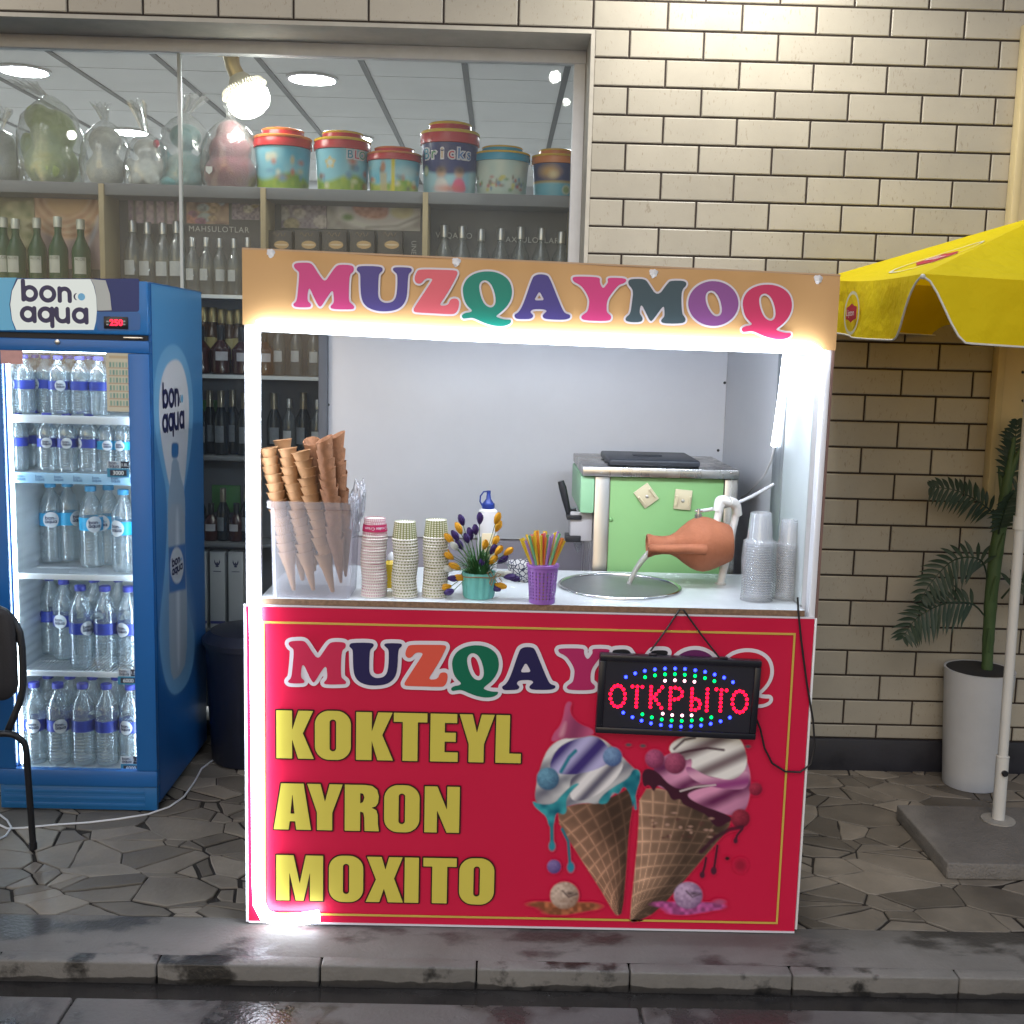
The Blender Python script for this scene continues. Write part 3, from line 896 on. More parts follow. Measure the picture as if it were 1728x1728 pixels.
GLY = [
 (t5([(333, 168), (345, 153), (395, 150), (432, 152), (452, 172), (480, 220), (515, 265), (545, 222), (575, 178), (595, 163), (650, 163), (680, 170), (686, 188), (680, 207), (660, 218), (655, 300), (655, 375), (668, 388), (686, 402), (686, 418), (672, 423), (600, 423), (555, 420), (547, 410), (552, 400), (568, 385), (568, 350), (562, 305), (530, 350), (497, 405), (484, 408), (470, 390), (447, 340), (425, 292), (415, 330), (415, 375), (430, 385), (437, 398), (432, 410), (400, 412), (345, 410), (332, 400), (333, 390), (352, 375), (358, 330), (368, 215), (362, 200), (345, 190)]), None),
 (t5([(703, 180), (715, 171), (780, 170), (840, 174), (853, 185), (850, 200), (835, 212), (828, 225), (825, 300), (825, 345), (835, 370), (860, 385), (890, 385), (915, 375), (930, 350), (937, 300), (938, 220), (925, 208), (910, 195), (912, 183), (925, 177), (980, 178), (1015, 181), (1023, 192), (1015, 207), (1002, 215), (997, 260), (995, 330), (985, 375), (960, 410), (920, 430), (860, 436), (805, 430), (760, 410), (735, 380), (725, 340), (722, 280), (722, 215), (710, 205), (700, 195)]), None),
 (t5([(1050, 205), (1060, 192), (1110, 190), (1200, 193), (1275, 195), (1287, 205), (1285, 222), (1245, 300), (1200, 370), (1180, 400), (1215, 402), (1235, 392), (1240, 375), (1250, 362), (1275, 358), (1293, 368), (1297, 390), (1290, 425), (1275, 447), (1250, 452), (1150, 446), (1060, 442), (1035, 438), (1030, 425), (1040, 405), (1090, 330), (1140, 255), (1140, 245), (1115, 240), (1095, 248), (1080, 268), (1062, 275), (1045, 268), (1036, 250), (1040, 225)]), None),
 (t5(Qo), t5(Qh)),
 (t6([(-38, 415), (-35, 402), (-15, 393), (10, 350), (55, 215), (70, 200), (95, 194), (130, 198), (145, 212), (180, 300), (215, 385), (230, 400), (250, 404), (254, 415), (248, 425), (220, 432), (150, 430), (120, 427), (108, 415), (112, 403), (125, 393), (132, 385), (115, 376), (60, 376), (45, 388), (50, 398), (60, 405), (60, 418), (45, 428), (0, 428), (-25, 428)]), t6([(65, 330), (78, 307), (92, 283), (106, 307), (118, 330), (92, 331)])),
 (t6([(262, 215), (275, 207), (330, 207), (395, 210), (408, 218), (405, 235), (412, 255), (424, 270), (440, 250), (450, 235), (445, 220), (455, 213), (500, 213), (540, 217), (545, 230), (530, 243), (505, 248), (470, 290), (443, 330), (440, 385), (448, 398), (465, 410), (465, 428), (450, 437), (390, 438), (325, 434), (310, 425), (310, 412), (325, 400), (342, 390), (350, 360), (352, 320), (320, 265), (295, 245), (270, 235)]), None),
 (t6([(553, 230), (565, 220), (620, 218), (645, 225), (655, 238), (705, 315), (760, 238), (775, 228), (840, 228), (857, 240), (852, 258), (838, 268), (828, 300), (832, 400), (845, 415), (853, 430), (845, 448), (800, 452), (735, 450), (722, 440), (727, 428), (742, 415), (742, 385), (738, 355), (705, 400), (676, 440), (664, 436), (645, 395), (620, 345), (610, 395), (625, 415), (630, 430), (620, 443), (580, 445), (545, 440), (537, 428), (545, 415), (565, 400), (573, 340), (580, 285), (570, 265), (555, 250)]), None),
 (t6(ellipse(995, 347, 131, 117, 36)), t6([(953, 310), (962, 287), (985, 277), (1010, 290), (1030, 325), (1040, 370), (1038, 400), (1020, 415), (995, 410), (972, 380), (957, 345)])),
 (t6(q2m(Qo)), t6(q2m(Qh))),
]
def world2(p): return [(at(x, y, YK).x, at(x, y, YK).z) for x, y in p]
GW = [(chaikin(world2(o), 2), chaikin(world2(h), 2) if h else None) for o, h in GLY]
# flatten the slight tilt of the header so that the word can be set on any line
TILT = -.0175
GF = [(np.stack([o[:, 0], o[:, 1] - TILT * (o[:, 0] - XL)], 1), None if h is None else np.stack([h[:, 0], h[:, 1] - TILT * (h[:, 0] - XL)], 1)) for o, h in GW]
def letter_field(o, h):
    def fn(X, Y):
        d = sdf_poly(o, X, Y)
        return d if h is None else np.maximum(d, -sdf_poly(h, X, Y))
    return fn
def word(polys, cols, O, U, V, grow, shrink, name, parent, outline_m, off=0.0):
    hs = .0016
    fns = [(letter_field(o, h), o) for o, h in polys]
    ax = np.concatenate([o for o, h in polys]); x0, y0 = ax.min(0) - .03; x1, y1 = ax.max(0) + .03
    def union(X, Y):
        F = np.full(X.shape, 1.0)
        for fn, o in fns:
            a, b_ = o.min(0) - .025, o.max(0) + .025
            i0, i1 = np.searchsorted(X[0], [a[0], b_[0]]); j0, j1 = np.searchsorted(Y[:, 0], [a[1], b_[1]])
            F[j0:j1, i0:i1] = np.minimum(F[j0:j1, i0:i1], fn(X[j0:j1, i0:i1], Y[j0:j1, i0:i1]))
        return F
    mw = M(); mw.flat(field_fill(union, x0, x1, y0, y1, hs, grow=grow), O, U, V, .0, 0)
    for k, (fn, o) in enumerate(fns):
        a, b_ = o.min(0) - .01, o.max(0) + .01
        mw.flat(field_fill(fn, a[0], b_[0], a[1], b_[1], .0014, grow=-shrink), O, U, V, .0016 + .0 * off, k + 1)
    return mw.build(name, [outline_m] + cols, parent, smooth=0)
PR = lambda n, c: mat('print_' + n, c, .35, var=.02)
vin = mat('print_white', (.72, .68, .74), .38)
# header board, its peach banner and word
hz0, hz1 = at(420, 548, YK).z, at(413, 421, YK).z
def hd_wr(x, z, u, v):
    d = .003 + .0022 * math.sin(u * 40) * max(0, (u - .93) / .07) + .003 * max(0, (v - .86) / .14) * math.sin(u * 17)
    return d
peach = mat('peach_vinyl', (.62, .36, .15), .40, var=.05, vs=2.5, bump=.25, bs=7, bdist=.006)
b = M()
T0 = Matrix(((1, 0, 0, 0), (0, 1, 0, 0), (TILT, 0, 1, -TILT * XL), (0, 0, 0, 1)))
b.T = T0; b.box(XL + .001, XR - .0005, YK - .001, YK + .0035, hz0 + .004, hz1 - .004); b.T = None
b.build('header_board', white_lam, stall, smooth=0)
hb = banner('header_banner', XL, XR, hz0, hz1, TILT, peach, 0, 2, YK - .002, 140, 24, hd_wr)
b = M(); b.T = T0
b.box(XL, XR, YK - .006, YK + .02, hz1 + .0002, hz1 + .005); b.T = None
b.build('header_hem', mat('vinyl_hem', (.55, .36, .22), .5), hb, smooth=0)
UH = Vector((1, 0, TILT)); OH = Vector((0, YK - .0105, -TILT * XL))
word(GF, [PR('magenta', (.60, .045, .22)), PR('indigo', (.065, .05, .24)), PR('salmon', (.72, .12, .16)), PR('teal', (.0, .22, .16)),
          PR('indigo', (.065, .05, .24)), PR('pink', (.66, .05, .22)), PR('slate', (.05, .085, .105)), PR('purple', (.26, .08, .28)), PR('crimson', (.58, .035, .12))],
     OH, UH, UZ, .0055, .0, 'lettering', hb, vin)
for q in ((457, 427), (770, 442), (1103, 461), (1381, 471)):
    b = M(); w = at(q[0], q[1], YK - .009); b.lathe([(0.012, .003), (.010, -.001), (.004, -.004), (0, -.0045)], (w.x, w.y, w.z), 0, 14, (0, 1, 0), lambda a, z: .25 * math.sin(3 * a + z * 900))
    b.build('glue_blob', mat('white_glue', (.75, .74, .74), .4), hb)
# the same word on the red banner
fl = np.concatenate([o for o, h in GF]); ux0, ux1 = GF[0][0][:, 0].min(), GF[8][0][:, 0].max()
uz0, uz1 = GF[0][0][:, 1].min(), GF[0][0][:, 1].max()
lx0, lx1 = at(486, 1115, YK).x, at(1301, 1130, YK).x
lz0, lz1 = at(486, 1153, YK).z, at(486, 1079, YK).z
mp2 = lambda o: np.stack([lx0 + (o[:, 0] - ux0) / (ux1 - ux0) * (lx1 - lx0), lz0 + (o[:, 1] - uz0) / (uz1 - uz0) * (lz1 - lz0)], 1)
GL = [(mp2(o), None if h is None else mp2(h)) for o, h in GF]
word(GL, [PR('redpink', (.55, .02, .075)), PR('navy', (.016, .012, .075)), PR('orange', (.72, .095, .06)), PR('green', (.0, .14, .075)),
          PR('navy', (.016, .012, .075)), PR('berry', (.45, .02, .12)), PR('black', (.008, .008, .012)), PR('plum', (.12, .015, .10)), PR('redpink2', (.56, .008, .035))],
     Vector((0, YP, 0)), UX, UZ, .0105, .0012, 'lettering', fb, vin)

# ---- condensed heavy capitals
def rr_sdf(X, Y, x0, x1, y0, y1, r):
    cx, cy_ = (x0 + x1) / 2, (y0 + y1) / 2
    dx = np.abs(X - cx) - (x1 - x0) / 2 + r; dy = np.abs(Y - cy_) - (y1 - y0) / 2 + r
    return np.hypot(np.maximum(dx, 0), np.maximum(dy, 0)) + np.minimum(np.maximum(dx, dy), 0) - r
CAPS = {
 'K': ([(0, 0), (0, 1), (.43, 1), (.43, .60), (.60, 1), (1, 1), (.72, .53), (1.02, 0), (.59, 0), (.43, .40), (.43, 0)], None),
 'T': ([(0, 1), (1, 1), (1, .81), (.72, .81), (.72, 0), (.27, 0), (.27, .81), (0, .81)], None),
 'E': ([(0, 0), (0, 1), (.96, 1), (.96, .81), (.52, .81), (.52, .61), (.92, .61), (.92, .42), (.52, .42), (.52, .20), (1, .20), (1, 0)], None),
 'Y': ([(0, 1), (.38, 1), (.51, .62), (.64, 1), (1.02, 1), (.72, .38), (.72, 0), (.28, 0), (.28, .38)], None),
 'L': ([(0, 0), (0, 1), (.54, 1), (.54, .20), (1, .20), (1, 0)], None),
 'A': ([(0, 0), (.2, 1), (.8, 1), (1, 0), (.60, 0), (.575, .18), (.43, .18), (.40, 0)], [(.45, .35), (.555, .35), (.50, .78)]),
 'N': ([(0, 0), (0, 1), (.36, 1), (.64, .5), (.64, 1), (1, 1), (1, 0), (.64, 0), (.36, .48), (.36, 0)], None),
 'M': ([(0, 0), (0, 1), (.37, 1), (.5, .38), (.63, 1), (1, 1), (1, 0), (.72, 0), (.72, .62), (.585, 0), (.415, 0), (.28, .62), (.28, 0)], None),
 'X': ([(0, 1), (.42, 1), (.53, .72), (.63, 1), (1.02, 1), (.78, .53), (1.04, 0), (.61, 0), (.49, .30), (.36, 0), (-.03, 0), (.26, .50)], None),
 'I': ([(0, 0), (0, 1), (1, 1), (1, 0)], None),
 'R': ([(0, 0), (0, 1), (.6, 1), (.8, .98), (.94, .9), (.99, .76), (.97, .62), (.9, .54), (.78, .51), (.92, .46), (.96, .36), (.97, .15), (1, 0), (.58, 0), (.57, .30), (.54, .40), (.45, .42), (.45, 0)], [(.45, .82), (.53, .81), (.57, .73), (.53, .63), (.45, .60)]),
}
def caps_field(ch, x0, x1, z0, z1):
    w, h = x1 - x0, z1 - z0
    if ch == 'O':
        return lambda X, Y: np.maximum(rr_sdf(X, Y, x0, x1, z0 - .012 * h, z1 + .012 * h, .40 * w), -rr_sdf(X, Y, x0 + .41 * w, x1 - .41 * w, z0 + .17 * h, z1 - .17 * h, .088 * w))
    o, hh = CAPS[ch]
    o = np.array([(x0 + a * w, z0 + b_ * h) for a, b_ in o]); hh = None if hh is None else np.array([(x0 + a * w, z0 + b_ * h) for a, b_ in hh])
    return letter_field(o, hh)
yel = PR('mustard', (.64, .54, .085)); dk = PR('darkedge', (.035, .008, .008))
def t7(x, y): return at(400 + x / 2.8808, 1000 + y / 2.8808, YK)
for s_, xr_, (yt, yb_) in (('KOKTEYL', ((193, 372), (380, 555), (580, 757), (762, 925), (940, 1075), (1080, 1248), (1258, 1382)), (568, 801)),
                           ('AYRON', ((180, 362), (343, 512), (525, 692), (716, 888), (912, 1082)), (922, 1146)),
                           ('MOXITO', ((193, 420), (448, 615), (632, 802), (815, 884), (905, 1067), (1080, 1250)), (1270, 1490))):
    zt_, zb_ = t7(200, yt).z, t7(200, yb_).z; w = M()
    fs_ = []
    for ch, (a, c_) in zip(s_, xr_):
        xm = (a + c_) / 2; ym = (yt + yb_) / 2 + (xm - 200) * .02
        fs_.append((caps_field(ch, t7(a, ym).x, t7(c_, ym).x, zb_, zt_), t7(a, ym).x, t7(c_, ym).x))
    def un(X, Y):
        F = np.full(X.shape, 1.0)
        for fn, a, c_ in fs_: F = np.minimum(F, fn(X, Y))
        return F
    w.flat(field_fill(un, fs_[0][1] - .03, fs_[-1][2] + .03, zb_ - .03, zt_ + .03, .0016, grow=.0042), (0, YP, 0), UX, UZ, 0, 0)
    w.flat(field_fill(un, fs_[0][1] - .02, fs_[-1][2] + .02, zb_ - .02, zt_ + .02, .0013, grow=-.0002), (0, YP, 0), UX, UZ, .0014, 1)
    w.build('lettering', [dk, yel], fb, smooth=0)

# ---- the printed picture of two cones
P8 = lambda a, b_: at(860 + a / 2.88, 1000 + b_ / 2.88, YP)
pc = Paint(60, 1290, 505, 1620, 3.9, (.60, .010, .055))
X, Y = pc.X, pc.Y
def lerp(a, b_, t): return np.asarray(a)[None, None] * (1 - t[..., None]) + np.asarray(b_)[None, None] * t[..., None]
def waffle(apex, a, b_, base, n1, n2):
    """roasted waffle lattice on a triangle with its point at apex"""
    ap = np.array(apex, float); A = np.array(a, float) - ap; B = np.array(b_, float) - ap
    det = A[0] * B[1] - A[1] * B[0]
    qx, qy = X - ap[0], Y - ap[1]
    s = (qx * B[1] - qy * B[0]) / det; t = (A[0] * qy - A[1] * qx) / det
    v = np.clip(s + t, 1e-3, 3); u = np.clip(t / v, -.3, 1.3)
    g1 = np.abs(((u * n1 + v * 2.0) % 1) - .5) * 2; g2 = np.abs(((v * n2 - u * 1.6) % 1) - .5) * 2
    ridge = np.clip(np.maximum(g1, g2) * 1.0, 0, 1) ** 6
    lit = np.clip(1.25 - 1.25 * u + .25 * np.sin(v * 5), .22, 1.1) * (.8 + .4 * vnoise(X, Y, .02, 3))
    c = np.array(base)[None, None] * lit[..., None] * (.75 + .9 * ridge[..., None]); return c
# left cone
pc.poly([(212, 1075), (300, 1030), (420, 1020), (520, 985), (600, 935), (605, 1000), (580, 1150), (568, 1350), (550, 1555), (528, 1572), (508, 1560), (440, 1440), (330, 1270)], waffle((530, 1575), (205, 1070), (605, 940), (.36, .19, .12), 5, 9), smooth=1)
sw = lambda k, ang, ph: .5 + .5 * np.sin((X * math.cos(ang) + Y * math.sin(ang)) * k + ph)
shade8 = lambda cx, cy_, r_: np.clip(1.25 - np.hypot(X - cx, Y - cy_) / r_, .25, 1)
cream = lerp((.10, .10, .15), (.86, .84, .82), shade8(330, 800, 330) * np.clip(.25 + .8 * sw(.060, 1.0, .4) + .3 * (vnoise(X, Y, .03, 9) - .5), 0, 1))
pc.poly([(120, 1010), (128, 940), (150, 840), (195, 740), (290, 695), (400, 690), (470, 720), (540, 790), (600, 850), (638, 885), (625, 950), (560, 930), (510, 980), (440, 1030), (370, 1020), (290, 1035), (215, 1065), (160, 1050)], cream)
pur = lerp((.05, .03, .18), (.50, .46, .74), np.clip(-.1 + 1.1 * sw(.050, .75, 1.2), 0, 1))
pc.poly([(190, 845), (225, 760), (300, 715), (400, 695), (455, 715), (500, 790), (480, 850), (380, 880), (290, 885), (215, 880)], pur)
pc.poly([(300, 885), (420, 865), (530, 800), (560, 840), (500, 930), (400, 1000), (300, 1020), (290, 950)], lerp((.12, .11, .16), (.84, .80, .80), np.clip(sw(.065, .75, 0.) * 1.15, 0, 1)))
pc.poly([(197, 730), (215, 680), (245, 650), (262, 600), (268, 550), (285, 527), (305, 535), (292, 560), (300, 600), (340, 640), (400, 660), (412, 685), (380, 700), (300, 712), (260, 708)], lerp((.16, .02, .08), (.55, .10, .22), np.clip(.3 + .9 * sw(.03, .3, 2.2), 0, 1)))
pc.poly([(236, 700), (255, 650), (275, 620), (272, 660), (262, 700)], (.72, .36, .44), 10, .7)
teal_ = lerp((.0, .10, .16), (.05, .38, .42), np.clip(vnoise(X, Y, .03, 5) * 1.2, 0, 1))
pc.poly([(108, 1010), (150, 1030), (215, 1028), (255, 980), (310, 930), (345, 925), (300, 965), (272, 1010), (280, 1060), (262, 1082), (225, 1065), (215, 1140), (190, 1140), (180, 1090), (150, 1065), (120, 1040)], teal_)
pc.poly([(425, 1020), (460, 975), (520, 935), (580, 900), (600, 855), (632, 862), (638, 900), (615, 975), (600, 1060), (590, 985), (555, 935), (530, 985), (500, 965), (480, 1020), (450, 1030)], teal_)
pc.line([(205, 1130), (206, 1225)], 9, (.02, .20, .24)); pc.disc(206, 1232, 17, 24, (.03, .26, .32), 5)
pc.line([(255, 1150), (285, 1210), (293, 1320)], 7, (.02, .17, .22)); pc.disc(297, 1335, 18, 26, (.03, .24, .34), 5)
pc.line([(608, 1000), (612, 1050)], 6, (.03, .25, .3))
pc.line([(250, 870), (290, 800), (320, 770)], 9, (.02, .20, .28), 5)
def berry(cx, cy_, r, c0, c1):
    d = np.hypot(X - cx, Y - cy_) / r; l = np.clip(1.1 - np.hypot(X - cx + .35 * r, Y - cy_ + .4 * r) / (1.5 * r), 0, 1) * (.75 + .5 * vnoise(X, Y, .12, 8))
    pc.disc(cx, cy_, r, r, lerp(c0, c1, np.clip(l, 0, 1)), 5)
berry(186, 905, 55, (.02, .06, .14), (.16, .36, .50)); berry(500, 797, 47, (.03, .06, .20), (.22, .36, .58))
# right cone
pc.poly([(632, 955), (760, 950), (900, 1020), (1080, 1085), (1065, 1150), (985, 1240), (850, 1400), (720, 1550), (620, 1600), (585, 1605), (588, 1540), (605, 1380), (625, 1180)], waffle((588, 1610), (630, 945), (1085, 1100), (.44, .26, .17), 7, 10), smooth=1)
pink = lerp((.12, .01, .07), (.76, .32, .50), shade8(940, 900, 380) * np.clip(.1 + 1.05 * sw(.05, 1.15, 1.0) + .2 * (vnoise(X, Y, .02, 4) - .5), 0, 1))
pc.poly([(690, 860), (760, 780), (900, 760), (1080, 740), (1150, 800), (1175, 900), (1165, 1010), (1140, 1070), (1080, 1090), (960, 1050), (860, 1000), (760, 960), (700, 930)], pink)
wh = lerp((.20, .14, .15), (.86, .82, .78), np.clip(.0 + 1.15 * sw(.055, 1.15, 2.6), 0, 1))
pc.poly([(765, 770), (800, 715), (900, 690), (1100, 690), (1140, 740), (1160, 830), (1120, 900), (1080, 915), (960, 890), (880, 870), (890, 800), (850, 820)], wh)
pc.poly([(850, 850), (880, 845), (960, 895), (1085, 920), (1160, 850), (1165, 950), (1080, 960), (960, 940), (880, 905)], lerp((.30, .05, .2), (.78, .40, .55), np.clip(sw(.05, 1.4, 0), 0, 1)))
choc = (.05, .008, .022)
pc.poly([(640, 880), (665, 850), (720, 870), (770, 930), (830, 960), (930, 930), (1000, 938), (910, 955), (850, 985), (930, 1035), (1010, 1060), (1100, 1100), (1070, 1110), (1020, 1145), (985, 1125), (960, 1080), (890, 1050), (840, 1030), (830, 1000), (790, 1015), (765, 960), (720, 930), (700, 975), (680, 930), (650, 950)], choc)
pc.line([(790, 790), (870, 770), (960, 755), (1040, 765)], 6, choc, 4, .9); pc.line([(800, 760), (850, 715), (900, 705)], 6, choc, 4, .9)
pc.line([(830, 965), (900, 945), (1000, 935)], 4, (.75, .62, .62), 3, .8)
berry(705, 808, 47, (.12, .01, .05), (.50, .10, .22)); berry(805, 830, 52, (.10, .008, .04), (.46, .09, .18))
berry(1196, 955, 32, (.12, .004, .02), (.42, .03, .07)); berry(1122, 1098, 46, (.09, .004, .015), (.36, .03, .06))
for a, b_, c_, r in (((955, 1290), (948, 1330), (936, 1372), 13), ((1010, 1230), (1000, 1300), (992, 1352), 15), ((1130, 1150), (1105, 1180), (1098, 1206), 11)):
    pc.line([a, b_, c_], 6, choc, 3); pc.disc(c_[0], c_[1], r, r * 1.3, (.07, .012, .03), 4)
pc.line([(930, 1260), (1000, 1190), (1070, 1150), (1130, 1140)], 10, choc, 5, .9)
pc.disc(1058, 1292, 11, 9, (.02, .008, .01)); pc.disc(1122, 1325, 27, 27, (.28, .008, .03), 14, .8)
for k in range(26):
    a, b_ = RNG.uniform(690, 990), RNG.uniform(1070, 1200)
    pc.disc(a, b_, RNG.uniform(6, 14), RNG.uniform(4, 8), ((.10, .035, .03), (.55, .33, .25))[k % 2], 4, .7)
for a, b_ in ((578, 740), (648, 745), (1158, 748)): pc.disc(a, b_, 14, 8, (.04, .09, .10), 4, .9)
# scoops melting at the foot
for cx, c0, c1, pd in ((267, (.20, .10, .06), (.68, .52, .42), (.22, .07, .03)), (868, (.14, .06, .16), (.58, .40, .58), (.26, .05, .16))):
    for ex, ey, rx, ry in ((0, 55, 130, 30), (-120, 40, 60, 14), (110, 50, 70, 20), (-30, 78, 70, 14)):
        pc.disc(cx + ex, 1475 + ey, rx, ry, lerp(pd, tuple(min(1, k * 2.6) for k in pd), np.clip(vnoise(X, Y, .05, 12) * 1.3 - .3, 0, 1)), 5)
    l = np.clip(1.15 - np.hypot(X - cx + 25, Y - 1445) / 105, 0, 1) * (.55 + .8 * vnoise(X, Y, .08, 6))
    pc.disc(cx, 1472, 70, 66, lerp(c0, c1, np.clip(l, 0, 1)), 5)
    pc.disc(cx + 28, 1462, 20, 8, (.03, .015, .02), 6, .8); pc.line([(cx - 10, 1450), (cx + 20, 1480), (cx + 60, 1465)], 4, (.06, .03, .04), 4, .7)
berry(216, 1332, 34, (.05, .03, .16), (.26, .18, .42))
pc.disc(1020, 1503, 28, 12, (.42, .10, .22), 6, .8)
pic = pc.mesh(P8, cut=True)
pic.build('printed_picture', mat('printed_paint', (.5, .5, .5), .34, attr='paint'), fb, smooth=0)

# ---- light strips
led = glow('led_strip_glow', (.80, .88, 1.0), 17)
led_fill = glow('led_strip_top', (.80, .88, 1.0), 95)
def strip(name, pts, r=.016, m_=None):
    b_ = M(); b_.tube(pts, r, 0, 12); return b_.build(name, m_ or led, stall)
yl = YK - .026
yl = YK + .008
strip('light_strip', [at(444, 551, yl), at(1364, 590, yl)], .010, led_fill)  # extra strip hidden under the header, added to brighten the stall inside
yl = YK - .020
p0, p1 = at(434, 549, yl), at(1370, 588, yl)
strip('light_strip', [p0, p0.lerp(p1, .35) + Vector((0, 0, -.004)), p0.lerp(p1, .7) + Vector((0, 0, -.003)), p1, at(1379, 593, yl), at(1377, 612, yl + .02)], .0165)
yl = YK - .024
pts = [at(x, y, yl) for x, y in ((427, 560), (427, 700), (428, 900), (432, 1100), (434, 1300), (435, 1480), (437, 1525), (447, 1545), (470, 1553), (505, 1551), (538, 1546))]
strip('light_strip', pts, .0185)
pts = [atx(x, y, xs_in - .016) for x, y in ((1326, 598), (1319, 660), (1311, 720), (1306, 752))]
strip('light_strip', pts, .010)
cw = mat('white_cable', (.72, .72, .74), .45)
b = M(); b.tube([atx(x, y, xs_in - .02) for x, y in ((1306, 755), (1302, 775), (1291, 800), (1272, 822), (1262, 832), (1250, 840))], .0035, 0, 8)
b.build('cable', cw, stall)
b = M(); b.tube([at(1346, 1008, YK - .012), at(1347, 1030, YK - .013), at(1352, 1080, YK - .014), at(1361, 1150, YK - .012), at(1372, 1215, YK - .01), at(1375, 1260, YK - .01), at(1368, 1290, YK - .012), at(1350, 1303, YK - .014), at(1325, 1302, YK - .015), at(1303, 1288, YK - .016), at(1290, 1262, YK - .018), at(1283, 1230, YK - .02), at(1277, 1215, YK - .028)], .0032, 0, 8)
b.build('power_cable', mat('black_cable', (.012, .012, .013), .5), stall)

# ---- the hanging LED sign
YS = YK - .034
def t8(x, y, d=0.0): return at(860 + x / 2.88, 1000 + y / 2.88, YS - d)
c4 = [t8(440, 296), t8(1226, 330), t8(1197, 718), t8(414, 680)]
ctr = sum(c4, Vector()) / 4
sg = thing('led_open_sign', 'black box sign with red, blue and green light dots hanging from the counter', 'light sign', ctr)
b = M()
U = ((c4[1] - c4[0]) + (c4[2] - c4[3])).normalized(); V = ((c4[0] - c4[3]) + (c4[1] - c4[2])); V = (V - U * V.dot(U)).normalized()
W = (c4[1] - c4[0]).length; H = (c4[0] - c4[3]).length
Q = Matrix((( U.x, 0, V.x, ctr.x), (U.y, 1, V.y, ctr.y), (U.z, 0, V.z, ctr.z), (0, 0, 0, 1)))
fmat = mat('sign_frame_black', (.012, .012, .018), .32, var=.2)
b.T = Q
t = .020
b.box(-W / 2, W / 2, -.006, .024, H / 2 - t, H / 2, 0, .004); b.box(-W / 2, W / 2, -.006, .024, -H / 2, -H / 2 + t, 0, .004)
b.box(-W / 2, -W / 2 + t, -.0055, .0235, -H / 2 + t, H / 2 - t, 0, .004); b.box(W / 2 - t, W / 2, -.0055, .0235, -H / 2 + t, H / 2 - t, 0, .004)
b.build('frame', fmat, sg)
b = M(); b.T = Q; b.box(-W / 2 + t, W / 2 - t, .002, .02, -H / 2 + t, H / 2 - t)
b.build('panel', mat('sign_panel_black', (.014, .014, .024), .45, var=.2), sg)
b = M(); b.T = Q
b.box(-W * .20, -W * .15, -.002, .012, H / 2 + .0002, H / 2 + .006, 0, .002)
b.build('hook_lug', fmat, sg); b = M(); b.T = Q; b.box(W * .24, W * .29, -.002, .012, H / 2 + .0002, H / 2 + .006, 0, .002)
b.build('hook_lug', fmat, sg)
pk = at(1150, 1028, YK - .016)
b = M(); b.tube([t8(684, 285, -.004), pk.lerp(t8(684, 285), .5) , pk + Vector((-.006, 0, -.002)), pk + Vector((.006, 0, -.002)), pk.lerp(t8(1018, 315), .5), t8(1018, 315, -.004)], .0028, 0, 8)
b.build('cord', mat('black_cable', (.012, .012, .013), .5), sg)
dots = {'blue': [(565, 410), (610, 392), (657, 380), (706, 373), (755, 369), (804, 369), (852, 371), (902, 377), (950, 385), (996, 398), (1042, 413), (1085, 435), (552, 583), (597, 605), (641, 622), (687, 635), (735, 643), (783, 648), (833, 651), (882, 649), (930, 645), (977, 637), (1025, 625), (1070, 607)],
        'green': [(658, 411), (706, 402), (755, 397), (803, 396), (851, 399), (901, 405), (949, 415), (995, 430), (645, 591), (691, 606), (739, 616), (787, 621), (836, 623), (885, 621), (932, 616), (980, 606)],
        'white': [(755, 428), (803, 426), (850, 429), (898, 433), (744, 588), (790, 595), (838, 597), (884, 596)],
        'red': []}
rd = dots['red']
for cx, cy_ in ((525, 503), (1118, 530)):
    rd += [(cx + 36 * math.sin(2 * math.pi * k / 14), cy_ - 52 * math.cos(2 * math.pi * k / 14)) for k in range(14)]
rd += [(597, 456), (621, 457), (645, 458)] + [(619 - k * 1.0, 478 + k * 19) for k in range(5)]
rd += [(688 - k * .8, 458 + k * 19.5) for k in range(6)] + [(742, 460), (727, 477), (712, 493), (702, 508), (712, 522), (724, 541), (737, 560)]
rd += [(783 - k * .8, 464 + k * 19.5) for k in range(6)] + [(805, 462), (825, 467), (838, 482), (836, 502), (820, 515), (801, 519)]
rd += [(887 - k * .8, 468 + k * 20) for k in range(6)] + [(904, 517), (919, 525), (926, 541), (920, 560), (902, 570)] + [(962 - k * 1.0, 470 + k * 20.5) for k in range(6)]
rd += [(1005, 470), (1030, 473), (1054, 475)] + [(1028 - k * 1.2, 494 + k * 20) for k in range(5)]
for cn, col, es in (('blue', (.012, .022, 1.0), 16), ('green', (.0, 1.0, .12), 4), ('white', (1.0, .45, .55), 5), ('red', (1.0, .002, .018), 9)):
    b = M()
    for x, y in dots[cn]:
        w = t8(x, y, -.0028); b.ball((w.x, w.y, w.z), .0052, 0, 8, 6, (1, .9, 1))
        if cn != 'red': b.build('led_dot', glow('led_' + cn, col, es), sg); b = M()
    if cn == 'red': b.build('lettering', glow('led_' + cn, col, es), sg)

# ================================================================== THINGS ON AND BEHIND THE COUNTER
def r5(x, y): return 400 + x / 3.456, 700 + y / 3.456
def r6(x, y): return 840 + x / 3.0857, 700 + y / 3.0857
def onc(x, y): return atz(x, y, ZC)

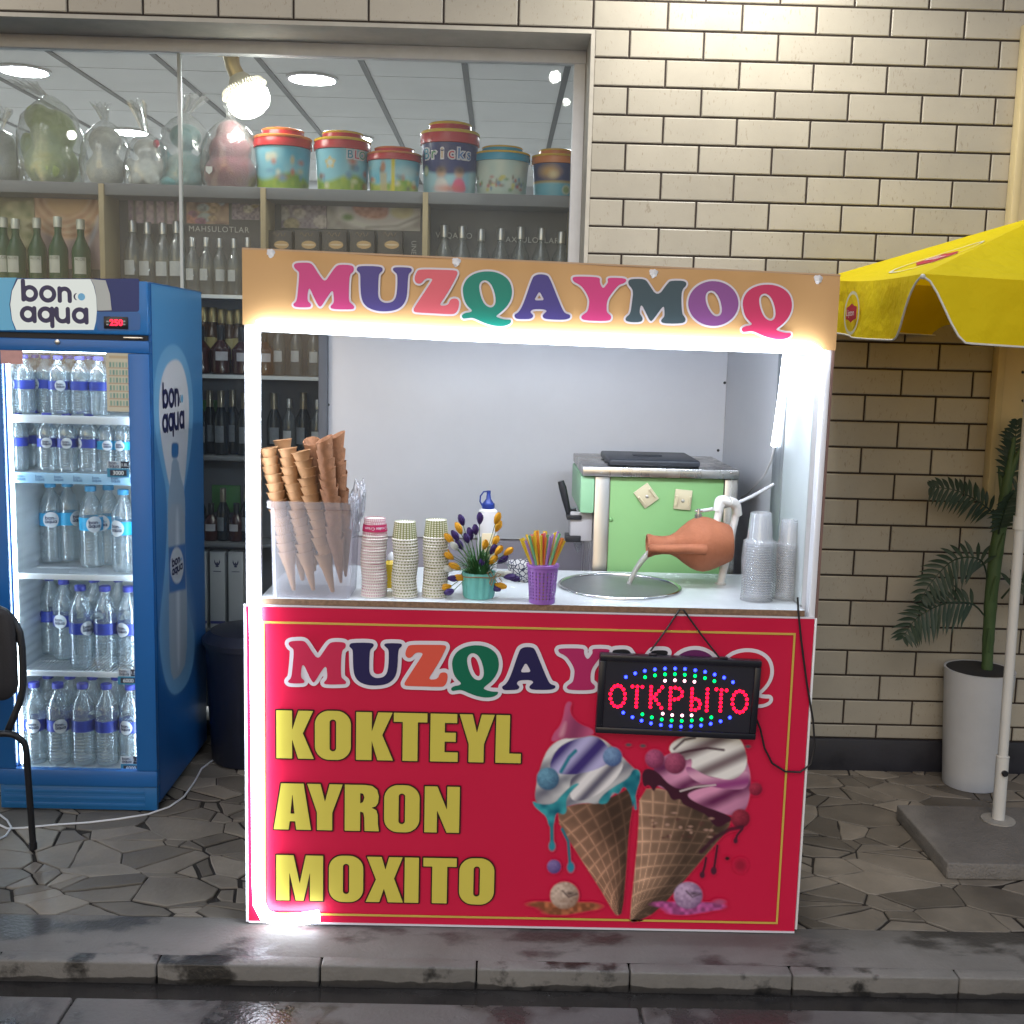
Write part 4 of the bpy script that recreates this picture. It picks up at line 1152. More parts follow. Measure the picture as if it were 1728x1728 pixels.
# ---- clear tub with stacks of cones
tb0 = onc(458, 1009); tb1 = onc(589, 1012)
TY0 = tb0.y + .004; TY1 = TY0 + .19
tub = thing('cone_tub', 'clear plastic tub full of stacked ice cream cones on the left end of the counter', 'tub', ((tb0.x + tb1.x) / 2, (TY0 + TY1) / 2, ZC))
tubm = clear_mat('tub_plastic', (.93, .93, .97), .24, (.78, .78, .84), .05, .12, .32, .3, 12)
hz = .292
def ring(x0, x1, y0, y1, z, r=.018): return [(p[0], p[1], z) for p in rrect(x0, x1, y0, y1, r, 4)]
def rings(mm, rs_, m=0, cap0=False, cap1=False):
    n = len(rs_[0]); vs = [v for r_ in rs_ for v in r_]
    fs = [(i * n + k, i * n + (k + 1) % n, (i + 1) * n + (k + 1) % n, (i + 1) * n + k) for i in range(len(rs_) - 1) for k in range(n)]
    if cap0: fs.append(tuple(range(n - 1, -1, -1)))
    if cap1: fs.append(tuple((len(rs_) - 1) * n + k for k in range(n)))
    return mm.add(vs, fs, m)
b = M(); tx0, tx1 = tb0.x, tb1.x
f = lambda t: (tx0 - .006 * t, tx1 + .010 * t, TY0 - .004 * t, TY1 + .012 * t)
rs_ = []
for t in (0, .22, .23, .46, .47, .70, .71, .92):
    a = f(t); rs_.append(ring(*a, ZC + .001 + hz * t))
rings(b, rs_, 0, True)
b.build('body', tubm, tub)
b = M(); a = f(1)
rings(b, [ring(a[0] + .002, a[1] - .002, a[2] + .002, a[3] - .002, ZC + hz * .92), ring(a[0] - .008, a[1] + .008, a[2] - .008, a[3] + .008, ZC + hz * .93), ring(a[0] - .008, a[1] + .008, a[2] - .008, a[3] + .008, ZC + hz), ring(a[0], a[1], a[2], a[3], ZC + hz)])
b.build('rim', clear_mat('tub_rim', (.86, .87, .92), .25, (.72, .73, .80), .06, .15, .35), tub)
pale_cone = mat('wafer_cone', (.43, .23, .105), .7, var=.22, vs=30, bump=.4, bs=120, sub=.0)
sug_cone = mat('waffle_cone', (.28, .125, .058), .65, var=.35, vs=45, bump=.9, bs=90, bdist=.003)
b = M(); b.lathe([(0, 0), (.006, .003), (.0165, .078), (.018, .084), (.0200, .087), (.0212, .098), (.0268, .121), (.0298, .125), (.0272, .1255), (.0195, .095), (.015, .08), (.004, .01)], (0, 0, 0), 0, 20, None, lambda a, z: .012 * math.sin(20 * a * .5) if z > .1 else 0)
conep = b.build('wafer_cone', pale_cone)
tag(conep, 'x', 'ice cream cone', 'pale wafer cones in the clear tub')
b = M(); b.lathe([(0, 0), (.004, .002), (.026, .145), (.0245, .145), (.003, .012)], (0, 0, 0), 0, 20)
b.v = [(x, y, z + (.012 * math.cos(math.atan2(y, x)) if z > .1 else 0)) for x, y, z in b.v]
cones = b.build('waffle_cone', sug_cone)
tag(cones, 'x', 'ice cream cone', 'brown waffle cones in the clear tub')
used = {}
def stack(proto, top, bot, n, pitch, lab, L, toplab=None):
    d = (top - bot).normalized()
    q = Vector((0, 0, 1)).rotation_difference(d)
    for k in range(n):
        pos = top - d * (L + pitch * k) + Vector((random.uniform(-.001, .001), random.uniform(-.001, .001), 0))
        o = proto if proto.name not in used else copy_tree(proto)
        used[proto.name] = 1
        o.location = pos
        q2 = q @ Vector((0, 0, 1)).rotation_difference(Vector((random.uniform(-.03, .03), random.uniform(-.03, .03), 1)))
        o.rotation_euler = (q2.to_matrix() @ Matrix.Rotation(random.uniform(0, 6.28), 3, 'Z')).to_euler()
        o['label'] = toplab if (k == 0 and toplab) else lab
Yc = TY0 + .05
for (tx, ty), (bx, by), dy, lab in (((452, 756), (496, 1000), .0, 'leftmost'), ((483, 757), (531, 1003), .005, 'second'), ((510, 761), (563, 1003), -.004, 'third'), ((476, 742), (512, 985), .06, 'rear'), ((462, 800), (548, 985), .045, 'hidden'), ((500, 800), (536, 990), .085, 'back')):
    stack(conep, at(tx, ty, Yc + dy), at(bx, by, Yc + dy), 13 if ty < 790 else 8, .0262,
          {'leftmost': 'pale wafer cone in the leftmost stack of the clear tub', 'second': 'pale wafer cone in the second stack from the light strip', 'third': 'pale wafer cone in the stack next to the brown cones', 'rear': 'pale wafer cone in the rear stack behind the other pale ones', 'hidden': 'pale wafer cone of a short stack low in the middle of the tub', 'back': 'pale wafer cone of a short stack at the back of the tub'}[lab], .125,
          {'leftmost': 'top wafer cone of the leftmost stack in the tub', 'second': 'top wafer cone of the second stack from the light strip', 'third': 'top wafer cone of the stack beside the brown cones', 'rear': 'highest pale wafer cone, on the rear stack in the tub', 'hidden': 'top wafer cone of a short stack low in the middle of the tub', 'back': 'top wafer cone of a short stack at the back of the tub'}[lab])
for (tx, ty), (bx, by), dy, lab, tl in (((547, 741), (577, 1000), -.015, 'brown waffle cone in the front brown stack of the tub', 'top brown waffle cone of the front brown stack'), ((527, 744), (556, 990), .075, 'brown waffle cone in the left rear brown stack', 'top brown waffle cone of the left rear brown stack'), ((567, 734), (585, 990), .05, 'brown waffle cone in the right rear brown stack', 'top brown waffle cone of the right rear brown stack')):
    stack(cones, at(tx, ty, Yc + dy), at(bx, by, Yc + dy), 14, .0225, lab, .145, tl)
# crumpled bag tucked into the tub
w = at(598, 850, TY1 - .05)
b = M(); bm_ = bmesh.new(); bmesh.ops.create_icosphere(bm_, subdivisions=4, radius=1)
vs = []
for v in bm_.verts:
    c = v.co; k = 1 + .22 * math.sin(5 * c.x + 3 * c.z) * math.sin(6 * c.y + 2) + .12 * math.sin(17 * c.x + 9 * c.y) * math.sin(14 * c.z)
    vs.append((w.x + c.x * .028 * k + .012 * c.z, w.y + c.y * .05 * k, w.z - .02 + c.z * .085 * k + (.02 * c.x if c.z > 0 else 0)))
bm_.verts.index_update(); b.add(vs, [[v.index for v in f_.verts] for f_ in bm_.faces]); bm_.free()
o = b.build('plastic_bag', clear_mat('bag_film', (.9, .9, .92), .40, (.80, .80, .84), .08, .2, .4, .6, 60), org=(w.x, w.y, ZC))
tag(o, 'crumpled white plastic bag tucked into the right end of the cone tub', 'plastic bag')

# ---- paper cups
def dotted(name, base, dotc, ka, kz, thr):
    mt = mat(name, base, .5, var=.04, vs=20)
    nt = mt.node_tree; L = nt.links.new; p = nt.nodes['Principled BSDF']
    tc = nt.nodes.new('ShaderNodeTexCoord'); sp = nt.nodes.new('ShaderNodeSeparateXYZ'); L(tc.outputs['Object'], sp.inputs[0])
    def mth(op, a, b_=None, v=None):
        n = nt.nodes.new('ShaderNodeMath'); n.operation = op; L(a, n.inputs[0])
        if b_ is not None: L(b_, n.inputs[1])
        elif v is not None: n.inputs[1].default_value = v
        return n.outputs[0]
    an = mth('ARCTAN2', sp.outputs[1], sp.outputs[0])
    a1 = mth('MULTIPLY', an, v=ka); z1 = mth('MULTIPLY', sp.outputs[2], v=kz)
    s1 = mth('SINE', mth('ADD', a1, z1)); s2 = mth('SINE', mth('SUBTRACT', a1, z1))
    pr = mth('MULTIPLY', s1, s2)
    g = mth('GREATER_THAN', pr, v=thr)
    mx = nt.nodes.new('ShaderNodeMix'); mx.data_type = 'RGBA'; mx.inputs[6].default_value = (*base, 1); mx.inputs[7].default_value = (*dotc, 1)
    L(g, mx.inputs[0]); L(mx.outputs[2], p.inputs['Base Color'])
    return mt
paper = mat('cup_paper', (.74, .70, .64), .6, var=.05)
green_dot = dotted('cup_green_dots', (.20, .21, .065), (.66, .64, .52), 12, 520, .18)
pink_strp = dotted('cup_pink_check', (.52, .25, .29), (.72, .60, .61), 16, 500, .0)
def paper_cup(name, m_):
    b = M()
    b.lathe([(.0375, .003), (.0318, .055), (.0300, .0552), (.0300, .052), (0, .052)], (0, 0, 0), 0, 32)
    b.lathe([(.0376, .0), (.0392, .0012), (.0392, .0034), (.0376, .0044)], (0, 0, 0), 1, 32)
    b.lathe([(.0, .0525), (.0298, .0526)], (0, 0, 0), 1, 32)
    return b.build(name, [m_, paper])
for nm, m_, (sx, sy), topy, desc in (('paper_cup', pink_strp, (628, 1010), 871, 'pink checked'), ('paper_cup', green_dot, (681, 1011), 877, 'olive polka dot'), ('paper_cup', green_dot, (733, 1011), 874, 'olive polka dot')):
    base = onc(sx, sy); base.y += .039
    htop = at(sx + 2, topy + 3, base.y).z - ZC
    n = max(3, int(round((htop - .055) / .0088)) + 1); pitch = (htop - .055) / (n - 1)
    where = {628: 'beside the cone tub', 681: 'next to the pink one', 733: 'beside the crocus pot'}[sx]
    pc_ = paper_cup(nm, m_)
    for k in range(n):
        o = pc_ if k == 0 else copy_tree(pc_)
        o.location = (base.x + .0022 * math.sin(k * .4 + sx) + random.uniform(-.0006, .0006), base.y + random.uniform(-.0006, .0006), ZC + .0006 + pitch * k)
        o.rotation_euler = (random.uniform(-.008, .008), random.uniform(-.008, .008), random.uniform(0, 6.28))
        tag(o, ('topmost %s paper cup of the stack %s' if k == n - 1 else '%s paper cup in the stack %s') % (desc, where), 'paper cup', desc + ' paper cups stacked ' + where)
    if sx == 628:
        band = mat('cup_pink_band', (.44, .015, .09), .5)
        b = M(); b.lathe_open([(.0377, .016), (.0348, .0375)], (0, 0, 0), 0, 40)
        b.v = [(x * 1.012, y * 1.012, z) for x, y, z in b.v]
        top = o; ORG[top.name] = Vector((0, 0, 0))
        bo = b.build('printed_band', band, top)
        tf = text_flat('Ice Cream', .0125); b = M()
        vv = [(-x, -y) for x, y in tf[0]]
        for rot_ in (-1.75, -.55):
            pts3 = []
            for x, y in vv:
                z = .0268 + y; rr_ = (.0377 - (z - .016) * .135) * 1.02; a = rot_ + x / rr_
                pts3.append((rr_ * math.cos(a), rr_ * math.sin(a), z))
            b.add(pts3, tf[1])
        b.build('lettering', mat('print_white', (.72, .68, .74), .38), top, smooth=0)
        top.rotation_euler = (0, 0, .05)

# ---- clear plastic cups
clr = clear_mat('cup_plastic', (.94, .95, .96), .24, (.85, .87, .90), .05, .10, .34)
b = M(); b.lathe_open([(.0480, 0), (.0500, .001), (.0500, .0032), (.0475, .0038), (.0405, .010), (.0385, .016), (.0325, .090), (.0312, .092), (.0290, .090), (.0285, .086), (0, .086)], (0, 0, 0), 0, 32)
pcup = b.build('plastic_cup', clr); first = True
for (sx, sy), topy, s_, lab in (((1282, 1019), 861, 1.0, 'of the tall stack beside the water pipe'), ((1331, 1018), 873, .86, 'of the stack in the corner against the side wall')):
    base = onc(sx, sy); base.y += .05 * s_
    if sx == 1331: base = onc(1329, 1014); base.y += .03
    htop = at(sx, topy, base.y).z - ZC; n = 24; pitch = (htop - .1 * s_) / (n - 1)
    for k in range(n):
        o = pcup if first else copy_tree(pcup); first = False
        o.scale = (s_, s_, s_)
        o.location = (base.x + .002 * math.sin(k * .3), base.y, ZC + .0006 + pitch * k); o.rotation_euler = (random.uniform(-.01, .01), random.uniform(-.01, .01), 0)
        tag(o, ('topmost clear plastic cup ' if k == n - 1 else 'clear plastic cup ') + lab, 'plastic cup', 'clear plastic cups ' + lab)

# ---- pot of artificial crocuses
base = onc(807, 1013); base.y += .046
pot = thing('crocus_pot', 'turquoise pleated pot of purple and yellow artificial crocuses tied with twine', 'flower pot', (base.x, base.y, ZC))
b = M()
b.lathe([(0.0, .0005), (.044, .0006), (.046, .004), (.050, .045), (.0505, .080), (.046, .079), (.044, .06), (0, .058)], (base.x, base.y, ZC), 0, 96, None, lambda a, z: .085 * (abs(((a * 14 / math.pi) % 2) - 1) - .5) if z > .002 else 0)
b.build('pot', mat('turquoise_glaze', (.16, .50, .46), .45, var=.12, vs=30), pot)
b = M()
tw = [(base.x + .0535 * math.cos(a), base.y + .0535 * math.sin(a), ZC + .070 + .002 * math.sin(a * 3)) for a in np.linspace(0, 2 * math.pi, 40)]
b.tube(tw, .002, 0, 6)
bw = Vector((base.x + .045, base.y - .042, ZC + .072))
for dx, dz in ((.022, .010), (-.02, .014), (.026, -.012), (-.012, -.018)):
    b.tube([bw, bw + Vector((dx * .5, -.008, dz * 1.4)), bw + Vector((dx, -.006, dz)), bw + Vector((dx * .6, -.003, dz * .1))], .0016, 0, 6)
b.build('twine', mat('jute_twine', (.30, .21, .12), .9, var=.4, vs=200), pot)
leafm = mat('crocus_leaf', (.035, .12, .035), .5, var=.35, vs=20)
b = M(); rl = random.Random(4)
for k in range(120):
    a = rl.uniform(0, 6.28); r0 = rl.uniform(0, .035); L = rl.uniform(.06, .145); out = rl.uniform(.01, .085)
    p0 = Vector((base.x + r0 * math.cos(a), base.y + r0 * math.sin(a), ZC + .058)); d = Vector((math.cos(a), math.sin(a), 0)); sd = Vector((-d.y, d.x, 0)) * .0042
    ps = []
    for t in np.linspace(0, 1, 6): ps.append(p0 + d * out * t ** 1.6 + Vector((0, 0, L * (t - .35 * t ** 3 * (out / .05)))))
    vs = []
    for i, q in enumerate(ps):
        wv = 1 - i / 6; vs += [q - sd * wv, q + sd * wv]
    b.add(vs, [(2 * i, 2 * i + 1, 2 * i + 3, 2 * i + 2) for i in range(5)])
b.build('leaves', leafm, pot)
vio = mat('crocus_purple', (.045, .02, .13), .5, var=.3, vs=60); yelf = mat('crocus_yellow', (.68, .33, .015), .5, var=.2, vs=60); stm = mat('crocus_stem', (.10, .19, .06), .5)
whf = mat('crocus_white', (.62, .64, .60), .5)
fl_p = [(1310, 620), (1415, 610), (1390, 675), (1275, 710), (1340, 725), (1300, 762), (1490, 790), (1425, 868), (1545, 848), (1585, 945), (1612, 955), (1270, 955), (1242, 1030), (1500, 1008), (1360, 700)]
fl_y = [(1295, 668), (1515, 610), (1240, 727), (1505, 738), (1445, 762), (1218, 796), (1240, 826), (1578, 800), (1522, 795), (1490, 850), (1275, 886), (1303, 950), (1224, 1002), (1528, 995), (1520, 655)]
fl_w = [(1232, 900), (1520, 930), (1270, 770), (1560, 930)]
rf = random.Random(3)
for mats_, pts_ in ((vio, fl_p), (yelf, fl_y), (whf, fl_w)):
    for (x, y) in pts_:
        px_, py_ = r5(x, y)
        rad = math.hypot(px_ - 807, (py_ - 950)) * .0018
        tip = at(px_, py_, base.y - .035 + rf.uniform(-.03, .03))
        d = Vector((tip.x - base.x, (tip.y - base.y) * .8 - .01, (tip.z - ZC - .055) * .8 + .004)).normalized()
        b = M()
        L = rf.uniform(.030, .038)
        b.lathe([(0, -L * .5), (.0035, -L * .42), (.0074, -L * .18), (.0096, L * .10), (.0088, L * .36), (.0042, L * .64), (.0040, L * .40), (.002, 0)], tip, 0, 24, d, lambda a, z: .30 * abs(math.cos(1.5 * a)) - .16 + .06 * math.cos(9 * a))
        st = Vector((base.x + (tip.x - base.x) * .15, base.y + (tip.y - base.y) * .2, ZC + .06)); ed_ = tip - d * L * .45
        md = st.lerp(ed_, .55) + Vector((0, 0, .012))
        b.tube([st, st.lerp(md, .6) + Vector((0, 0, .006)), md, ed_], .0011, 1, 5)
        b.build('flower', [mats_, stm], pot)

# ---- squeeze bottle behind the flowers
q = at(823, 900, -1.16)
sb = thing('squeeze_bottle', 'white squeeze bottle with a blue nozzle cap behind the crocuses', 'bottle', (q.x, q.y, ZC))
zcap = at(823, 857, q.y).z - ZC
b = M(); b.lathe([(0, .001), (.030, .001), (.032, .006), (.0315, .05), (.032, zcap - .028), (.029, zcap - .008), (.019, zcap - .001), (.019, zcap), (0, zcap)], (q.x, q.y, ZC), 0, 28)
b.build('body', mat('milky_plastic', (.60, .58, .58), .35, var=.06), sb)
b = M(); b.lathe([(.0205, zcap - .002), (.0205, zcap + .014), (.017, zcap + .017), (.008, zcap + .03), (.0055, zcap + .05), (0, zcap + .05)], (q.x, q.y, ZC), 0, 28)
zz = ZC + zcap
b.tube([(q.x - .019, q.y, zz + .006), (q.x - .027, q.y, zz + .02), (q.x - .026, q.y, zz + .038), (q.x - .016, q.y, zz + .052), (q.x - .002, q.y, zz + .054)], .0025, 0, 8)
b.lathe([(.0065, .046), (.0065, .056), (0, .057)], (q.x, q.y, zz), 0, 16)
b.build('nozzle_cap', mat('cobalt_plastic', (.012, .03, .18), .4), sb)
b = M(); b.box(q.x - .018, q.x + .019, q.y - .0345, q.y - .0305, ZC + zcap * .35, ZC + zcap * .68, 0, .001)
b.box(q.x - .016, q.x + .017, q.y - .0352, q.y - .0346, ZC + zcap * .50, ZC + zcap * .51, 1)
b.build('label', [mat('cream_label', (.66, .55, .36), .5), mat('brown_print', (.20, .04, .03), .5)], sb)
# yellow bottle glimpsed between the cups
q = onc(657, 996); q.y += .05
yb_ = thing('sauce_bottle', 'small yellow sauce bottle with a white cap between the cup stacks', 'bottle', (q.x, q.y, ZC))
b = M(); b.lathe([(0, .001), (.022, .001), (.023, .01), (.022, .075), (.014, .085), (.011, .088), (0, .088)], (q.x, q.y, ZC), 0, 20)
b.build('body', mat('yellow_bottle', (.62, .42, .02), .35), yb_)
b = M(); b.lathe([(.012, .0885), (.012, .10), (.004, .112), (0, .112)], (q.x, q.y, ZC), 0, 20); b.build('cap', white_pl, yb_)
# patterned bowl
q = onc(884, 982); q.y += .02
bw_ = thing('patterned_bowl', 'white tea bowl with a dark feathered pattern behind the straw basket', 'bowl', (q.x, q.y, ZC))
b = M(); b.lathe([(0, .004), (.022, .003), (.024, .0005), (.027, .0005), (.028, .006), (.047, .022), (.056, .046), (.058, .062), (.055, .062), (.052, .045), (.04, .02), (0, .012)], (q.x, q.y, ZC), 0, 40)
mt = mat('ikat_glaze', (.70, .68, .66), .2)
nt = mt.node_tree; wv = nt.nodes.new('ShaderNodeTexVoronoi'); wv.inputs['Scale'].default_value = 70; wv.feature = 'DISTANCE_TO_EDGE'
tc = nt.nodes.new('ShaderNodeTexCoord'); nt.links.new(tc.outputs['Object'], wv.inputs['Vector'])
rp = nt.nodes.new('ShaderNodeMath'); rp.operation = 'LESS_THAN'; rp.inputs[1].default_value = .09; nt.links.new(wv.outputs[0], rp.inputs[0])
mx = nt.nodes.new('ShaderNodeMix'); mx.data_type = 'RGBA'; mx.inputs[6].default_value = (.70, .68, .66, 1); mx.inputs[7].default_value = (.03, .03, .07, 1)
nt.links.new(rp.outputs[0], mx.inputs[0]); nt.links.new(mx.outputs[2], nt.nodes['Principled BSDF'].inputs['Base Color'])
b.build('body', mt, bw_)

# ---- straws in a perforated basket
base = onc(915, 1021); base.y += .037
bk = thing('straw_basket', 'small purple perforated plastic basket holding drinking straws', 'basket', (base.x, base.y, ZC))
b = M(); hb_ = .117; NC, NR = 72, 24
prof = lambda t: .0385 + .0088 * t
vs = []
for j in range(NR + 1):
    t = j / NR
    for k in range(NC):
        a = 2 * math.pi * k / NC; vs.append((base.x + prof(t) * math.cos(a), base.y + prof(t) * math.sin(a), ZC + .0006 + hb_ * t))
fs = []
for j in range(NR):
    for k in range(NC):
        if 3 <= j < 21 and j % 2 == 1 and k % 3 == 0: continue
        fs.append((j * NC + k, j * NC + (k + 1) % NC, (j + 1) * NC + (k + 1) % NC, (j + 1) * NC + k))
b.add(vs, fs)
b.lathe([(0, .003), (.0384, .003)], (base.x, base.y, ZC), 0, 36)
lil = mat('lilac_plastic', (.30, .13, .46), .4, var=.05)
b.build('body', lil, bk)
b = M(); b.lathe([(.0474, hb_), (.0500, hb_ + .001), (.0500, hb_ - .006), (.0480, hb_ - .007)], (base.x, base.y, ZC), 0, 48); b.build('rim', lil, bk)
sc_ = {'yellow': (.62, .43, .03), 'orange': (.66, .22, .04), 'pink': (.62, .18, .20), 'green': (.16, .42, .20), 'purple': (.34, .20, .48), 'white': (.68, .66, .62), 'red': (.55, .02, .03)}
order = ['yellow', 'yellow', 'pink', 'yellow', 'orange', 'green', 'yellow', 'white', 'purple', 'yellow', 'orange', 'pink', 'yellow', 'purple', 'yellow', 'red', 'yellow', 'white', 'green', 'yellow', 'orange', 'yellow', 'pink', 'purple', 'yellow', 'yellow', 'orange', 'white', 'yellow', 'red', 'yellow', 'green', 'yellow', 'purple', 'yellow', 'pink', 'yellow', 'orange', 'yellow', 'white', 'yellow', 'green', 'orange', 'yellow']
protos = {}; rs2 = random.Random(11)
for k, cn in enumerate(order):
    if cn not in protos:
        b = M(); b.lathe_open([(.0040, 0), (.0040, .205), (.0034, .205), (.0034, .0)], (0, 0, 0), 0, 10)
        o = protos[cn] = b.build('drinking_straw', mat('straw_' + cn, sc_[cn], .35))
    else: o = copy_tree(protos[cn])
    a = 2.399 * k; r_ = .034 * math.sqrt((k + .5) / len(order))
    pb = Vector((base.x - .5 * r_ * math.cos(a), base.y - .5 * r_ * math.sin(a), ZC + .006))
    pt_ = Vector((base.x + 2.0 * r_ * math.cos(a) + rs2.uniform(-.012, .012), base.y + 1.2 * r_ * math.sin(a), ZC + .20))
    o.location = pb; o.rotation_euler = Vector((0, 0, 1)).rotation_difference(pt_ - pb).to_euler()
    o.scale = (1, 1, rs2.uniform(.96, 1.06))
    tag(o, cn + ' drinking straw standing in the purple basket', 'straw', cn + ' straws in the basket')

# ---- soft ice machine behind the counter
YM = -.86
mc = thing('soft_ice_machine', 'green and steel soft ice machine with a black lid standing behind the counter', 'ice cream machine', (at(1115, 900, YM).x, -.6, 0))
def m6(x, y, Y=YM): return at(*r6(x, y), Y)
zt0, zt1 = m6(850, 325).z, m6(850, 277).z
x0, x1 = m6(440, 300).x, m6(1253, 300).x
ybk = atz(1080, 767, zt1).y
b = M(); b.box(x0, x1, YM - .02, ybk, zt0, zt1, 0, .004); b.build('top_slab', steel, mc)
xa_, xb2, xc_, xd_ = m6(502, 500).x, m6(577, 500).x, m6(1176, 500).x, m6(1250, 500).x
gre = mat('apple_green_panel', (.21, .42, .165), .38, var=.04, vs=3, bump=.05, bs=8)
b = M(); b.box(xa_, xd_ - .004, YM + .02, ybk - .02, .03, zt0 - .0005, 0, .004); b.build('body', steel, mc)
b = M(); b.box(xb2 + .003, xc_ - .003, YM + .004, YM + .0195, .10, zt0 - .003, 0, .003); b.build('side_panel', gre, mc)
b = M(); b.box(xa_, xb2, YM, YM + .0195, .10, zt0 - .003, 0, .003); b.box(xc_, xd_ - .004, YM, YM + .0195, .10, zt0 - .003, 0, .003); b.build('corner_strip', steel, mc)
b = M(); xg0, xg1 = m6(430, 400).x, xa_ - .001
zg = m6(460, 512).z
b.box(xg0, xg1, YM - .002, ybk - .05, zg, zt0 - .002, 0, .006); b.build('front_cover', mat('mint_cover', (.30, .55, .33), .4), mc)
b = M(); b.box(m6(380, 560).x, xa_ - .001, YM + .03, YM + .16, m6(400, 665).z, zg - .001, 0, .004); b.build('dispenser_block', mat('grey_block', (.45, .43, .44), .4), mc)
b = M(); b.box(m6(362, 530).x, m6(440, 530).x, YM + .02, YM + .09, m6(400, 552).z, m6(400, 528).z, 0, .003)
b.box(m6(355, 640).x, m6(436, 640).x, YM + .025, YM + .10, m6(400, 665).z - .004, m6(400, 636).z, 0, .003)
b.tube([m6(376, 540, YM + .05), m6(366, 500, YM + .045), m6(352, 440, YM + .04), m6(338, 380, YM + .04), m6(328, 345, YM + .04)], [.009, .010, .0125, .0135, .011], 0, 12)
b.tube([m6(360, 500, YM + .05), m6(410, 495, YM + .05)], .007, 0, 10)
b.build('lever', black_pl, mc)
b = M(); qn = m6(417, 668, YM + .08); b.lathe([(.016, 0), (.012, -.014), (.004, -.034), (.0, -.034)], qn, 0, 14); b.build('nozzle', clear_mat('nozzle_clear', (.85, .87, .9), .2), mc)
# lid
zl0 = zt1 + .0005; zl1 = m6(815, 235, YM + .02).z
lx0_, lx1_ = m6(577, 260, YM + .02).x, m6(1055, 260, YM + .02).x
lyb = atz(1090, 762, zl1).y
b = M(); b.box(lx0_, lx1_, YM + .02, lyb, zl0, zl1, 0, .008, 3)
b.build('lid', mat('dark_lid', (.022, .025, .034), .42, var=.15), mc)
b = M(); cxl = (lx0_ + lx1_) / 2; b.box(cxl - .06, cxl + .045, (YM + lyb) / 2 - .02, (YM + lyb) / 2 + .03, zl1 + .0003, zl1 + .005, 0, .002); b.build('lid_grip', mat('dark_lid', (.022, .025, .034), .42), mc)
b = M(); kq = m6(590, 545, YM + .003); b.ball(kq, .008, 0, 12, 8); b.build('knob', gre, mc)
for x in (540, 1216):
    b = M(); q = m6(x, 303, YM - .021); b.ball(q, .004, 0, 8, 6); b.build('screw', steel, mc)
ivory = mat('ivory_plastic', (.62, .55, .38), .4)
for (cx, cy_), ang_, lab in (((772, 420), R(38), 'square ivory holder turned on its corner on the green machine panel'), ((963, 441), R(-4), 'upright square ivory holder on the green machine panel')):
    q = m6(cx, cy_, YM + .004)
    hd = thing('wall_holder', lab, 'holder', q)
    b = M(); T = Matrix.Translation(q) @ Matrix.Rotation(-ang_, 4, 'Y'); b.T = T
    b.box(-.030, .030, -.008, -.0005, -.035, .035, 0, .002)
    for sx_ in (-1, 1):
        b.box(sx_ * .022 - .0022, sx_ * .022 + .0022, -.017, -.0075, -.022, .014, 0, .001); b.box(sx_ * .026 - .004, sx_ * .026 + .003, -.017, -.0075, .010, .0135, 0, .001)
    b.build('plate', ivory, hd)
    b = M(); b.T = T; b.ball((0, -.009, -.004), .006, 0, 12, 8, (1, .5, 1)); b.build('screw', steel, hd)

# ---- clay jug on its water pipe
pb = onc(1219, 989)
YJ = pb.y
clay = mat('terracotta', (.36, .125, .06), .78, var=.26, vs=11, bump=.7, bs=70, bdist=.003)
def j6(x, y, d=0.0): return at(*r6(x, y), YJ - d)
c0, c1 = j6(778, 681), j6(1215, 668)
jug = thing('clay_jug', 'terracotta jug lying on its side and pouring a white drink into the sink', 'jug', (c0 + c1) / 2)
axis = (c1 - c0).normalized(); k = (c1 - c0).length / 437
b = M(); s6_ = [(0, 46), (-2, 56), (4, 62), (16, 60), (36, 52), (80, 47), (118, 50), (150, 66), (185, 96), (220, 122), (252, 138), (285, 144), (318, 139), (352, 128), (395, 110), (428, 96), (437, 86), (437, 0)]
b.lathe([(40 * k, 30 * k), (42 * k, 8 * k)] + [(r_ * k, z * k) for z, r_ in s6_], c0, 0, 48, axis)
b.build('body', clay, jug)
b = M(); hp = [c0 + axis * (a * k) + Vector((0, -o * k, dz * k)) for a, o, dz in ((14, 52, -4), (20, 82, -2), (60, 108, 0), (120, 118, 0), (180, 130, 0), (235, 146, 0), (280, 142, -4))]
b.tube(hp, [.012, .015, .0155, .015, .015, .016, .018], 0, 12)
b.v = [(x, y, c0.z + (z - c0.z) * 1.0) for x, y, z in b.v]
b.build('handle', clay, jug)
pipe = thing('water_pipe', 'bent white plastic pipe rising from the counter and holding the clay jug', 'pipe', (pb.x, pb.y, ZC))
pv = mat('pvc_white', (.72, .71, .69), .35, var=.05)
def bend(ps, n=6):
    """round the corners of a pipe run"""
    out = [ps[0]]
    for a, c, d in zip(ps[:-2], ps[1:-1], ps[2:]):
        r_ = min((a - c).length, (d - c).length) * .48
        p_, q_ = c + (a - c).normalized() * r_, c + (d - c).normalized() * r_
        for t in np.linspace(0, 1, n): out.append(p_ * (1 - t) ** 2 + c * 2 * t * (1 - t) + q_ * t * t)
    return out + [ps[-1]]
yb2_ = .035
run = [Vector((pb.x, YJ + yb2_, ZC)), at(*r6(1243, 505), YJ + yb2_), at(*r6(1232, 468), YJ + .02), at(*r6(1165, 448), YJ + .0), at(*r6(1140, 560), YJ)]
b = M(); b.tube(bend(run), .0128, 0, 16); b.build('pipe', pv, pipe)
b = M()
b.tube(bend([at(*r6(1247, 520), YJ + yb2_), at(*r6(1240, 462), YJ + .025), at(*r6(1205, 452), YJ + .01)]), .0165, 0, 16)
b.build('elbow', pv, pipe); b = M()
b.tube(bend([at(*r6(1195, 452), YJ + .005), at(*r6(1155, 440), YJ + .0), at(*r6(1148, 500), YJ)]), .0165, 0, 16)
b.build('elbow', pv, pipe); b = M()
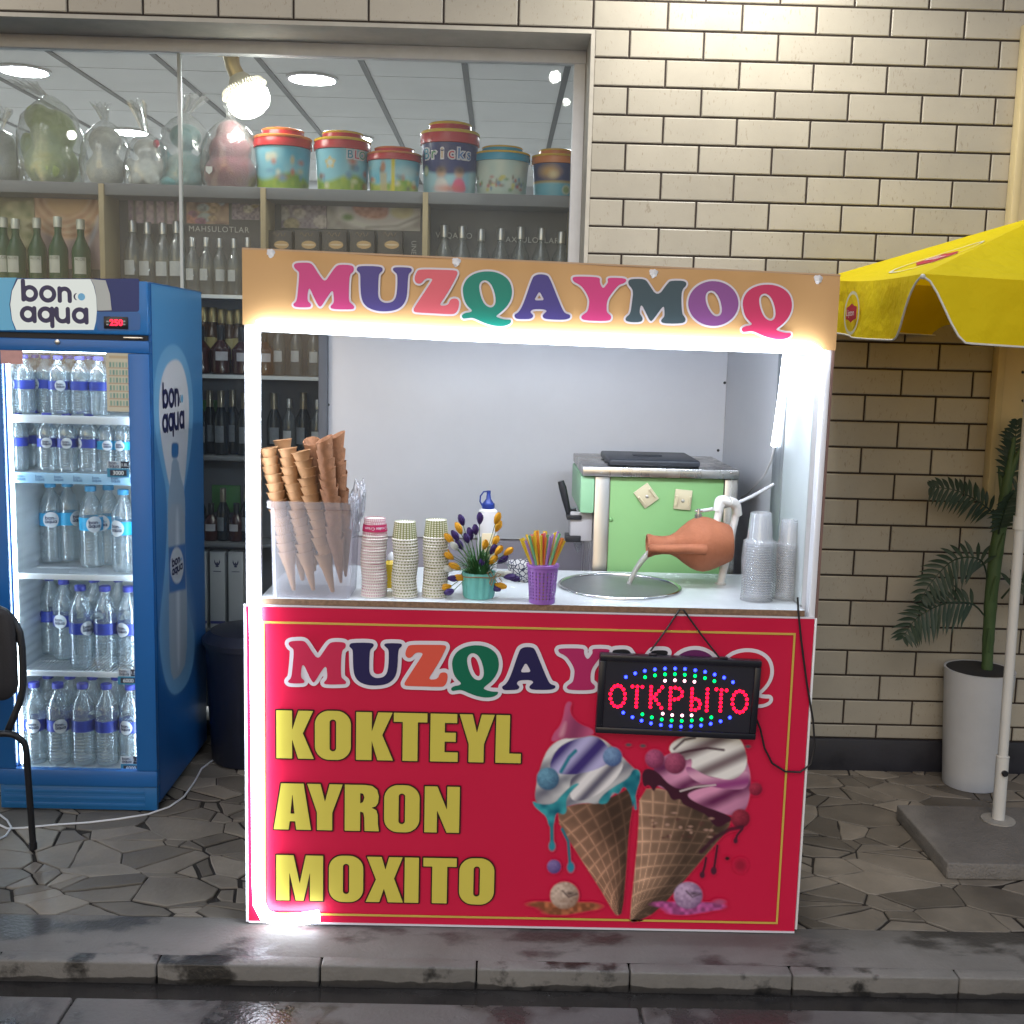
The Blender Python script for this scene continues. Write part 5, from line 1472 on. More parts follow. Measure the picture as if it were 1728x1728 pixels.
b.lathe([(.019, .0005), (.019, .004), (.0135, .006)], (pb.x, YJ + yb2_, ZC), 0, 20)
b.build('base_collar', pv, pipe)
b = M(); q = j6(1044, 535); b.lathe([(.012, -.004), (.012, .012), (.007, .013), (.006, .028), (0, .03)], q, 0, 16)
b.tube([q + Vector((-.012, -.002, .022)), q + Vector((.012, -.002, .022))], .004, 0, 8); b.build('valve', steel, pipe)
b = M(); h0 = q + Vector((.006, 0, .022)); h1 = atx(*r6(1434, 362), xs_in - .008)
hs = [h0.lerp(h1, t) + Vector((0, 0, -.018 * math.sin(math.pi * t))) for t in np.linspace(0, 1, 60)]
b.tube(hs, [.0052 + .0012 * (i % 2) for i in range(60)], 0, 10); b.build('hose', mat('hose_white', (.66, .67, .70), .45), pipe)
b = M()
sp = [j6(*p_) for p_ in ((792, 716), (776, 732), (748, 762), (722, 800), (700, 842), (682, 882), (668, 920), (655, 960))]
sp = [v + Vector((0, 0, 0)) for v in sp]; sp.append(sp[-1] + Vector((-.006, 0, -.08)))
b.tube(sp, [.010, .011, .0095, .0085, .0085, .008, .0078, .0075, .007], 0, 12)
o = b.build('poured_stream', mat('milk_white', (.66, .66, .63), .15, spec=.5, trans=.45), org=sp[0])
tag(o, 'thin white stream of drink falling from the jug mouth into the sink', 'liquid')

# ================================================================== BEHIND THE SHOP WINDOW
SY0, SY1 = .42, .615
zs = lambda x, y, Y=SY0: at(x, y, Y).z
Z_top = zs(700, 323); Z_fas = zs(700, 343)
shelf_z = [zs(370, 497), zs(370, 632), zs(370, 771), zs(370, 917), zs(370, 1062)]
SX0, SX1 = -3.2, .02
unit = thing('shop_shelving', 'grey shop shelving with beige uprights right behind the window glass', 'shelves', (-1.6, .6, 0))
gshelf = mat('grey_shelf', (.20, .205, .22), .55, var=.12, vs=4)
b = M(); b.box(SX0, SX1, SY0, .82, Z_fas, Z_top, 0, .003); b.build('top_board', gshelf, unit)
b = M(); b.box(SX0, SX1, SY1 + .001, SY1 + .02, .02, Z_fas + .01); b.build('back_board', mat('dark_grey_back', (.17, .175, .20), .6, var=.2, vs=3), unit)
wood = mat('beige_upright', (.46, .36, .21), .55, var=.15, vs=8)
for x, y in ((172, 400), (444, 400), (717, 400), (965, 400), (-90, 400)):
    q = at(x, y, SY0 - .012); b = M(); b.box(q.x - .012, q.x + .012, SY0 - .012, SY1, shelf_z[0] + .0005, Z_top - .004, 0, .002); b.build('upright', wood, unit)
edge_w = mat('shelf_edge_white', (.74, .76, .78), .35)
for k, z in enumerate(shelf_z):
    b = M(); b.box(SX0, SX1, SY0 + .006, SY1, z - .018, z, 0, .002); bo_ = b.build('shelf', gshelf, unit)
    if k < 2:
        b = M(); b.box(SX0, SX1, SY0 - .001, SY0 + .0055, z - .017, z - .001); b.build('edge_strip', edge_w, bo_)
# food pictures on the back board
def food(name, lab, xr_, yr_, style, cat_='picture'):
    a, c = at(xr_[0], yr_[1], SY1 - .006), at(xr_[1], yr_[0], SY1 - .006)
    w, h = c.x - a.x, c.z - a.z
    pn = Paint(0, w, 0, h, max(w, h) / 60, (.3, .28, .26))
    X, Y = pn.X / h, pn.Y / h; n1, n2 = vnoise(X, Y, 5, 2), vnoise(X, Y, 11, 4)
    if style == 'pancake':
        r_ = np.hypot(X - .5 * w / h, Y - 1.02)
        pn.put(np.full(X.shape, -1.), lerp((.20, .12, .16), (.50, .36, .36), n1))
        rr_ = .5 + .5 * np.sin(r_ * 60 + 3 * n1); pn.put(r_ - .62, lerp((.42, .20, .12), (.74, .50, .34), np.clip(rr_ * .5 + n2 * .5, 0, 1)), .03)
        pn.put(r_ - .30, (.62, .38, .20), .05); pn.poly([(.62 * w, 0), (w, .55 * h), (w, .8 * h), (.9 * w, .5 * h), (.7 * w, .1 * h)], (.55, .55, .66), .01)
    elif style == 'plate':
        pn.put(np.full(X.shape, -1.), lerp((.30, .28, .30), (.46, .44, .46), n1))
        pn.disc(w * .55, h * .72, w * .46, h * .72, (.66, .64, .68)); pn.disc(w * .55, h * .78, w * .36, h * .58, (.56, .52, .56))
        pn.poly([(w * .25, h * .95), (w * .3, h * .5), (w * .5, h * .35), (w * .66, h * .45), (w * .66, h)], lerp((.40, .16, .14), (.66, .36, .30), n2), smooth=2)
        pn.disc(w * .80, h * .72, w * .13, h * .3, lerp((.55, .50, .30), (.70, .66, .46), n1)); pn.disc(w * .22, h * .42, w * .06, h * .12, (.12, .24, .07))
        pn.line([(w * .42, h * .08), (w * .75, h * .16), (w * .98, h * .5)], h * .03, (.22, .20, .22))
    elif style == 'bowls':
        pn.put(np.full(X.shape, -1.), lerp((.14, .10, .18), (.36, .32, .42), n2))
        rg = np.random.default_rng(int(xr_[0]))
        for k in range(9):
            cx, cy_, r_ = rg.uniform(0, w), rg.uniform(0, h), rg.uniform(.12, .26) * h
            c_ = ((.62, .56, .60), (.55, .46, .30), (.66, .62, .62), (.36, .30, .40))[k % 4]; pn.disc(cx, cy_, r_ * 1.3, r_, lerp(np.array(c_) * .45, c_, n2), .004)
    elif style == 'meat':
        pn.put(np.full(X.shape, -1.), lerp((.16, .09, .10), (.50, .34, .24), n1))
        rg = np.random.default_rng(8)
        for k in range(12):
            cx, cy_, r_ = rg.uniform(0, w), rg.uniform(0, h), rg.uniform(.1, .24) * h
            c_ = ((.55, .22, .18), (.42, .48, .52), (.58, .40, .26), (.30, .10, .22))[k % 4]; pn.disc(cx, cy_, r_ * 1.5, r_, lerp(np.array(c_) * .4, c_, n2), .004)
    elif style == 'greens':
        pn.put(np.full(X.shape, -1.), lerp((.10, .12, .06), (.36, .30, .12), n1))
        for k in range(8):
            rg = np.random.default_rng(k + 40); pn.disc(rg.uniform(0, w), rg.uniform(0, h), .2 * h, .15 * h, lerp((.12, .18, .06), (.55, .52, .34), n2), .006)
    else:
        pn.put(np.full(X.shape, -1.), lerp((.24, .16, .28), (.48, .38, .46), n2))
        for k in range(5): pn.line([(w * (.12 + .2 * k), 0), (w * (.12 + .2 * k), h * .9)], w * .03, (.10, .10, .12))
    pn.C = np.clip(pn.C * 1.35, 0, .85)
    m_ = pn.mesh(lambda x, y: (a.x + x, SY1 - .006, a.z + y))
    n = len(m_.v); m_.col = np.concatenate([m_.col, np.ones((4, 4)) * .5])
    m_.add([(a.x, SY1 - .0055, a.z), (c.x, SY1 - .0055, a.z), (c.x, SY1 - .0002, a.z), (a.x, SY1 - .0002, a.z)], [(0, 1, 2, 3)])
    tag(m_.build(name, mat('printed_paint', (.5, .5, .5), .34, attr='paint'), org=(a.x, SY1, a.z)), lab, cat_, 'food pictures behind the shelves')
food('food_picture', 'pink pancake picture behind the green bottles', (61, 166), (331, 452), 'pancake')
food('food_picture', 'dark picture of greens and fruit at the far left of the shelving', (-60, 58), (328, 452), 'greens')
food('food_picture', 'narrow purple picture strip behind the tall clear bottles', (217, 303), (333, 376), 'strip')
food('food_picture', 'picture of sliced meat and vegetables above white capital letters', (315, 386), (335, 377), 'meat')
food('food_picture', 'small picture of pale bowls beside the sliced meat picture', (391, 438), (336, 370), 'bowls')
food('food_picture', 'picture of dumplings in bowls beside the white plate picture', (475, 551), (341, 384), 'bowls')
food('food_picture', 'picture of a white plate with ham and egg', (552, 710), (342, 386), 'plate')
def sign_text(s, x, y, hpx, lab, rot=0, sp=1.0, col=(.72, .73, .74)):
    q = at(x, y, SY1 - .012); size = hpx * (SY1 + 4.81) / FPX / .70
    tf = text_flat(s, size, 'LEFT', sp, .0); b = M()
    U, V = (UX, UZ) if not rot else (Vector((0, 0, -1)), Vector((1, 0, 0)))
    b.flat(tf, q, U, V)
    tag(b.build('wall_lettering', mat('sign_white', col, .4), org=q, smooth=0), lab, 'lettering')
sign_text('MAHSULOTLAR', 318, 386, 9, 'white capital letters under the sliced meat picture', 0, 1.14)
sign_text('V  QA   O   T', 735, 397, 9, 'broken row of white capitals behind the right hand clear bottles', 0, 1.1)
sign_text('MAXSULOTLAR', 842, 404, 9, 'white capital letters behind the bottles at the right end of the shelf', 0, 1.14)
sign_text('UNEXIS', 698, 406, 8, 'small vertical white letters beside the dark coffee boxes', 1, 1.0, (.72, .66, .52))

# ---- bottles of the shop
cl_glass = clear_mat('bottle_glass', (.80, .84, .85), .10, (.55, .58, .60), .08, .06, .36)
def shop_bottle(name, mats_, h, r, neck, labh, labm, capm, capn=.16, sh=.62):
    t = thing(name, 'x', 'bottle', (0, 0, 0))
    b = M(); b.lathe([(0, .001), (r * .9, .001), (r, .006), (r, h * sh * .92), (r * .92, h * sh), (neck * 1.25, h * (sh + .13)), (neck, h * (sh + .17)), (neck, h * (1 - capn * .5)), (0, h * (1 - capn * .5))], (0, 0, 0), 0, 18)
    b.build('body', mats_, t)
    b = M(); b.lathe([(neck * 1.18, h * (1 - capn)), (neck * 1.22, h - .003), (neck * 1.1, h), (0, h)], (0, 0, 0), 0, 16); b.build('cap', capm, t)
    if labm:
        b = M(); n = 10; vs = []
        for k in range(n + 1):
            a = -math.pi / 2 - .62 + 1.24 * k / n
            vs += [((r + .0008) * math.cos(a), (r + .0008) * math.sin(a), h * labh[0]), ((r + .0008) * math.cos(a), (r + .0008) * math.sin(a), h * labh[1])]
        b.add(vs, [(2 * k, 2 * k + 2, 2 * k + 3, 2 * k + 1) for k in range(n)]); b.build('label', labm, t)
    return t
aloe = shop_bottle('juice_bottle', mat('green_bottle', (.012, .07, .025), .22, var=.1, spec=.35), .29, .038, .014, (.24, .47), mat('label_white', (.58, .58, .52), .5, var=.15, vs=30), mat('cap_pale', (.62, .62, .54), .35, .2), .14, .60)
tf = text_flat('ALOE', .017); b = M(); vv = []
for x, y in tf[0]:
    a = -math.pi / 2 + x / .039; vv.append((.0398 * math.cos(a), .0398 * math.sin(a), .29 * .44 + y))
b.add(vv, tf[1]); b.build('lettering', mat('label_ink', (.03, .07, .03), .5), aloe, smooth=0)
vod = shop_bottle('clear_bottle', cl_glass, .27, .034, .012, (.25, .45), mat('label_grey', (.50, .52, .54), .5, var=.2, vs=30), mat('cap_silver', (.55, .55, .56), .3, .8), .16, .64)
brd = shop_bottle('brandy_bottle', mat('amber_dark', (.045, .010, .008), .12, spec=.6, var=.2), .21, .044, .014, (.28, .46), mat('label_lav', (.52, .50, .54), .5, var=.15, vs=30), mat('cap_black', (.02, .02, .022), .3), .30, .55)
tal = shop_bottle('wine_bottle', mat('dark_bottle', (.014, .018, .022), .10, spec=.6), .30, .036, .014, (.20, .46), mat('label_dim', (.20, .22, .25), .5, var=.4, vs=40), mat('cap_foil', (.30, .26, .20), .3, .7), .26, .60)
sml = shop_bottle('mini_bottle', mat('brown_bottle', (.10, .05, .02), .12, spec=.6), .17, .024, .010, (.22, .55), mat('label_yellow', (.52, .44, .18), .5, var=.3, vs=30), mat('cap_gold', (.40, .32, .16), .3, .7), .22, .60)
fresh = {}
def put_bottle(proto, x, z, Y, lab, group, s=1.0):
    o = proto if proto.name not in fresh else copy_tree(proto)
    fresh[proto.name] = 1
    q = at(x, 500, Y); o.location = (q.x, Y, z + .0005); o.rotation_euler = (0, 0, random.uniform(-.35, .35)); o.scale = (s, s, s * random.uniform(.97, 1.03))
    tag(o, lab, 'bottle', group)
    return o
ordn = ['first', 'second', 'third', 'fourth', 'fifth', 'sixth', 'seventh', 'eighth', 'ninth']
for k, x in enumerate((-22, 10, 30, 66, 101, 139)):
    put_bottle(aloe, x, shelf_z[0], .50 + .03 * (k % 2), 'dark green juice bottle with a white label, %s from the left above the fridge' % ordn[k], 'green juice bottles on the shelf above the fridge', 1.12)
for k, x in enumerate((226, 251, 277, 300)):
    put_bottle(vod, x, shelf_z[0], .56, 'tall clear bottle, %s from the left below the purple picture strip' % ordn[k], 'clear bottles below the purple strip', 1.22)
for k, x in enumerate((326, 349, 372, 396, 419)):
    put_bottle(vod, x, shelf_z[0], .54, 'clear bottle, %s from the left below the sliced meat picture' % ordn[k], 'clear bottles below the sliced meat picture', .95)
for k, x in enumerate((748, 778, 810, 843, 876, 911, 944)):
    put_bottle(vod, x, shelf_z[0], .55, 'clear bottle, %s from the left over the peach header at the right' % ordn[k], 'clear bottles in the right hand bay', 1.25)
for k, x in enumerate((330, 344, 359, 374, 388, 402, 416)):
    put_bottle(sml, x, shelf_z[1] + .0005, .582, 'slim brown bottle, %s from the left in the back row behind the brandy' % ordn[k], 'slim bottles in the back row', 1.75)
for k, x in enumerate((338, 372, 408, 446)):
    put_bottle(brd, x, shelf_z[1], .52, 'dark red brandy bottle with a pale label, %s beside the fridge' % ordn[k], 'brandy bottles between fridge and stall', 1.05)
for k, x in enumerate((470, 500, 530)):
    put_bottle(vod, x, shelf_z[1], .53, 'squat clear bottle, %s from the left seen through the upper stall opening' % ordn[k], 'clear bottles seen through the stall', .92)
for k, x in enumerate((334, 352, 371, 391, 411)):
    put_bottle(tal, x, shelf_z[2], .52 + .05 * (k % 2), 'dark bottle, %s from the fridge on the middle shelf' % ordn[k], 'dark bottles on the middle shelf', .98)
for k, x in enumerate((462, 488, 512, 536)):
    put_bottle((tal, vod)[k % 2], x, shelf_z[2], .53, 'grey bottle, %s from the left above the wafer cones' % ordn[k], 'bottles seen above the wafer cones', .98)
for k, x in enumerate((332, 352, 373, 396, 414)):
    put_bottle(brd if k % 2 else tal, x, shelf_z[3], .50, 'black bottle, %s from the fridge on the shelf over the white boxes' % ordn[k], 'black bottles over the white boxes', .85)
for k, x in enumerate((352, 382)):
    q = at(x, 640, .66); z = shelf_z[1 + k] if k == 0 else shelf_z[3]
    b = M(); b.box(q.x - .06, q.x + .075, .598, .612, shelf_z[2 + k] + .12, shelf_z[2 + k] + .25, 0, .002)
    tag(b.build('green_carton', mat('leaf_green_card', (.10, .30, .09), .5, var=.2), org=(q.x, .75, shelf_z[2 + k] + .12)), ('bright green card behind the dark bottles' if k == 0 else 'bright green card above the black bottles'), 'card')
# white boxes with crests
wb = mat('white_carton', (.58, .58, .60), .45, var=.05)
for k, x in enumerate((336, 367, 398)):
    q = at(x, 1000, SY0 + .02); w = .0345
    t = thing('gift_box', 'tall white gift box with a blue crest, %s from the fridge' % ordn[k], 'box', (q.x, .50, shelf_z[4]), 'white gift boxes on the bottom shelf')
    zt_ = zs(370, 931, SY0 + .02)
    b = M(); b.box(q.x - w, q.x + w, SY0 + .02, SY0 + .09, shelf_z[4] + .0005, zt_, 0, .002); b.build('carton', wb, t)
    b = M(); b.box(q.x - w - .0003, q.x + w + .0003, SY0 + .0190, SY0 + .0198, shelf_z[4] + .022, shelf_z[4] + .035); b.build('blue_band', mat('band_blue', (.08, .08, .26), .4), t)
    zc2 = zt_ - .055; b = M(); O = (q.x, SY0 + .0192, zc2)
    for s_ in (-1, 1):
        b.poly([(s_ * .002, -.012), (s_ * .010, -.006), (s_ * .014, .006), (s_ * .012, .018), (s_ * .009, .008), (s_ * .006, .001), (s_ * .002, -.003)][::s_], O, UX, UZ)
    b.poly(ellipse(0, -.002, .0035, .009, 12), O, UX, UZ, 0); b.poly(ellipse(0, -.014, .008, .004, 12), (O[0], O[1] - .0005, O[2]), UX, UZ)
    b.box(q.x - .018, q.x + .018, SY0 + .0188, SY0 + .0192, zc2 - .040, zc2 - .037)
    b.build('crest', mat('crest_blue', (.05, .05, .12), .5), t)
# dark coffee boxes
cb = mat('coffee_box_brown', (.045, .035, .03), .4, var=.2); cg = mat('coffee_gold', (.42, .28, .14), .35, .4)
for k, x in enumerate((472, 518, 564, 611, 658)):
    q = at(x, 420, SY0 + .05); w = .055
    t = thing('coffee_box', 'dark brown box with a gold oval, %s from the left above the stall header' % ordn[k], 'box', (q.x, .5, shelf_z[0]), 'dark coffee boxes on the shelf')
    zt_ = zs(x, 389, SY0 + .05)
    b = M(); b.box(q.x - w, q.x + w, SY0 + .05, SY0 + .15, shelf_z[0] + .0005, zt_, 0, .002); b.build('carton', cb, t)
    b = M(); O = (q.x + .008, SY0 + .0492, zs(x, 413, SY0 + .05)); b.poly(ellipse(0, 0, .033, .018, 24), O, UX, UZ)
    b.poly(ellipse(0, 0, .028, .004, 16), (O[0], O[1] - .0006, O[2]), UX, UZ, 0, 1)
    b.tube([(q.x - .03 + .007 * i, SY0 + .0485, O[2] + .045 + .010 * math.sin(i * 1.7)) for i in range(9)], .0012, 0, 5)
    b.build('gold_print', [cg, mat('coffee_cream', (.60, .48, .34), .4)], t)

# ---- toy buckets
def bucket(cx, base_y, top_y, wpx, lab, lidc, rimc, draw, Y=.60, word_=None):
    sc_px = (Y + 4.81) / FPX
    q = at(cx, 500, Y); r = wpx * sc_px / 2; z0 = Z_top + .0005; zt_ = at(cx, top_y, Y).z; H = zt_ - z0
    t = thing('toy_bucket', lab, 'bucket', (q.x, Y, z0), 'toy brick buckets on top of the shelving')
    rb, rt = r * .86, r * .95; hb = H * .72
    pn = Paint(-1.75, 1.75, 0, 1, .035, (.2, .45, .6)); draw(pn)
    pn2 = pn.mesh(lambda a, v: (q.x + (rb + (rt - rb) * v) * math.sin(a), Y - (rb + (rt - rb) * v) * math.cos(a), z0 + hb * v))
    b = pn2; n0 = len(b.v)
    b.lathe([(0, .001), (rb * .995, .0), (rb * .996, .002), (rt * .996, hb), (0, hb)], (q.x, Y, z0), 0, 36)
    b.col = np.concatenate([b.col, np.tile([.35, .5, .6, 1], (len(b.v) - n0, 1))])
    body = b.build('body', mat('bucket_print', (.5, .5, .5), .28, attr='paint'), t)
    b = M(); b.lathe([(rt, hb * .93), (r, hb * .94), (r * 1.0, hb * 1.06), (r * .97, hb * 1.10), (r * .97, hb * 1.13), (r * .93, hb * 1.15)], (q.x, Y, z0), 0, 40); b.lathe([(rt, hb * .93), (r * .94, hb * 1.149), (r * .75, hb * 1.17), (r * .70, H * .95), (r * .5, H * .985), (0, H)], (q.x, Y, z0), 0, 40)
    b.build('lid', mat('lid_' + lidc[0], lidc[1], .25), t)
    b = M(); b.lathe([(r * .95, hb * 1.152), (r * .99, hb * 1.12), (r * 1.0, hb * 1.16), (r * .96, hb * 1.18)], (q.x, Y, z0), 0, 40); b.lathe([(r * .71, H * .93), (r * .73, H * .955), (r * .68, H * .968)], (q.x, Y, z0), 0, 32); b.build('lid_rim', mat('lid_' + rimc[0], rimc[1], .25), t)
    if word_:
        s, size, v0, cols, a0 = word_
        for k, ch in enumerate(s):
            for lay, (bold, off) in enumerate(((.006, .0022), (0.0, .0060))):
                tf = text_flat(ch, size, 'CENTER', 1.0, bold); b = M(); vv = []
                rr_ = rb + (rt - rb) * v0
                for x, y in tf[0]:
                    a = a0 + (k - (len(s) - 1) / 2) * size * .62 / rr_ + x / rr_
                    zz_ = hb * v0 + y; rz = rb + (rt - rb) * zz_ / hb + off
                    vv.append((q.x + rz * math.sin(a), Y - rz * math.cos(a), z0 + zz_))
                b.add(vv, tf[1]); b.build('letter', mat('print_white', (.72, .68, .74), .38) if lay == 0 else mat('toyletter_%d' % cols[k][0], cols[k][1], .35), body, smooth=0)
    return t
RED = ('red', (.48, .03, .035)); YEL = ('yellow', (.66, .42, .03)); BLU = ('blue', (.03, .30, .48)); ORA = ('orange', (.62, .20, .05))
def d_sky(seed, low=(.36, .46, .06)):
    def dr(p):
        p.put(np.full(p.X.shape, -1.), lerp((.10, .42, .60), (.35, .62, .70), np.clip(vnoise(p.X, p.Y, 2.5, seed), 0, 1)))
        p.put(p.Y - .30 - .08 * np.sin(p.X * 3), lerp((.16, .32, .05), low, vnoise(p.X, p.Y, 7, seed)), .06)
        rg = np.random.default_rng(seed)
        for k in range(16):
            c = ((.60, .14, .08), (.62, .50, .26), (.16, .14, .12), (.72, .66, .5), (.16, .32, .5))[k % 5]
            p.disc(rg.uniform(-1.5, 1.5), rg.uniform(.10, .72), rg.uniform(.05, .17), rg.uniform(.03, .09), c, .05, .85)
    return dr
def d_star(p):
    d_sky(31)(p)
    st = [(-.35 + (.26 if k % 2 == 0 else .15) * math.sin(k * math.pi / 5), .62 + (.15 if k % 2 == 0 else .085) * math.cos(k * math.pi / 5)) for k in range(10)]
    p.poly(st, (.66, .44, .08), .03, smooth=1); p.disc(-.35, .62, .12, .07, (.46, .62, .66), .03)
def d_small(p):
    d_sky(17, (.5, .5, .1))(p); p.put(np.abs(p.X - .05) - .07, (.66, .55, .03)); p.disc(-.35, .72, .10, .16, (.40, .18, .10), .05); p.put(np.maximum(np.abs(p.X + .35) - .15, p.Y - .55), (.50, .40, .22), .05, .8); p.disc(.7, .6, .5, .16, (.55, .66, .66), .1, .7)
def d_navy(p):
    p.put(np.full(p.X.shape, -1.), (.02, .03, .15)); p.put(p.Y - .40 + .05 * np.cos(p.X * 2), lerp((.10, .32, .48), (.42, .62, .68), vnoise(p.X, p.Y, 4, 6)), .03)
    for cx, c in ((-.28, (.62, .58, .58)), (.42, (.60, .10, .20))):
        p.disc(cx, .36, .17, .085, (.52, .32, .22), .04); p.disc(cx, .43, .18, .06, (.10, .06, .05), .04); p.poly([(cx - .3, .02), (cx - .22, .24), (cx, .30), (cx + .22, .24), (cx + .34, .02)], c, .04)
    p.disc(.05, .08, .5, .06, (.5, .12, .08), .05, .8); p.disc(-1.0, .42, .15, .09, (.30, .42, .12), .03); p.disc(-1.0, .42, .11, .065, (.60, .62, .5), .03)
def d_white(p):
    p.put(np.full(p.X.shape, -1.), lerp((.42, .56, .54), (.62, .66, .58), vnoise(p.X, p.Y, 3, 2)))
    rg = np.random.default_rng(4)
    for k in range(46):
        c = ((.50, .08, .08), (.10, .22, .40), (.62, .55, .12), (.14, .28, .12), (.20, .12, .10))[k % 5]; p.disc(rg.normal(0, .6), rg.uniform(.12, .5), rg.uniform(.03, .09), rg.uniform(.02, .06), c, .03, .85)
def d_dark(p):
    p.put(np.full(p.X.shape, -1.), (.05, .06, .17)); p.put(p.Y - .42, (.14, .42, .56), .02); p.put(np.abs(p.Y - .43) - .02, (.62, .42, .06)); p.disc(-.35, .70, .42, .15, (.55, .32, .12), .1); p.disc(-.15, .62, .2, .1, (.62, .5, .3), .06)
    p.disc(.45, .22, .20, .13, (.55, .60, .50), .02); p.disc(.45, .22, .14, .09, (.30, .42, .20), .02)
bucket(478, 318, 217, 95, 'sky blue toy bucket with a red lid, farthest left of the buckets', RED, ORA, d_sky(5))
bucket(577, 320, 222, 93, 'sky blue toy bucket with a yellow star badge and a red lid', RED, YEL, d_star, word_=('BLO', .05, .80, [(0, (.05, .30, .42)), (1, (.60, .05, .10)), (2, (.05, .40, .25))], .66))
bucket(663, 325, 249, 90, 'short toy bucket with a yellow stripe and a red lid', RED, ORA, d_small, .57)
bucket(755, 327, 206, 97, 'tall navy toy bucket with colourful writing and a red lid', RED, YEL, d_navy, .56, ('Bricks', .066, .72, [(0, (.05, .42, .60)), (3, (.05, .25, .08)), (4, (.62, .42, .22)), (5, (.55, .03, .06)), (6, (.06, .20, .50)), (6, (.06, .20, .50))], -.06))
bucket(842, 328, 247, 92, 'pale toy bucket with a light blue lid', BLU, YEL, d_white, .58)
bucket(932, 330, 252, 82, 'navy and sky blue toy bucket with an orange lid at the right end', ORA, YEL, d_dark, .60)

# ---- plush toys wrapped in clear film
film = clear_mat('gift_film', (.97, .98, .98), .17, (.85, .87, .87), .10, .12, .46, 1.0, 26)
def plush_mat(n, c): return mat('plush_' + n, c, .95, var=.22, vs=40, bump=1.0, bs=140, sheen=.5, bdist=.004)
def merged(parts, vox=.010):
    """one soft body grown from several balls"""
    bm_ = bmesh.new(); mb = M()
    for c, r, sc in parts: mb.ball(c, r, 0, 18, 12, sc)
    me = bpy.data.meshes.new('tmp'); me.from_pydata(mb.v, [], mb.f); ob = bpy.data.objects.new('tmp', me); COL.objects.link(ob)
    md = ob.modifiers.new('r', 'REMESH'); md.mode = 'VOXEL'; md.voxel_size = vox
    sm = ob.modifiers.new('s', 'SMOOTH'); sm.iterations = 4; sm.factor = .5
    dg = bpy.context.evaluated_depsgraph_get(); dg.update()
    m2 = bpy.data.meshes.new_from_object(ob.evaluated_get(dg))
    out = M(); out.v = [tuple(v.co) for v in m2.vertices]; out.f = [tuple(p.vertices) for p in m2.polygons]; out.mi = [0] * len(out.f)
    bpy.data.objects.remove(ob); bpy.data.meshes.remove(me); bpy.data.meshes.remove(m2); bm_.free()
    return out
def toy(cx, y_base, y_neck, y_tip, wpx, lab, col, nm, Y, parts, tipdx=0, extra=None):
    k = (Y + 4.81) / FPX
    q = at(cx, 400, Y); z0 = Z_top + .001; H = at(cx, y_neck, Y).z - z0; r = wpx * k / 2; HT = at(cx, y_tip, Y).z - z0
    t = thing('wrapped_toy', lab, 'plush toy', (q.x, Y, z0), 'plush toys in clear film on top of the shelving')
    body = merged([((q.x + a * r, Y + o * r, z0 + v * H), s * r, sc) for a, o, v, s, sc in parts])
    body.v = [(x, y, max(z, z0 + .0015)) for x, y, z in body.v]
    bo_ = body.build('plush_body', plush_mat(nm, col), t, smooth=180)
    if extra: extra(bo_, q, r, H, z0, Y)
    b = M(); rg = random.Random(nm + lab); ph = [rg.uniform(0, 6.28) for _ in range(4)]
    wob = lambda a, z: .05 * math.sin(5 * a + ph[0] + z * 20) + .035 * math.sin(11 * a + ph[1] - z * 34) + .02 * math.sin(23 * a + ph[2])
    pr = [(r * .96, .0), (r * 1.04, H * .12), (r * 1.06, H * .35), (r * 1.0, H * .60), (r * .84, H * .80), (r * .52, H * .94), (r * .20, H * 1.02), (r * .13, H * 1.04)]
    wob2 = lambda a, z: .30 * math.sin(7 * a + ph[3]) + .15 * math.sin(15 * a)
    b.lathe_open(pr, (q.x, Y, z0), 0, 56, None, wob)
    k0 = len(b.v); b.lathe_open([(r * .13, H * 1.04), (r * .22, H * 1.04 + (HT - H) * .5), (r * .36, HT)], (q.x, Y, z0), 0, 48, None, wob2)
    b.v = b.v[:k0] + [(x + tipdx * k * max(0, (z - z0 - H) / max(.01, HT - H)), y, z + .008 * math.sin(9 * math.atan2(y - Y, x - q.x)) * (1 if z > z0 + H * 1.1 else 0)) for x, y, z in b.v[k0:]]
    b.build('film_wrap', film, t, smooth=80)
    return t
S1 = (1, 1, 1)
sit = [(0, 0, .28, .80, (1, .85, .8)), (0, -.05, .72, .62, (1, .9, .8)), (-.45, -.5, .12, .34, S1), (.45, -.5, .12, .34, S1), (-.75, -.2, .42, .26, (.8, .8, 1.4)), (.75, -.2, .42, .26, (.8, .8, 1.4))]
def face(bo_, q, r, H, z0, Y):
    b = M()
    for s_ in (-1, 1): b.ball((q.x + s_ * .20 * r, Y - .60 * r, z0 + .76 * H), .05 * r, 0, 10, 8)
    b.ball((q.x, Y - .66 * r, z0 + .67 * H), .06 * r, 0, 10, 8); b.build('face', mat('toy_eye', (.02, .02, .02), .2), bo_)
toy(4, 308, 222, 185, 88, 'fluffy grey white toy in clear film at the left edge of the window', (.66, .67, .66), 'grey', .60, [(0, 0, .32, .9, (1, .9, .8)), (0, 0, .72, .6, S1)], 6)
toy(91, 306, 168, 140, 100, 'large pale green toy in clear film', (.46, .58, .22), 'green', .58, [(0, 0, .24, .86, (1, .9, .9)), (.1, 0, .62, .72, (1, .9, 1)), (-.35, -.1, .78, .44, S1), (.2, -.6, .16, .5, (1, .8, .8)), (-.8, 0, .45, .26, (.8, .8, 1.8))], -42, None)
toy(182, 308, 207, 176, 74, 'white toy in clear film between the green toy and the small white toy', (.80, .81, .79), 'white', .57, [(0, 0, .26, .88, (1, .9, .9)), (0, 0, .70, .74, (1, .9, .9))], -8)
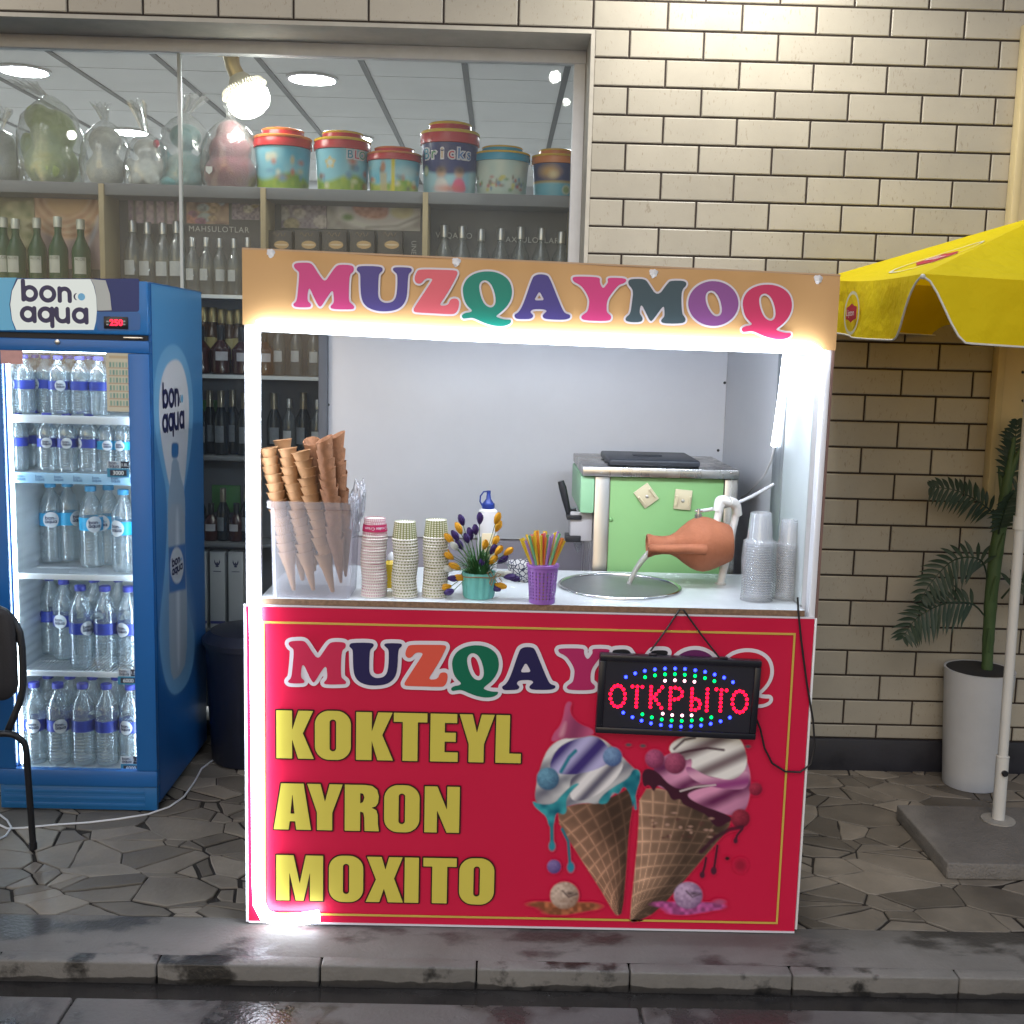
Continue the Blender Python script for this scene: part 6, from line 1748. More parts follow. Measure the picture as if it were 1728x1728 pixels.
toy(250, 310, 227, 172, 66, 'small white toy in clear film with a pink bow', (.84, .85, .84), 'snow', .53, sit, -14, lambda bo_, q, r, H, z0, Y: (lambda b: (b.ball((q.x + .62 * r, Y - .45 * r, z0 + .80 * H), .2 * r, 0, 10, 8, (.8, .6, 1)), b.build('bow', mat('pink_bow', (.55, .14, .18), .7), bo_)))(M()))
toy(316, 310, 196, 162, 84, 'teal toy in clear film beside the joint of the glass', (.20, .42, .46), 'teal', .60, sit + [(-.95, -.2, .30, .26, (1.3, .8, .7)), (-.35, -.7, .06, .42, (1.2, 1, .6))], 18)
toy(390, 313, 203, 178, 88, 'dark red toy in clear film under the hanging lamp', (.30, .05, .085), 'red', .57, [(0, 0, .22, 1.0, (1, .9, .8)), (0, 0, .55, .8, (1, .9, .9)), (0, 0, .80, .52, S1)], 10, lambda bo_, q, r, H, z0, Y: (lambda b: (b.poly([(-.12 * r, .1 * r), (.12 * r, .1 * r), (.12 * r, -.06 * r), (0, -.18 * r), (-.12 * r, -.06 * r)], (q.x - .55 * r, Y - .98 * r, z0 + .24 * H), UX, UZ, .002), b.build('tag', mat('toy_tag', (.7, .7, .68), .5), bo_)))(M()))

# ---- lamp hanging inside the window
YL = .40
hl = thing('hanging_lamp', 'lit bulb with a ribbed collar on a gold stem hanging inside the window', 'pendant lamp', at(400, 90, YL))
g0, g1, g2 = at(388, 84, YL), at(393, 112, YL), at(409, 146, YL); ax = (g2 - g1).normalized()
gold_m = mat('brass_stem', (.56, .44, .24), .35, .7, var=.1)
b = M(); b.tube([(g0.x, YL, CEIL - .001), g0 + Vector((0, 0, .03)), g0], .008, 0, 12)
b.lathe([(0, -.016), (.062, -.014), (.062, .0), (.040, .012), (.028, .016), (.0, .016)], g0, 0, 24, ax); b.tube([g0, g1, g2], [.036, .032, .037], 0, 20); b.build('stem', gold_m, hl)
b = M(); b.lathe([(.037, -.05), (.062, -.016), (.066, .016), (.06, .03), (0, .03)], g2, 0, 28, ax); b.build('collar', mat('lamp_collar', (.66, .62, .52), .4), hl)
b = M(); Q = Vector((0, 0, 1)).rotation_difference(ax).to_matrix()
for k in range(44):
    a = 2 * math.pi * k / 44; d = Vector((math.cos(a), math.sin(a), 0))
    b.tube([g2 + Q @ (d * .064 + Vector((0, 0, .004))), g2 + Q @ (d * .092 + Vector((0, 0, -.004))), g2 + Q @ (d * .104 + Vector((0, 0, .022)))], .0022, 0, 5)
b.build('ribs', mat('lamp_collar', (.66, .62, .52), .4), hl)
b = M(); b.lathe([(.0, .030), (.080, .030), (.096, .050), (.092, .085), (.074, .112), (.04, .130), (0, .135)], g2, 0, 32, ax); b.build('bulb', glow('bulb_glow', (1.0, .98, .90), 20), hl)

# ================================================================== THE DRINKS FRIDGE
YF = -.633
FX0, FX1, FZ1, FYB = -2.215, -1.61, 2.002, .105
fr_ = thing('drinks_fridge', 'blue glass door fridge full of water bottles beside the stall', 'fridge', ((FX0 + FX1) / 2, -.3, 0))
blue = mat('fridge_blue', (.014, .115, .34), .32, var=.05, vs=4, bump=.04, bs=300)
inner = mat('fridge_liner', (.70, .74, .76), .4)
def q3(x, y, d=0.0): return at(x / 3.927, 440 + y / 3.927, YF - d)
IXL, IXR, IYB = -2.142, -1.668, -.06
zb_hdr = at(120, 563, YF).z; z_dt = at(120, 572, YF).z; z_g1 = at(120, 594, YF).z; z_g0 = at(120, 1299, YF).z; z_db = at(120, 1326, YF).z
b = M()
b.box(IXR, FX1, YF + .03, FYB, .03, FZ1, 0, .004); b.box(FX0, IXL, YF + .03, FYB, .03, FZ1, 0, .004)
b.box(IXL, IXR, IYB + .002, FYB, .03, FZ1); b.box(IXL, IXR, YF + .03, IYB + .002, z_g1 + .01, FZ1 - .0005); b.box(IXL, IXR, YF + .03, IYB + .002, .03, z_g0 - .02)
b.build('cabinet', blue, fr_)
# ribbed liner
b = M(); n = 46; zz = np.linspace(z_g0 - .018, z_g1 + .009, n * 4 + 1)
for X_, s_ in ((IXL, 1), (IXR, -1)):
    vs = []
    for k, z in enumerate(zz):
        o = .0005 + .006 * (.5 - .5 * math.cos(k * math.pi / 2)); vs += [(X_ + s_ * o, YF + .032, z), (X_ + s_ * o, IYB, z)]
    b.add(vs, [(2 * k, 2 * k + 1, 2 * k + 3, 2 * k + 2) for k in range(len(zz) - 1)])
b.quad((IXL, IYB, zz[0]), (IXR, IYB, zz[0]), (IXR, IYB, zz[-1]), (IXL, IYB, zz[-1]))
b.quad((IXL, YF + .032, zz[0] + .001), (IXR, YF + .032, zz[0] + .001), (IXR, IYB, zz[0] + .001), (IXL, IYB, zz[0] + .001)); b.quad((IXL, YF + .032, zz[-1] - .001), (IXR, YF + .032, zz[-1] - .001), (IXR, IYB, zz[-1] - .001), (IXL, IYB, zz[-1] - .001))
b.build('liner', inner, fr_, smooth=60)
# header
b = M(); b.box(FX0, FX1, YF, YF + .0295, zb_hdr, FZ1, 0, .008, 3); hd_ = b.build('header', mat('header_blue', (.020, .15, .40), .3, var=.04), fr_)
def lay(pts, off, m_, nm, par, O3=None):
    mm = M(); vs = [q3(x, y, off) for x, y in pts]
    tri = fill([np.array([(v.x, v.z) for v in vs])]); mm.flat(tri, (0, YF - off, 0), UX, UZ); return mm.build(nm, m_, par, smooth=0)
lay(rrect(-300, 922, 118, 338, 16), .0012, mat('header_navy', (.006, .022, .13), .4), 'sign_panel', hd_)
lay(rrect(640, 930, 342, 462, 24), .0012, mat('display_mount', (.014, .10, .30), .35), 'display_mount', hd_)
lay([(-300, 112), (110, 112), (75, 200), (62, 290), (75, 390), (100, 460), (-300, 460)], .0022, mat('sky_print', (.10, .42, .66), .3), 'sky_print', hd_)
wsh = [(118, 122), (600, 122), (622, 170), (638, 240), (642, 330), (636, 400), (622, 458), (108, 458), (80, 390), (68, 290), (80, 200)]
lay(wsh, .0032, glow('sign_lit', (.88, .92, .86), .72), 'sign_face', hd_)
lay([(603, 122), (700, 130), (728, 220), (740, 328), (660, 330), (645, 330), (640, 240), (626, 170)], .0032, mat('sign_grey', (.42, .44, .42), .4), 'sign_edge', hd_)  # grey strip painting the shadow at the right of the white sign
def bon_fields():
    arc = lambda cx, cy_, r_, a0, a1: [(cx + r_ * math.cos(R(a)), cy_ + r_ * math.sin(R(a))) for a in np.linspace(a0, a1, 22)]
    full = lambda cx, cy_, r_: arc(cx, cy_, r_, 0, 360)
    st = [[(157, 142), (157, 262)], full(200, 222, 41), full(318, 222, 43), [(397, 184), (397, 264)], arc(430, 218, 33, 180, 360) + [(463, 264)],
          full(183, 358, 40), [(226, 318), (226, 402)], full(300, 358, 40), [(343, 318), (343, 432)], [(374, 318)] + [(374, 362)] + arc(411, 362, 37, 180, 0) + [(448, 318)], [(448, 318), (448, 402)], full(527, 358, 40), [(570, 318), (570, 402)]]
    def dark(X, Y):
        d = np.full(X.shape, 1e9)
        for s_ in st: d = np.minimum(d, sdf_line(s_, X, -Y, 14.5))
        cr = np.maximum(np.hypot(X - 512, -Y - 235) - 24, -(np.hypot(X - 524, -Y - 235) - 25)); return np.minimum(d, cr)
    return dark
bon_tri = field_fill(bon_fields(), 120, 600, -460, -110, 3.0, tol=.35)
dot_tri = fill([np.array(ellipse(541, -235, 24, 24, 24))])
def bonaqua(mm, mp, mi=0, mj=1):
    """the two line word mark; mp turns its drawing units (x right, y up, about 450 wide) into points"""
    mm.add([mp(x - 360, y + 285) for x, y in bon_tri[0]], bon_tri[1], mi); mm.add([mp(x - 360, y + 285) for x, y in dot_tri[0]], dot_tri[1], mj); return mm
navy_i = mat('ink_navy', (.008, .012, .075), .35); sky_i = mat('ink_sky', (.14, .42, .66), .35)
c0 = q3(360, 285, .0046); kx = (q3(560, 285).x - q3(160, 285).x) / 400
mm = M(); bonaqua(mm, lambda x, y: (c0.x + x * kx, c0.y, c0.z + y * kx)); mm.build('lettering', [navy_i, sky_i], hd_, smooth=0)
b = M(); a, c = q3(692, 450), q3(850, 372); b.box(a.x, c.x, YF - .006, YF - .001, a.z, c.z, 0, .002); dsp = b.build('display', mat('display_black', (.012, .01, .014), .25), hd_)
ctd = q3(770, 412, .0068); b = M(); b.flat(text_flat('250', .030, 'CENTER', 1.05, .0012), ctd, UX, UZ); b.build('digits', glow('digit_red', (1, .02, .05), 3.2), dsp, smooth=0)
b = M()
for x, y in ((712, 402), (712, 422), (822, 402), (822, 422)): w = q3(x, y, .0064); b.box(w.x - .004, w.x + .004, w.y, w.y + .001, w.z - .0025, w.z + .0025)
b.build('buttons', mat('button_grey', (.3, .3, .32), .5), dsp)
# gap under the header and the door
b = M(); b.box(FX0 + .01, FX1 - .01, YF + .012, YF + .0295, z_dt, zb_hdr - .0005); b.build('gap', mat('gap_black', (.01, .01, .012), .6), fr_)
b = M(); a, c = at(207, 569, YF), at(240, 572, YF); b.box(a.x, c.x, YF + .004, YF + .0115, c.z, c.z + .006, 0, .001); b.build('hinge', steel, fr_)
xdl, xdr = IXL - .004, at(222, 900, YF).x
b = M()
b.box(FX0, FX1, YF - .002, YF + .029, z_g1, z_dt - .001, 0, .005); b.box(FX0, FX1, YF - .002, YF + .029, z_db, z_g0, 0, .005)
b.box(xdr, FX1, YF - .0015, YF + .0285, z_g0 + .0005, z_g1 - .0005, 0, .004); b.box(FX0, xdl, YF - .0015, YF + .0285, z_g0 + .0005, z_g1 - .0005, 0, .004)
door = b.build('door', mat('door_blue', (.014, .115, .35), .36, var=.05, vs=4), fr_)
b = M(); b.box(xdl, xdr, YF + .004, YF + .008, z_g0, z_g1); b.build('pane', clear_mat('fridge_glass', (.93, .96, .97), .012, (.7, .75, .8), .03, .02, .3), door, smooth=0)
b = M(); w = at(97, 577, YF - .003); b.lathe([(.009, 0), (.009, .003), (.004, .005), (0, .005)], w, 0, 16, (0, -1, 0)); b.build('lock', steel, door)
b = M(); b.box(FX0 + .004, FX1 - .004, YF + .006, YF + .0295, .006, z_db - .002, 0, .004)
for k in range(5): b.box(FX0 + .02, FX1 - .05, YF + .003, YF + .0058, .02 + .026 * k, .034 + .026 * k, 0, .001)
b.build('base_grille', mat('grille_blue', (.016, .13, .34), .4, var=.06), fr_)
# lamps inside the door frame
ledf = glow('fridge_led', (.78, .91, 1.0), 30)
b = M(); b.box(IXL + .001, IXL + .011, YF + .033, YF + .043, z_g0 + .01, z_g1 - .02); b.build('lamp', ledf, fr_)
b = M(); b.box(IXR - .011, IXR - .001, YF + .033, YF + .043, z_g0 + .01, z_g1 - .02); b.build('lamp', ledf, fr_)
b = M(); b.box(IXL + .03, IXR - .03, YF + .034, YF + .046, z_g1 - .004, z_g1 + .006); b.build('lamp', ledf, fr_)
# shelves
ysf = YF + .055
fz = [at(110, 703, ysf).z, at(110, 800, ysf).z, at(110, 970, ysf).z, at(110, 1133, ysf).z]
fz_floor = z_g0 - .012
wire = mat('shelf_wire_white', (.70, .72, .74), .35)
for k, z in enumerate(fz):
    b = M(); hgt = (.030, .040, .022, .022)[k]
    b.box(IXL + .008, IXR - .008, ysf - .010, ysf, z - hgt + .004, z + .004, 0, .003)
    sh_ = b.build('shelf_lip', mat('lip_sky', (.36, .60, .80), .3) if k == 1 else wire, fr_)
    b = M()
    for i in range(34):
        x = IXL + .012 + (IXR - IXL - .024) * i / 33; b.tube([(x, ysf, z - .003), (x, IYB - .004, z - .003)], .0022, 0, 6, False)
    for y in (ysf + .16, ysf + .34): b.tube([(IXL + .008, y, z - .006), (IXR - .008, y, z - .006)], .003, 0, 6, False)
    b.build('shelf_grid', wire, fr_)
    if k == 1:
        mm = M()
        for i in range(7):
            cx = IXL + .035 + i * .070; bonaqua(mm, lambda x, y: (cx + x * .000075, ysf - .0108, z - .016 + y * .000075))
        mm.build('lip_lettering', [mat('ink_blue_dim', (.10, .22, .42), .4), sky_i], sh_, smooth=0)
# price tags
def price(x0, x1, y0, y1, y2, vol, val):
    a, c = at(x0, y2, ysf - .016), at(x1, y0, ysf - .016); zm = at(x0, y1, ysf - .016).z; Y = ysf - .016; w = c.x - a.x; xs_ = a.x + w * .62
    b = M(); b.box(a.x, xs_, Y, Y + .0015, zm + .001, c.z, 0); b.box(xs_ + .0008, c.x, Y, Y + .0015, zm + .001, c.z, 1); b.box(a.x, c.x, Y, Y + .0015, a.z, zm - .0005, 2); b.box(a.x + w * .14, c.x - w * .1, Y - .0012, Y - .0002, a.z + .006, zm - .006, 1)
    h_ = c.z - zm
    tg = b.build('price_tag', [mat('tag_white', (.62, .66, .70), .4), mat('tag_black', (.012, .016, .04), .35), mat('tag_teal', (.03, .26, .42), .4)], fr_, smooth=0)
    b = M(); b.flat(text_flat(val, (zm - a.z) * .62, 'CENTER', 1.0, .0006), ((a.x + c.x) / 2 + w * .02, Y - .0022, (a.z + zm) / 2 - .0005), UX, UZ); b.flat(text_flat(vol, h_ * .62, 'CENTER', 1.0), ((xs_ + c.x) / 2, Y - .001, (zm + c.z) / 2), UX, UZ)
    bonaqua(b, lambda x, y: ((a.x + xs_) / 2 + x * w * .00105, Y - .001, (zm + c.z) / 2 + y * w * .00105), 1, 2)
    b.build('digits', [mat('digit_white', (.78, .80, .80), .4), navy_i, sky_i], tg, smooth=0)
price(181, 217, 779, 790, 805, '0.8L', '3000'); price(199, 233, 1130, 1141, 1155, '1.5L', '6000'); price(204, 237, 1277, 1289, 1302, '1.5L', '6000')
# paper notices on the glass
a, c = at(181, 694, YF + .002), at(220, 595, YF + .002); w, h = c.x - a.x, c.z - a.z
pn = Paint(0, w, 0, h, .0022, (.50, .47, .36))
for r_ in range(6):
    for k in range(6):
        cc = ((.16, .30, .24), (.22, .34, .30), (.10, .24, .22))[(k + r_) % 3]; pn.put(np.maximum(np.abs(pn.X - w * (.17 + .13 * k)) - w * .038, np.abs(pn.Y - h * (.14 + .13 * r_)) - h * .042), cc, .002)
    pn.line([(w * .1, h * (.085 + .13 * r_)), (w * .92, h * (.085 + .13 * r_))], .0008, (.30, .12, .08))
pn.put(np.maximum(np.abs(pn.X - w * .5) - w * .38, np.abs(pn.Y - h * .92) - h * .025), (.42, .34, .22), .002)
pn.mesh(lambda x, y: (a.x + x, YF + .002, a.z + y)).build('price_sheet', mat('printed_paint', (.5, .5, .5), .34, attr='paint'), door)
a, c = at(-20, 613, YF + .002), at(38, 590, YF + .002); b = M(); b.box(a.x, c.x, YF + .0015, YF + .0025, a.z, c.z); b.build('notice', mat('notice_pink', (.55, .30, .28), .5, var=.15, vs=30), door)
# printed side
def side(x, y): p = atx(x, y, FX1); return (p.y, p.z)
y0_, y1_ = YF + .036, FYB - .006; z0_, z1_ = .04, FZ1 - .006
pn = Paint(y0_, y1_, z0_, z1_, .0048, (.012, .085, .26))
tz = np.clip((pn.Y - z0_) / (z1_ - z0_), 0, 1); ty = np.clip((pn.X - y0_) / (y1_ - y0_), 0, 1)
pn.C = lerp((.014, .12, .38), (.10, .34, .62), np.clip(tz * 1.2 - .25, 0, 1) * (1 - .25 * ty)); pn.A[:] = 1  # print blue lightening upward, with some of the light painted in
s3_ = lambda P_: [side(x / 3.927, 440 + y / 3.927) for x, y in P_]
s4_ = lambda P_: [side(x / 2.98, 860 + y / 2.98) for x, y in P_]
pn.poly(s3_([(1120, 552), (1180, 560), (1230, 640), (1262, 760), (1278, 920), (1276, 1100), (1258, 1300), (1225, 1500), (1190, 1700)]) + s4_([(940, 480), (985, 640), (960, 850), (880, 948), (830, 880), (800, 700), (800, 560), (830, 300)]) + s3_([(1110, 1560), (1060, 1330), (1028, 1150), (1014, 950), (1024, 760), (1060, 620)]), (.17, .42, .68), .005)
pn.poly(s3_([(1150, 650), (1195, 665), (1230, 760), (1250, 900), (1250, 1080), (1236, 1300), (1218, 1500), (1190, 1600), (1150, 1600), (1118, 1480), (1080, 1280), (1055, 1100), (1050, 920), (1066, 780), (1100, 690)]), (.68, .70, .74), .005)
pn.poly(s4_([(800, 600), (830, 380), (860, 250), (920, 300), (970, 480), (980, 640), (950, 820), (880, 920), (830, 840)]), (.16, .30, .48), .05, .8)
pn.poly(s3_([(1138, 1310), (1178, 1310), (1192, 1420), (1222, 1520), (1228, 1740), (1110, 1740), (1112, 1560), (1130, 1440)]), (.30, .40, .50), .005, smooth=1)
pn.poly(s4_([(842, -30), (928, -30), (930, 200), (940, 480), (938, 760), (900, 840), (862, 858), (850, 700), (848, 420), (845, 180)]), (.34, .41, .48), .005, smooth=1)
pn.poly(s4_([(880, 0), (900, 0), (905, 780), (890, 790)]), (.62, .68, .74), .02, .9)
pn.poly(s3_([(1134, 1225), (1140, 1206), (1176, 1206), (1182, 1225), (1180, 1290), (1170, 1308), (1140, 1308), (1134, 1290)]), (.03, .16, .38), .004, smooth=1)
pn.poly(s4_([(846, 190), (930, 170), (932, 400), (850, 420)]), (.04, .16, .42), .006, smooth=0)
e_ = [(888 + 34 * math.cos(t), 280 + 92 * math.sin(t)) for t in np.linspace(0, 6.28, 24)]
pn.poly(s4_(e_), (.58, .61, .64), .005, smooth=0)
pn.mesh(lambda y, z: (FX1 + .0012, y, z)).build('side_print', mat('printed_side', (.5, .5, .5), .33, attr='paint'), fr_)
p0, p1, p2 = atx(290, 690, FX1), atx(276, 690, FX1), atx(306, 690, FX1); kk = (p2.y - p1.y) / 400 * 1.1
kz = (atx(292, 647, FX1).z - atx(292, 733, FX1).z) / 290
mm = M(); bonaqua(mm, lambda x, y: (FX1 + .0028, p0.y + .015 + x * kk, p0.z + y * kz)); mm.build('lettering', [navy_i, sky_i], fr_, smooth=0)
p0 = atx(298, 953, FX1); mm = M(); bonaqua(mm, lambda x, y: (FX1 + .0028, p0.y + x * kk * .50, p0.z + y * kz * .36)); mm.build('lettering', [navy_i, sky_i], fr_, smooth=0)

# ---- water bottles
pet = clear_mat('water_pet', (.88, .93, .95), .17, (.68, .78, .84), .14, .05, .40, .5, 90)
capb = mat('cap_blue', (.05, .06, .36), .4); capl = mat('cap_sky', (.06, .34, .62), .4)
lbd = mat('label_dark_blue', (.025, .045, .30), .35, var=.1, vs=30); lbl = mat('label_sky_blue', (.02, .36, .66), .35, var=.1, vs=30); lwh = mat('label_disc', (.66, .69, .72), .4)
def water(name, h, r, lm, cm, lz):
    t = thing(name, 'x', 'water bottle', (0, 0, 0))
    pr = [(0, .004), (r * .5, .0005), (r * .88, .001), (r * .98, .012)]
    nrib = 7
    for k in range(nrib + 1):
        z = h * (.06 + .30 * k / nrib); pr += [(r, z), (r * .965, z + h * .012), (r, z + h * .024)]
    pr += [(r * .985, h * lz[0]), (r * .985, h * lz[1]), (r, h * (lz[1] + .02)), (r, h * .70), (r * .94, h * .74), (r * .62, h * .84), (r * .36, h * .90), (r * .34, h * .95), (0, h * .95)]
    b = M(); b.lathe(pr, (0, 0, 0), 0, 22); b.build('body', pet, t)
    b = M(); b.lathe([(r * .46, h * .935), (r * .48, h * .94), (r * .47, h * .995), (r * .42, h), (0, h)], (0, 0, 0), 0, 20); b.build('cap', cm, t)
    b = M(); b.lathe_open([(r * 1.004, h * lz[0]), (r * 1.004, h * lz[1])], (0, 0, 0), 0, 24); lo = b.build('label', lm, t)
    rr_ = r * 1.02; zc2 = h * (lz[0] + lz[1]) / 2; s_ = h * (lz[1] - lz[0]) * .62
    d_ = ([(0, 0)] + [(s_ * q_ / 4 * math.cos(a), s_ * q_ / 4 * math.sin(a)) for q_ in (1, 2, 3, 4) for a in np.arange(20) * math.pi / 10], [(0, 1 + k, 1 + (k + 1) % 20) for k in range(20)] + [(1 + q_ * 20 + k, 21 + q_ * 20 + k, 21 + q_ * 20 + (k + 1) % 20, 1 + q_ * 20 + (k + 1) % 20) for q_ in range(3) for k in range(20)])
    b = M(); b.add([(rr_ * math.sin(x / rr_), -rr_ * math.cos(x / rr_), zc2 + y) for x, y in d_[0]], d_[1], 0)
    k_ = s_ / 310; r2 = rr_ + .0014
    bonaqua(b, lambda x, y: (r2 * math.sin(x * k_ / r2), -r2 * math.cos(x * k_ / r2), zc2 + y * k_), 1, 2)
    b.build('logo', [lwh, navy_i, sky_i], lo, smooth=0)
    return t
wS = water('water_bottle', .216, .0375, lbd, capb, (.42, .57)); wSl = water('water_bottle', .205, .036, lbl, capl, (.42, .57))
wL = water('water_bottle', .318, .0445, lbd, capb, (.42, .56)); wLl = water('water_bottle', .315, .0445, lbl, capl, (.46, .62))
def put_water(pr_, x, z, Y, lab, grp, rz=None, tilt=None):
    o = pr_ if pr_.name not in fresh else copy_tree(pr_)
    fresh[pr_.name] = 1
    q = at(x, 800, Y); xx = min(max(q.x, IXL + .05), IXR - .042)
    o.location = (q.x if q.x < IXR - .04 else xx, Y, z + .006); o.rotation_euler = (0, tilt or 0, random.uniform(-1.6, 1.6) if rz is None else rz)
    tag(o, lab, 'water bottle', grp)
for k, x in enumerate((18, 46, 83, 104, 140, 171)):
    put_water(wS, x, fz[0], (ysf + .05, ysf + .05, ysf + .13, ysf + .05, ysf + .05, ysf + .05)[k], 'small blue capped water bottle, %s from the left, top fridge shelf' % ordn[k], 'bottles on the top fridge shelf')
for k, x in enumerate((64, 122, 156)):
    put_water(wS, x, fz[0], ysf + .22, 'rear small water bottle, %s from the left, top fridge shelf' % ordn[k], 'rear bottles on the top fridge shelf')
for k, x in enumerate((32, 82, 115, 152)):
    put_water(wS, x, fz[1], ysf + .055, 'small dark label water bottle, %s from the left over the blue strip' % ordn[k], 'dark label bottles on the second fridge shelf')
for k, x in enumerate((181, 209)):
    put_water(wSl, x, fz[1], ysf + .06, 'small sky blue label water bottle, %s behind the upper price tag' % ordn[k], 'sky blue label bottles on the second fridge shelf')
for k, x in enumerate((62, 103, 140)):
    put_water(wS, x, fz[1], ysf + .18, 'rear small water bottle, %s from the left, over the sky blue strip' % ordn[k], 'rear bottles on the second fridge shelf')
for k, (x, d, rz) in enumerate(((84, .24, .35), (113, .27, 1.2), (152, .15, .6), (182, .20, -.3), (207, .07, -.35))):
    put_water(wLl, x, fz[2], ysf + d, 'large sky blue label water bottle, %s from the left, mid fridge' % ordn[k], 'large sky blue label bottles on the middle fridge shelf', rz)
for k, (x, d, rz) in enumerate(((130, .06, .9), (172, .06, 1.9), (212, .06, -.3))):
    put_water(wL, x, fz[3], ysf + d, 'front large water bottle, %s from the left, fourth fridge shelf' % ordn[k], 'front bottles on the fourth fridge shelf', rz)
for k, (x, d, rz) in enumerate(((78, .24, 1.4), (102, .17, -.1), (154, .22, .5), (196, .24, 1.))):
    put_water(wL, x, fz[3], ysf + d, 'rear large water bottle, %s from the left, fourth fridge shelf' % ordn[k], 'rear bottles on the fourth fridge shelf', rz)
for k, (x, rz) in enumerate(((45, .2), (86, .5), (129, 2.2), (170, 2.), (212, -.2))):
    put_water(wL, x, fz_floor, ysf + .045, 'front large water bottle, %s from the left, on the fridge floor' % ordn[k], 'front bottles on the fridge floor', rz)
for k, x in enumerate((70, 108, 147, 188)):
    put_water(wL, x, fz_floor, ysf + .17, 'rear large water bottle, %s from the left, on the fridge floor' % ordn[k], 'rear bottles on the fridge floor')

# ================================================================== RIGHT OF THE STALL, AND THE REST
# ---- yellow parasol on its concrete slab
def cloth(name, col, tr):
    mt = bpy.data.materials.new(name); mt.use_nodes = True; nt = mt.node_tree; L = nt.links.new
    p = nt.nodes['Principled BSDF']; p.inputs['Base Color'].default_value = (*col, 1); p.inputs['Roughness'].default_value = .75; p.inputs['Specular IOR Level'].default_value = .25
    t = nt.nodes.new('ShaderNodeBsdfTranslucent'); t.inputs[0].default_value = (*tr, 1)
    m_ = nt.nodes.new('ShaderNodeMixShader'); m_.inputs[0].default_value = .34
    L(p.outputs[0], m_.inputs[1]); L(t.outputs[0], m_.inputs[2]); L(m_.outputs[0], nt.nodes['Material Output'].inputs[0])
    tc = nt.nodes.new('ShaderNodeTexCoord'); n = nt.nodes.new('ShaderNodeTexNoise'); n.inputs['Scale'].default_value = 7; n.inputs['Detail'].default_value = 5; L(tc.outputs['Object'], n.inputs['Vector'])
    b_ = nt.nodes.new('ShaderNodeBump'); b_.inputs['Strength'].default_value = .8; b_.inputs['Distance'].default_value = .03; L(n.outputs[0], b_.inputs['Height']); L(b_.outputs[0], p.inputs['Normal'])
    return mt
yc = cloth('yellow_canvas', (.84, .68, .008), (.80, .44, .0))
UXL, UXR, UYF, UYB = .935, 2.265, -1.30, -.03
ucx, ucy, uzt = 1.60, -.66, 2.325
par = thing('parasol', 'yellow square parasol with wavy white trimmed flaps on a white pole', 'parasol', (1.603, -.683, .06))
cz = {'fl': 2.053, 'bl': 2.115, 'fr': 2.05, 'br': 2.11}
cor = [Vector((UXL, UYF, cz['fl'])), Vector((UXR, UYF, cz['fr'])), Vector((UXR, UYB, cz['br'])), Vector((UXL + .04, UYB, cz['bl']))]
apex = Vector((ucx, ucy, uzt))
b = M(); n = 14
for k in range(4):
    A, B = cor[k], cor[(k + 1) % 4]; vs = []; idx = {}
    for i in range(n + 1):
        for j in range(n + 1):
            t = i / n; s = j / n
            e = A.lerp(B, s); sag = .016 * math.sin(math.pi * s) * t
            p_ = apex.lerp(e, t); p_.z -= sag + .02 * math.sin(math.pi * t) * math.sin(math.pi * s)
            vs.append(p_)
    b.add(vs, [(i * (n + 1) + j, (i + 1) * (n + 1) + j, (i + 1) * (n + 1) + j + 1, i * (n + 1) + j + 1) for i in range(n) for j in range(n)])
cano = b.build('canopy', yc, par, smooth=60)
def valance(A, B, e0, e1, nm='flap'):
    d = (B - A); nrm = d.cross(UZ).normalized(); N = 60; top = []; low = []
    for i in range(N + 1):
        s = i / N; ss = lambda t: max(0, min(1, t)) ** 2 * (3 - 2 * max(0, min(1, t)))
        dr = .008 + .192 * ss(1.1 * s / e0) * ss(1.1 * (1 - s) / e1)
        e = A + d * s; e.z -= .016 * math.sin(math.pi * s); top.append(e)
        low.append(e + Vector((0, 0, -dr)) + nrm * (.022 * math.sin(s * 13 + .6) + .012) * dr / .2)
    b_ = M(); vs = []
    for a, c in zip(top, low):
        for t in (0, .33, .66, 1): vs.append(a.lerp(c, t))
    b_.add(vs, [(i * 4 + j, i * 4 + j + 1, i * 4 + j + 5, i * 4 + j + 4) for i in range(N) for j in range(3)])
    fo = b_.build(nm, yc, par, smooth=60)
    b_ = M(); b_.tube(low, .0034, 0, 6, False); b_.build('piping', mat('white_piping', (.66, .64, .60), .6), fo)
    return fo
vf = valance(cor[0], cor[1], .115, .115); vl = valance(cor[3], cor[0], .16, .25)
valance(cor[1], cor[2], .2, .2); valance(cor[2], cor[3], .12, .12)
ring_m = mat('faded_ring', (.62, .58, .40), .7); badge = mat('badge_red', (.42, .012, .03), .6); bwt = mat('badge_white', (.72, .70, .66), .6)
def logo(O, U, V, s, par_, off, sc=1.0):
    N = U.cross(V).normalized(); O = Vector(O)
    b_ = M(); t = fill([np.array(ellipse(0, 0, .085 * s, .082 * s, 48)), np.array(ellipse(0, 0, .073 * s, .070 * s, 48))]); b_.flat(t, O, U, V, off); b_.build('logo_ring', ring_m, par_, smooth=0)
    hx = [(-.058, -.022), (-.058, .022), (-.03, .026), (0, .036), (.03, .026), (.058, .022), (.058, -.022), (.03, -.026), (0, -.036), (-.03, -.026)]
    b_ = M(); b_.poly([(x * s, y * s) for x, y in reversed(hx)], O + N * (off + .001), U, V, 0, 0); b_.flat(text_flat('Lipton', .034 * s), O, U, V, off + .005, 1); b_.build('badge', [badge, bwt], par_, smooth=0)
logo((UXL + .012, (UYF + UYB) / 2 + .01, 1.955), Vector((0.03, -1, 0)).normalized(), UZ, .95, vl, .026)
logo(((UXL + UXR) / 2, UYF - .012, 1.945), UX, UZ, 1.0, vf, .018)
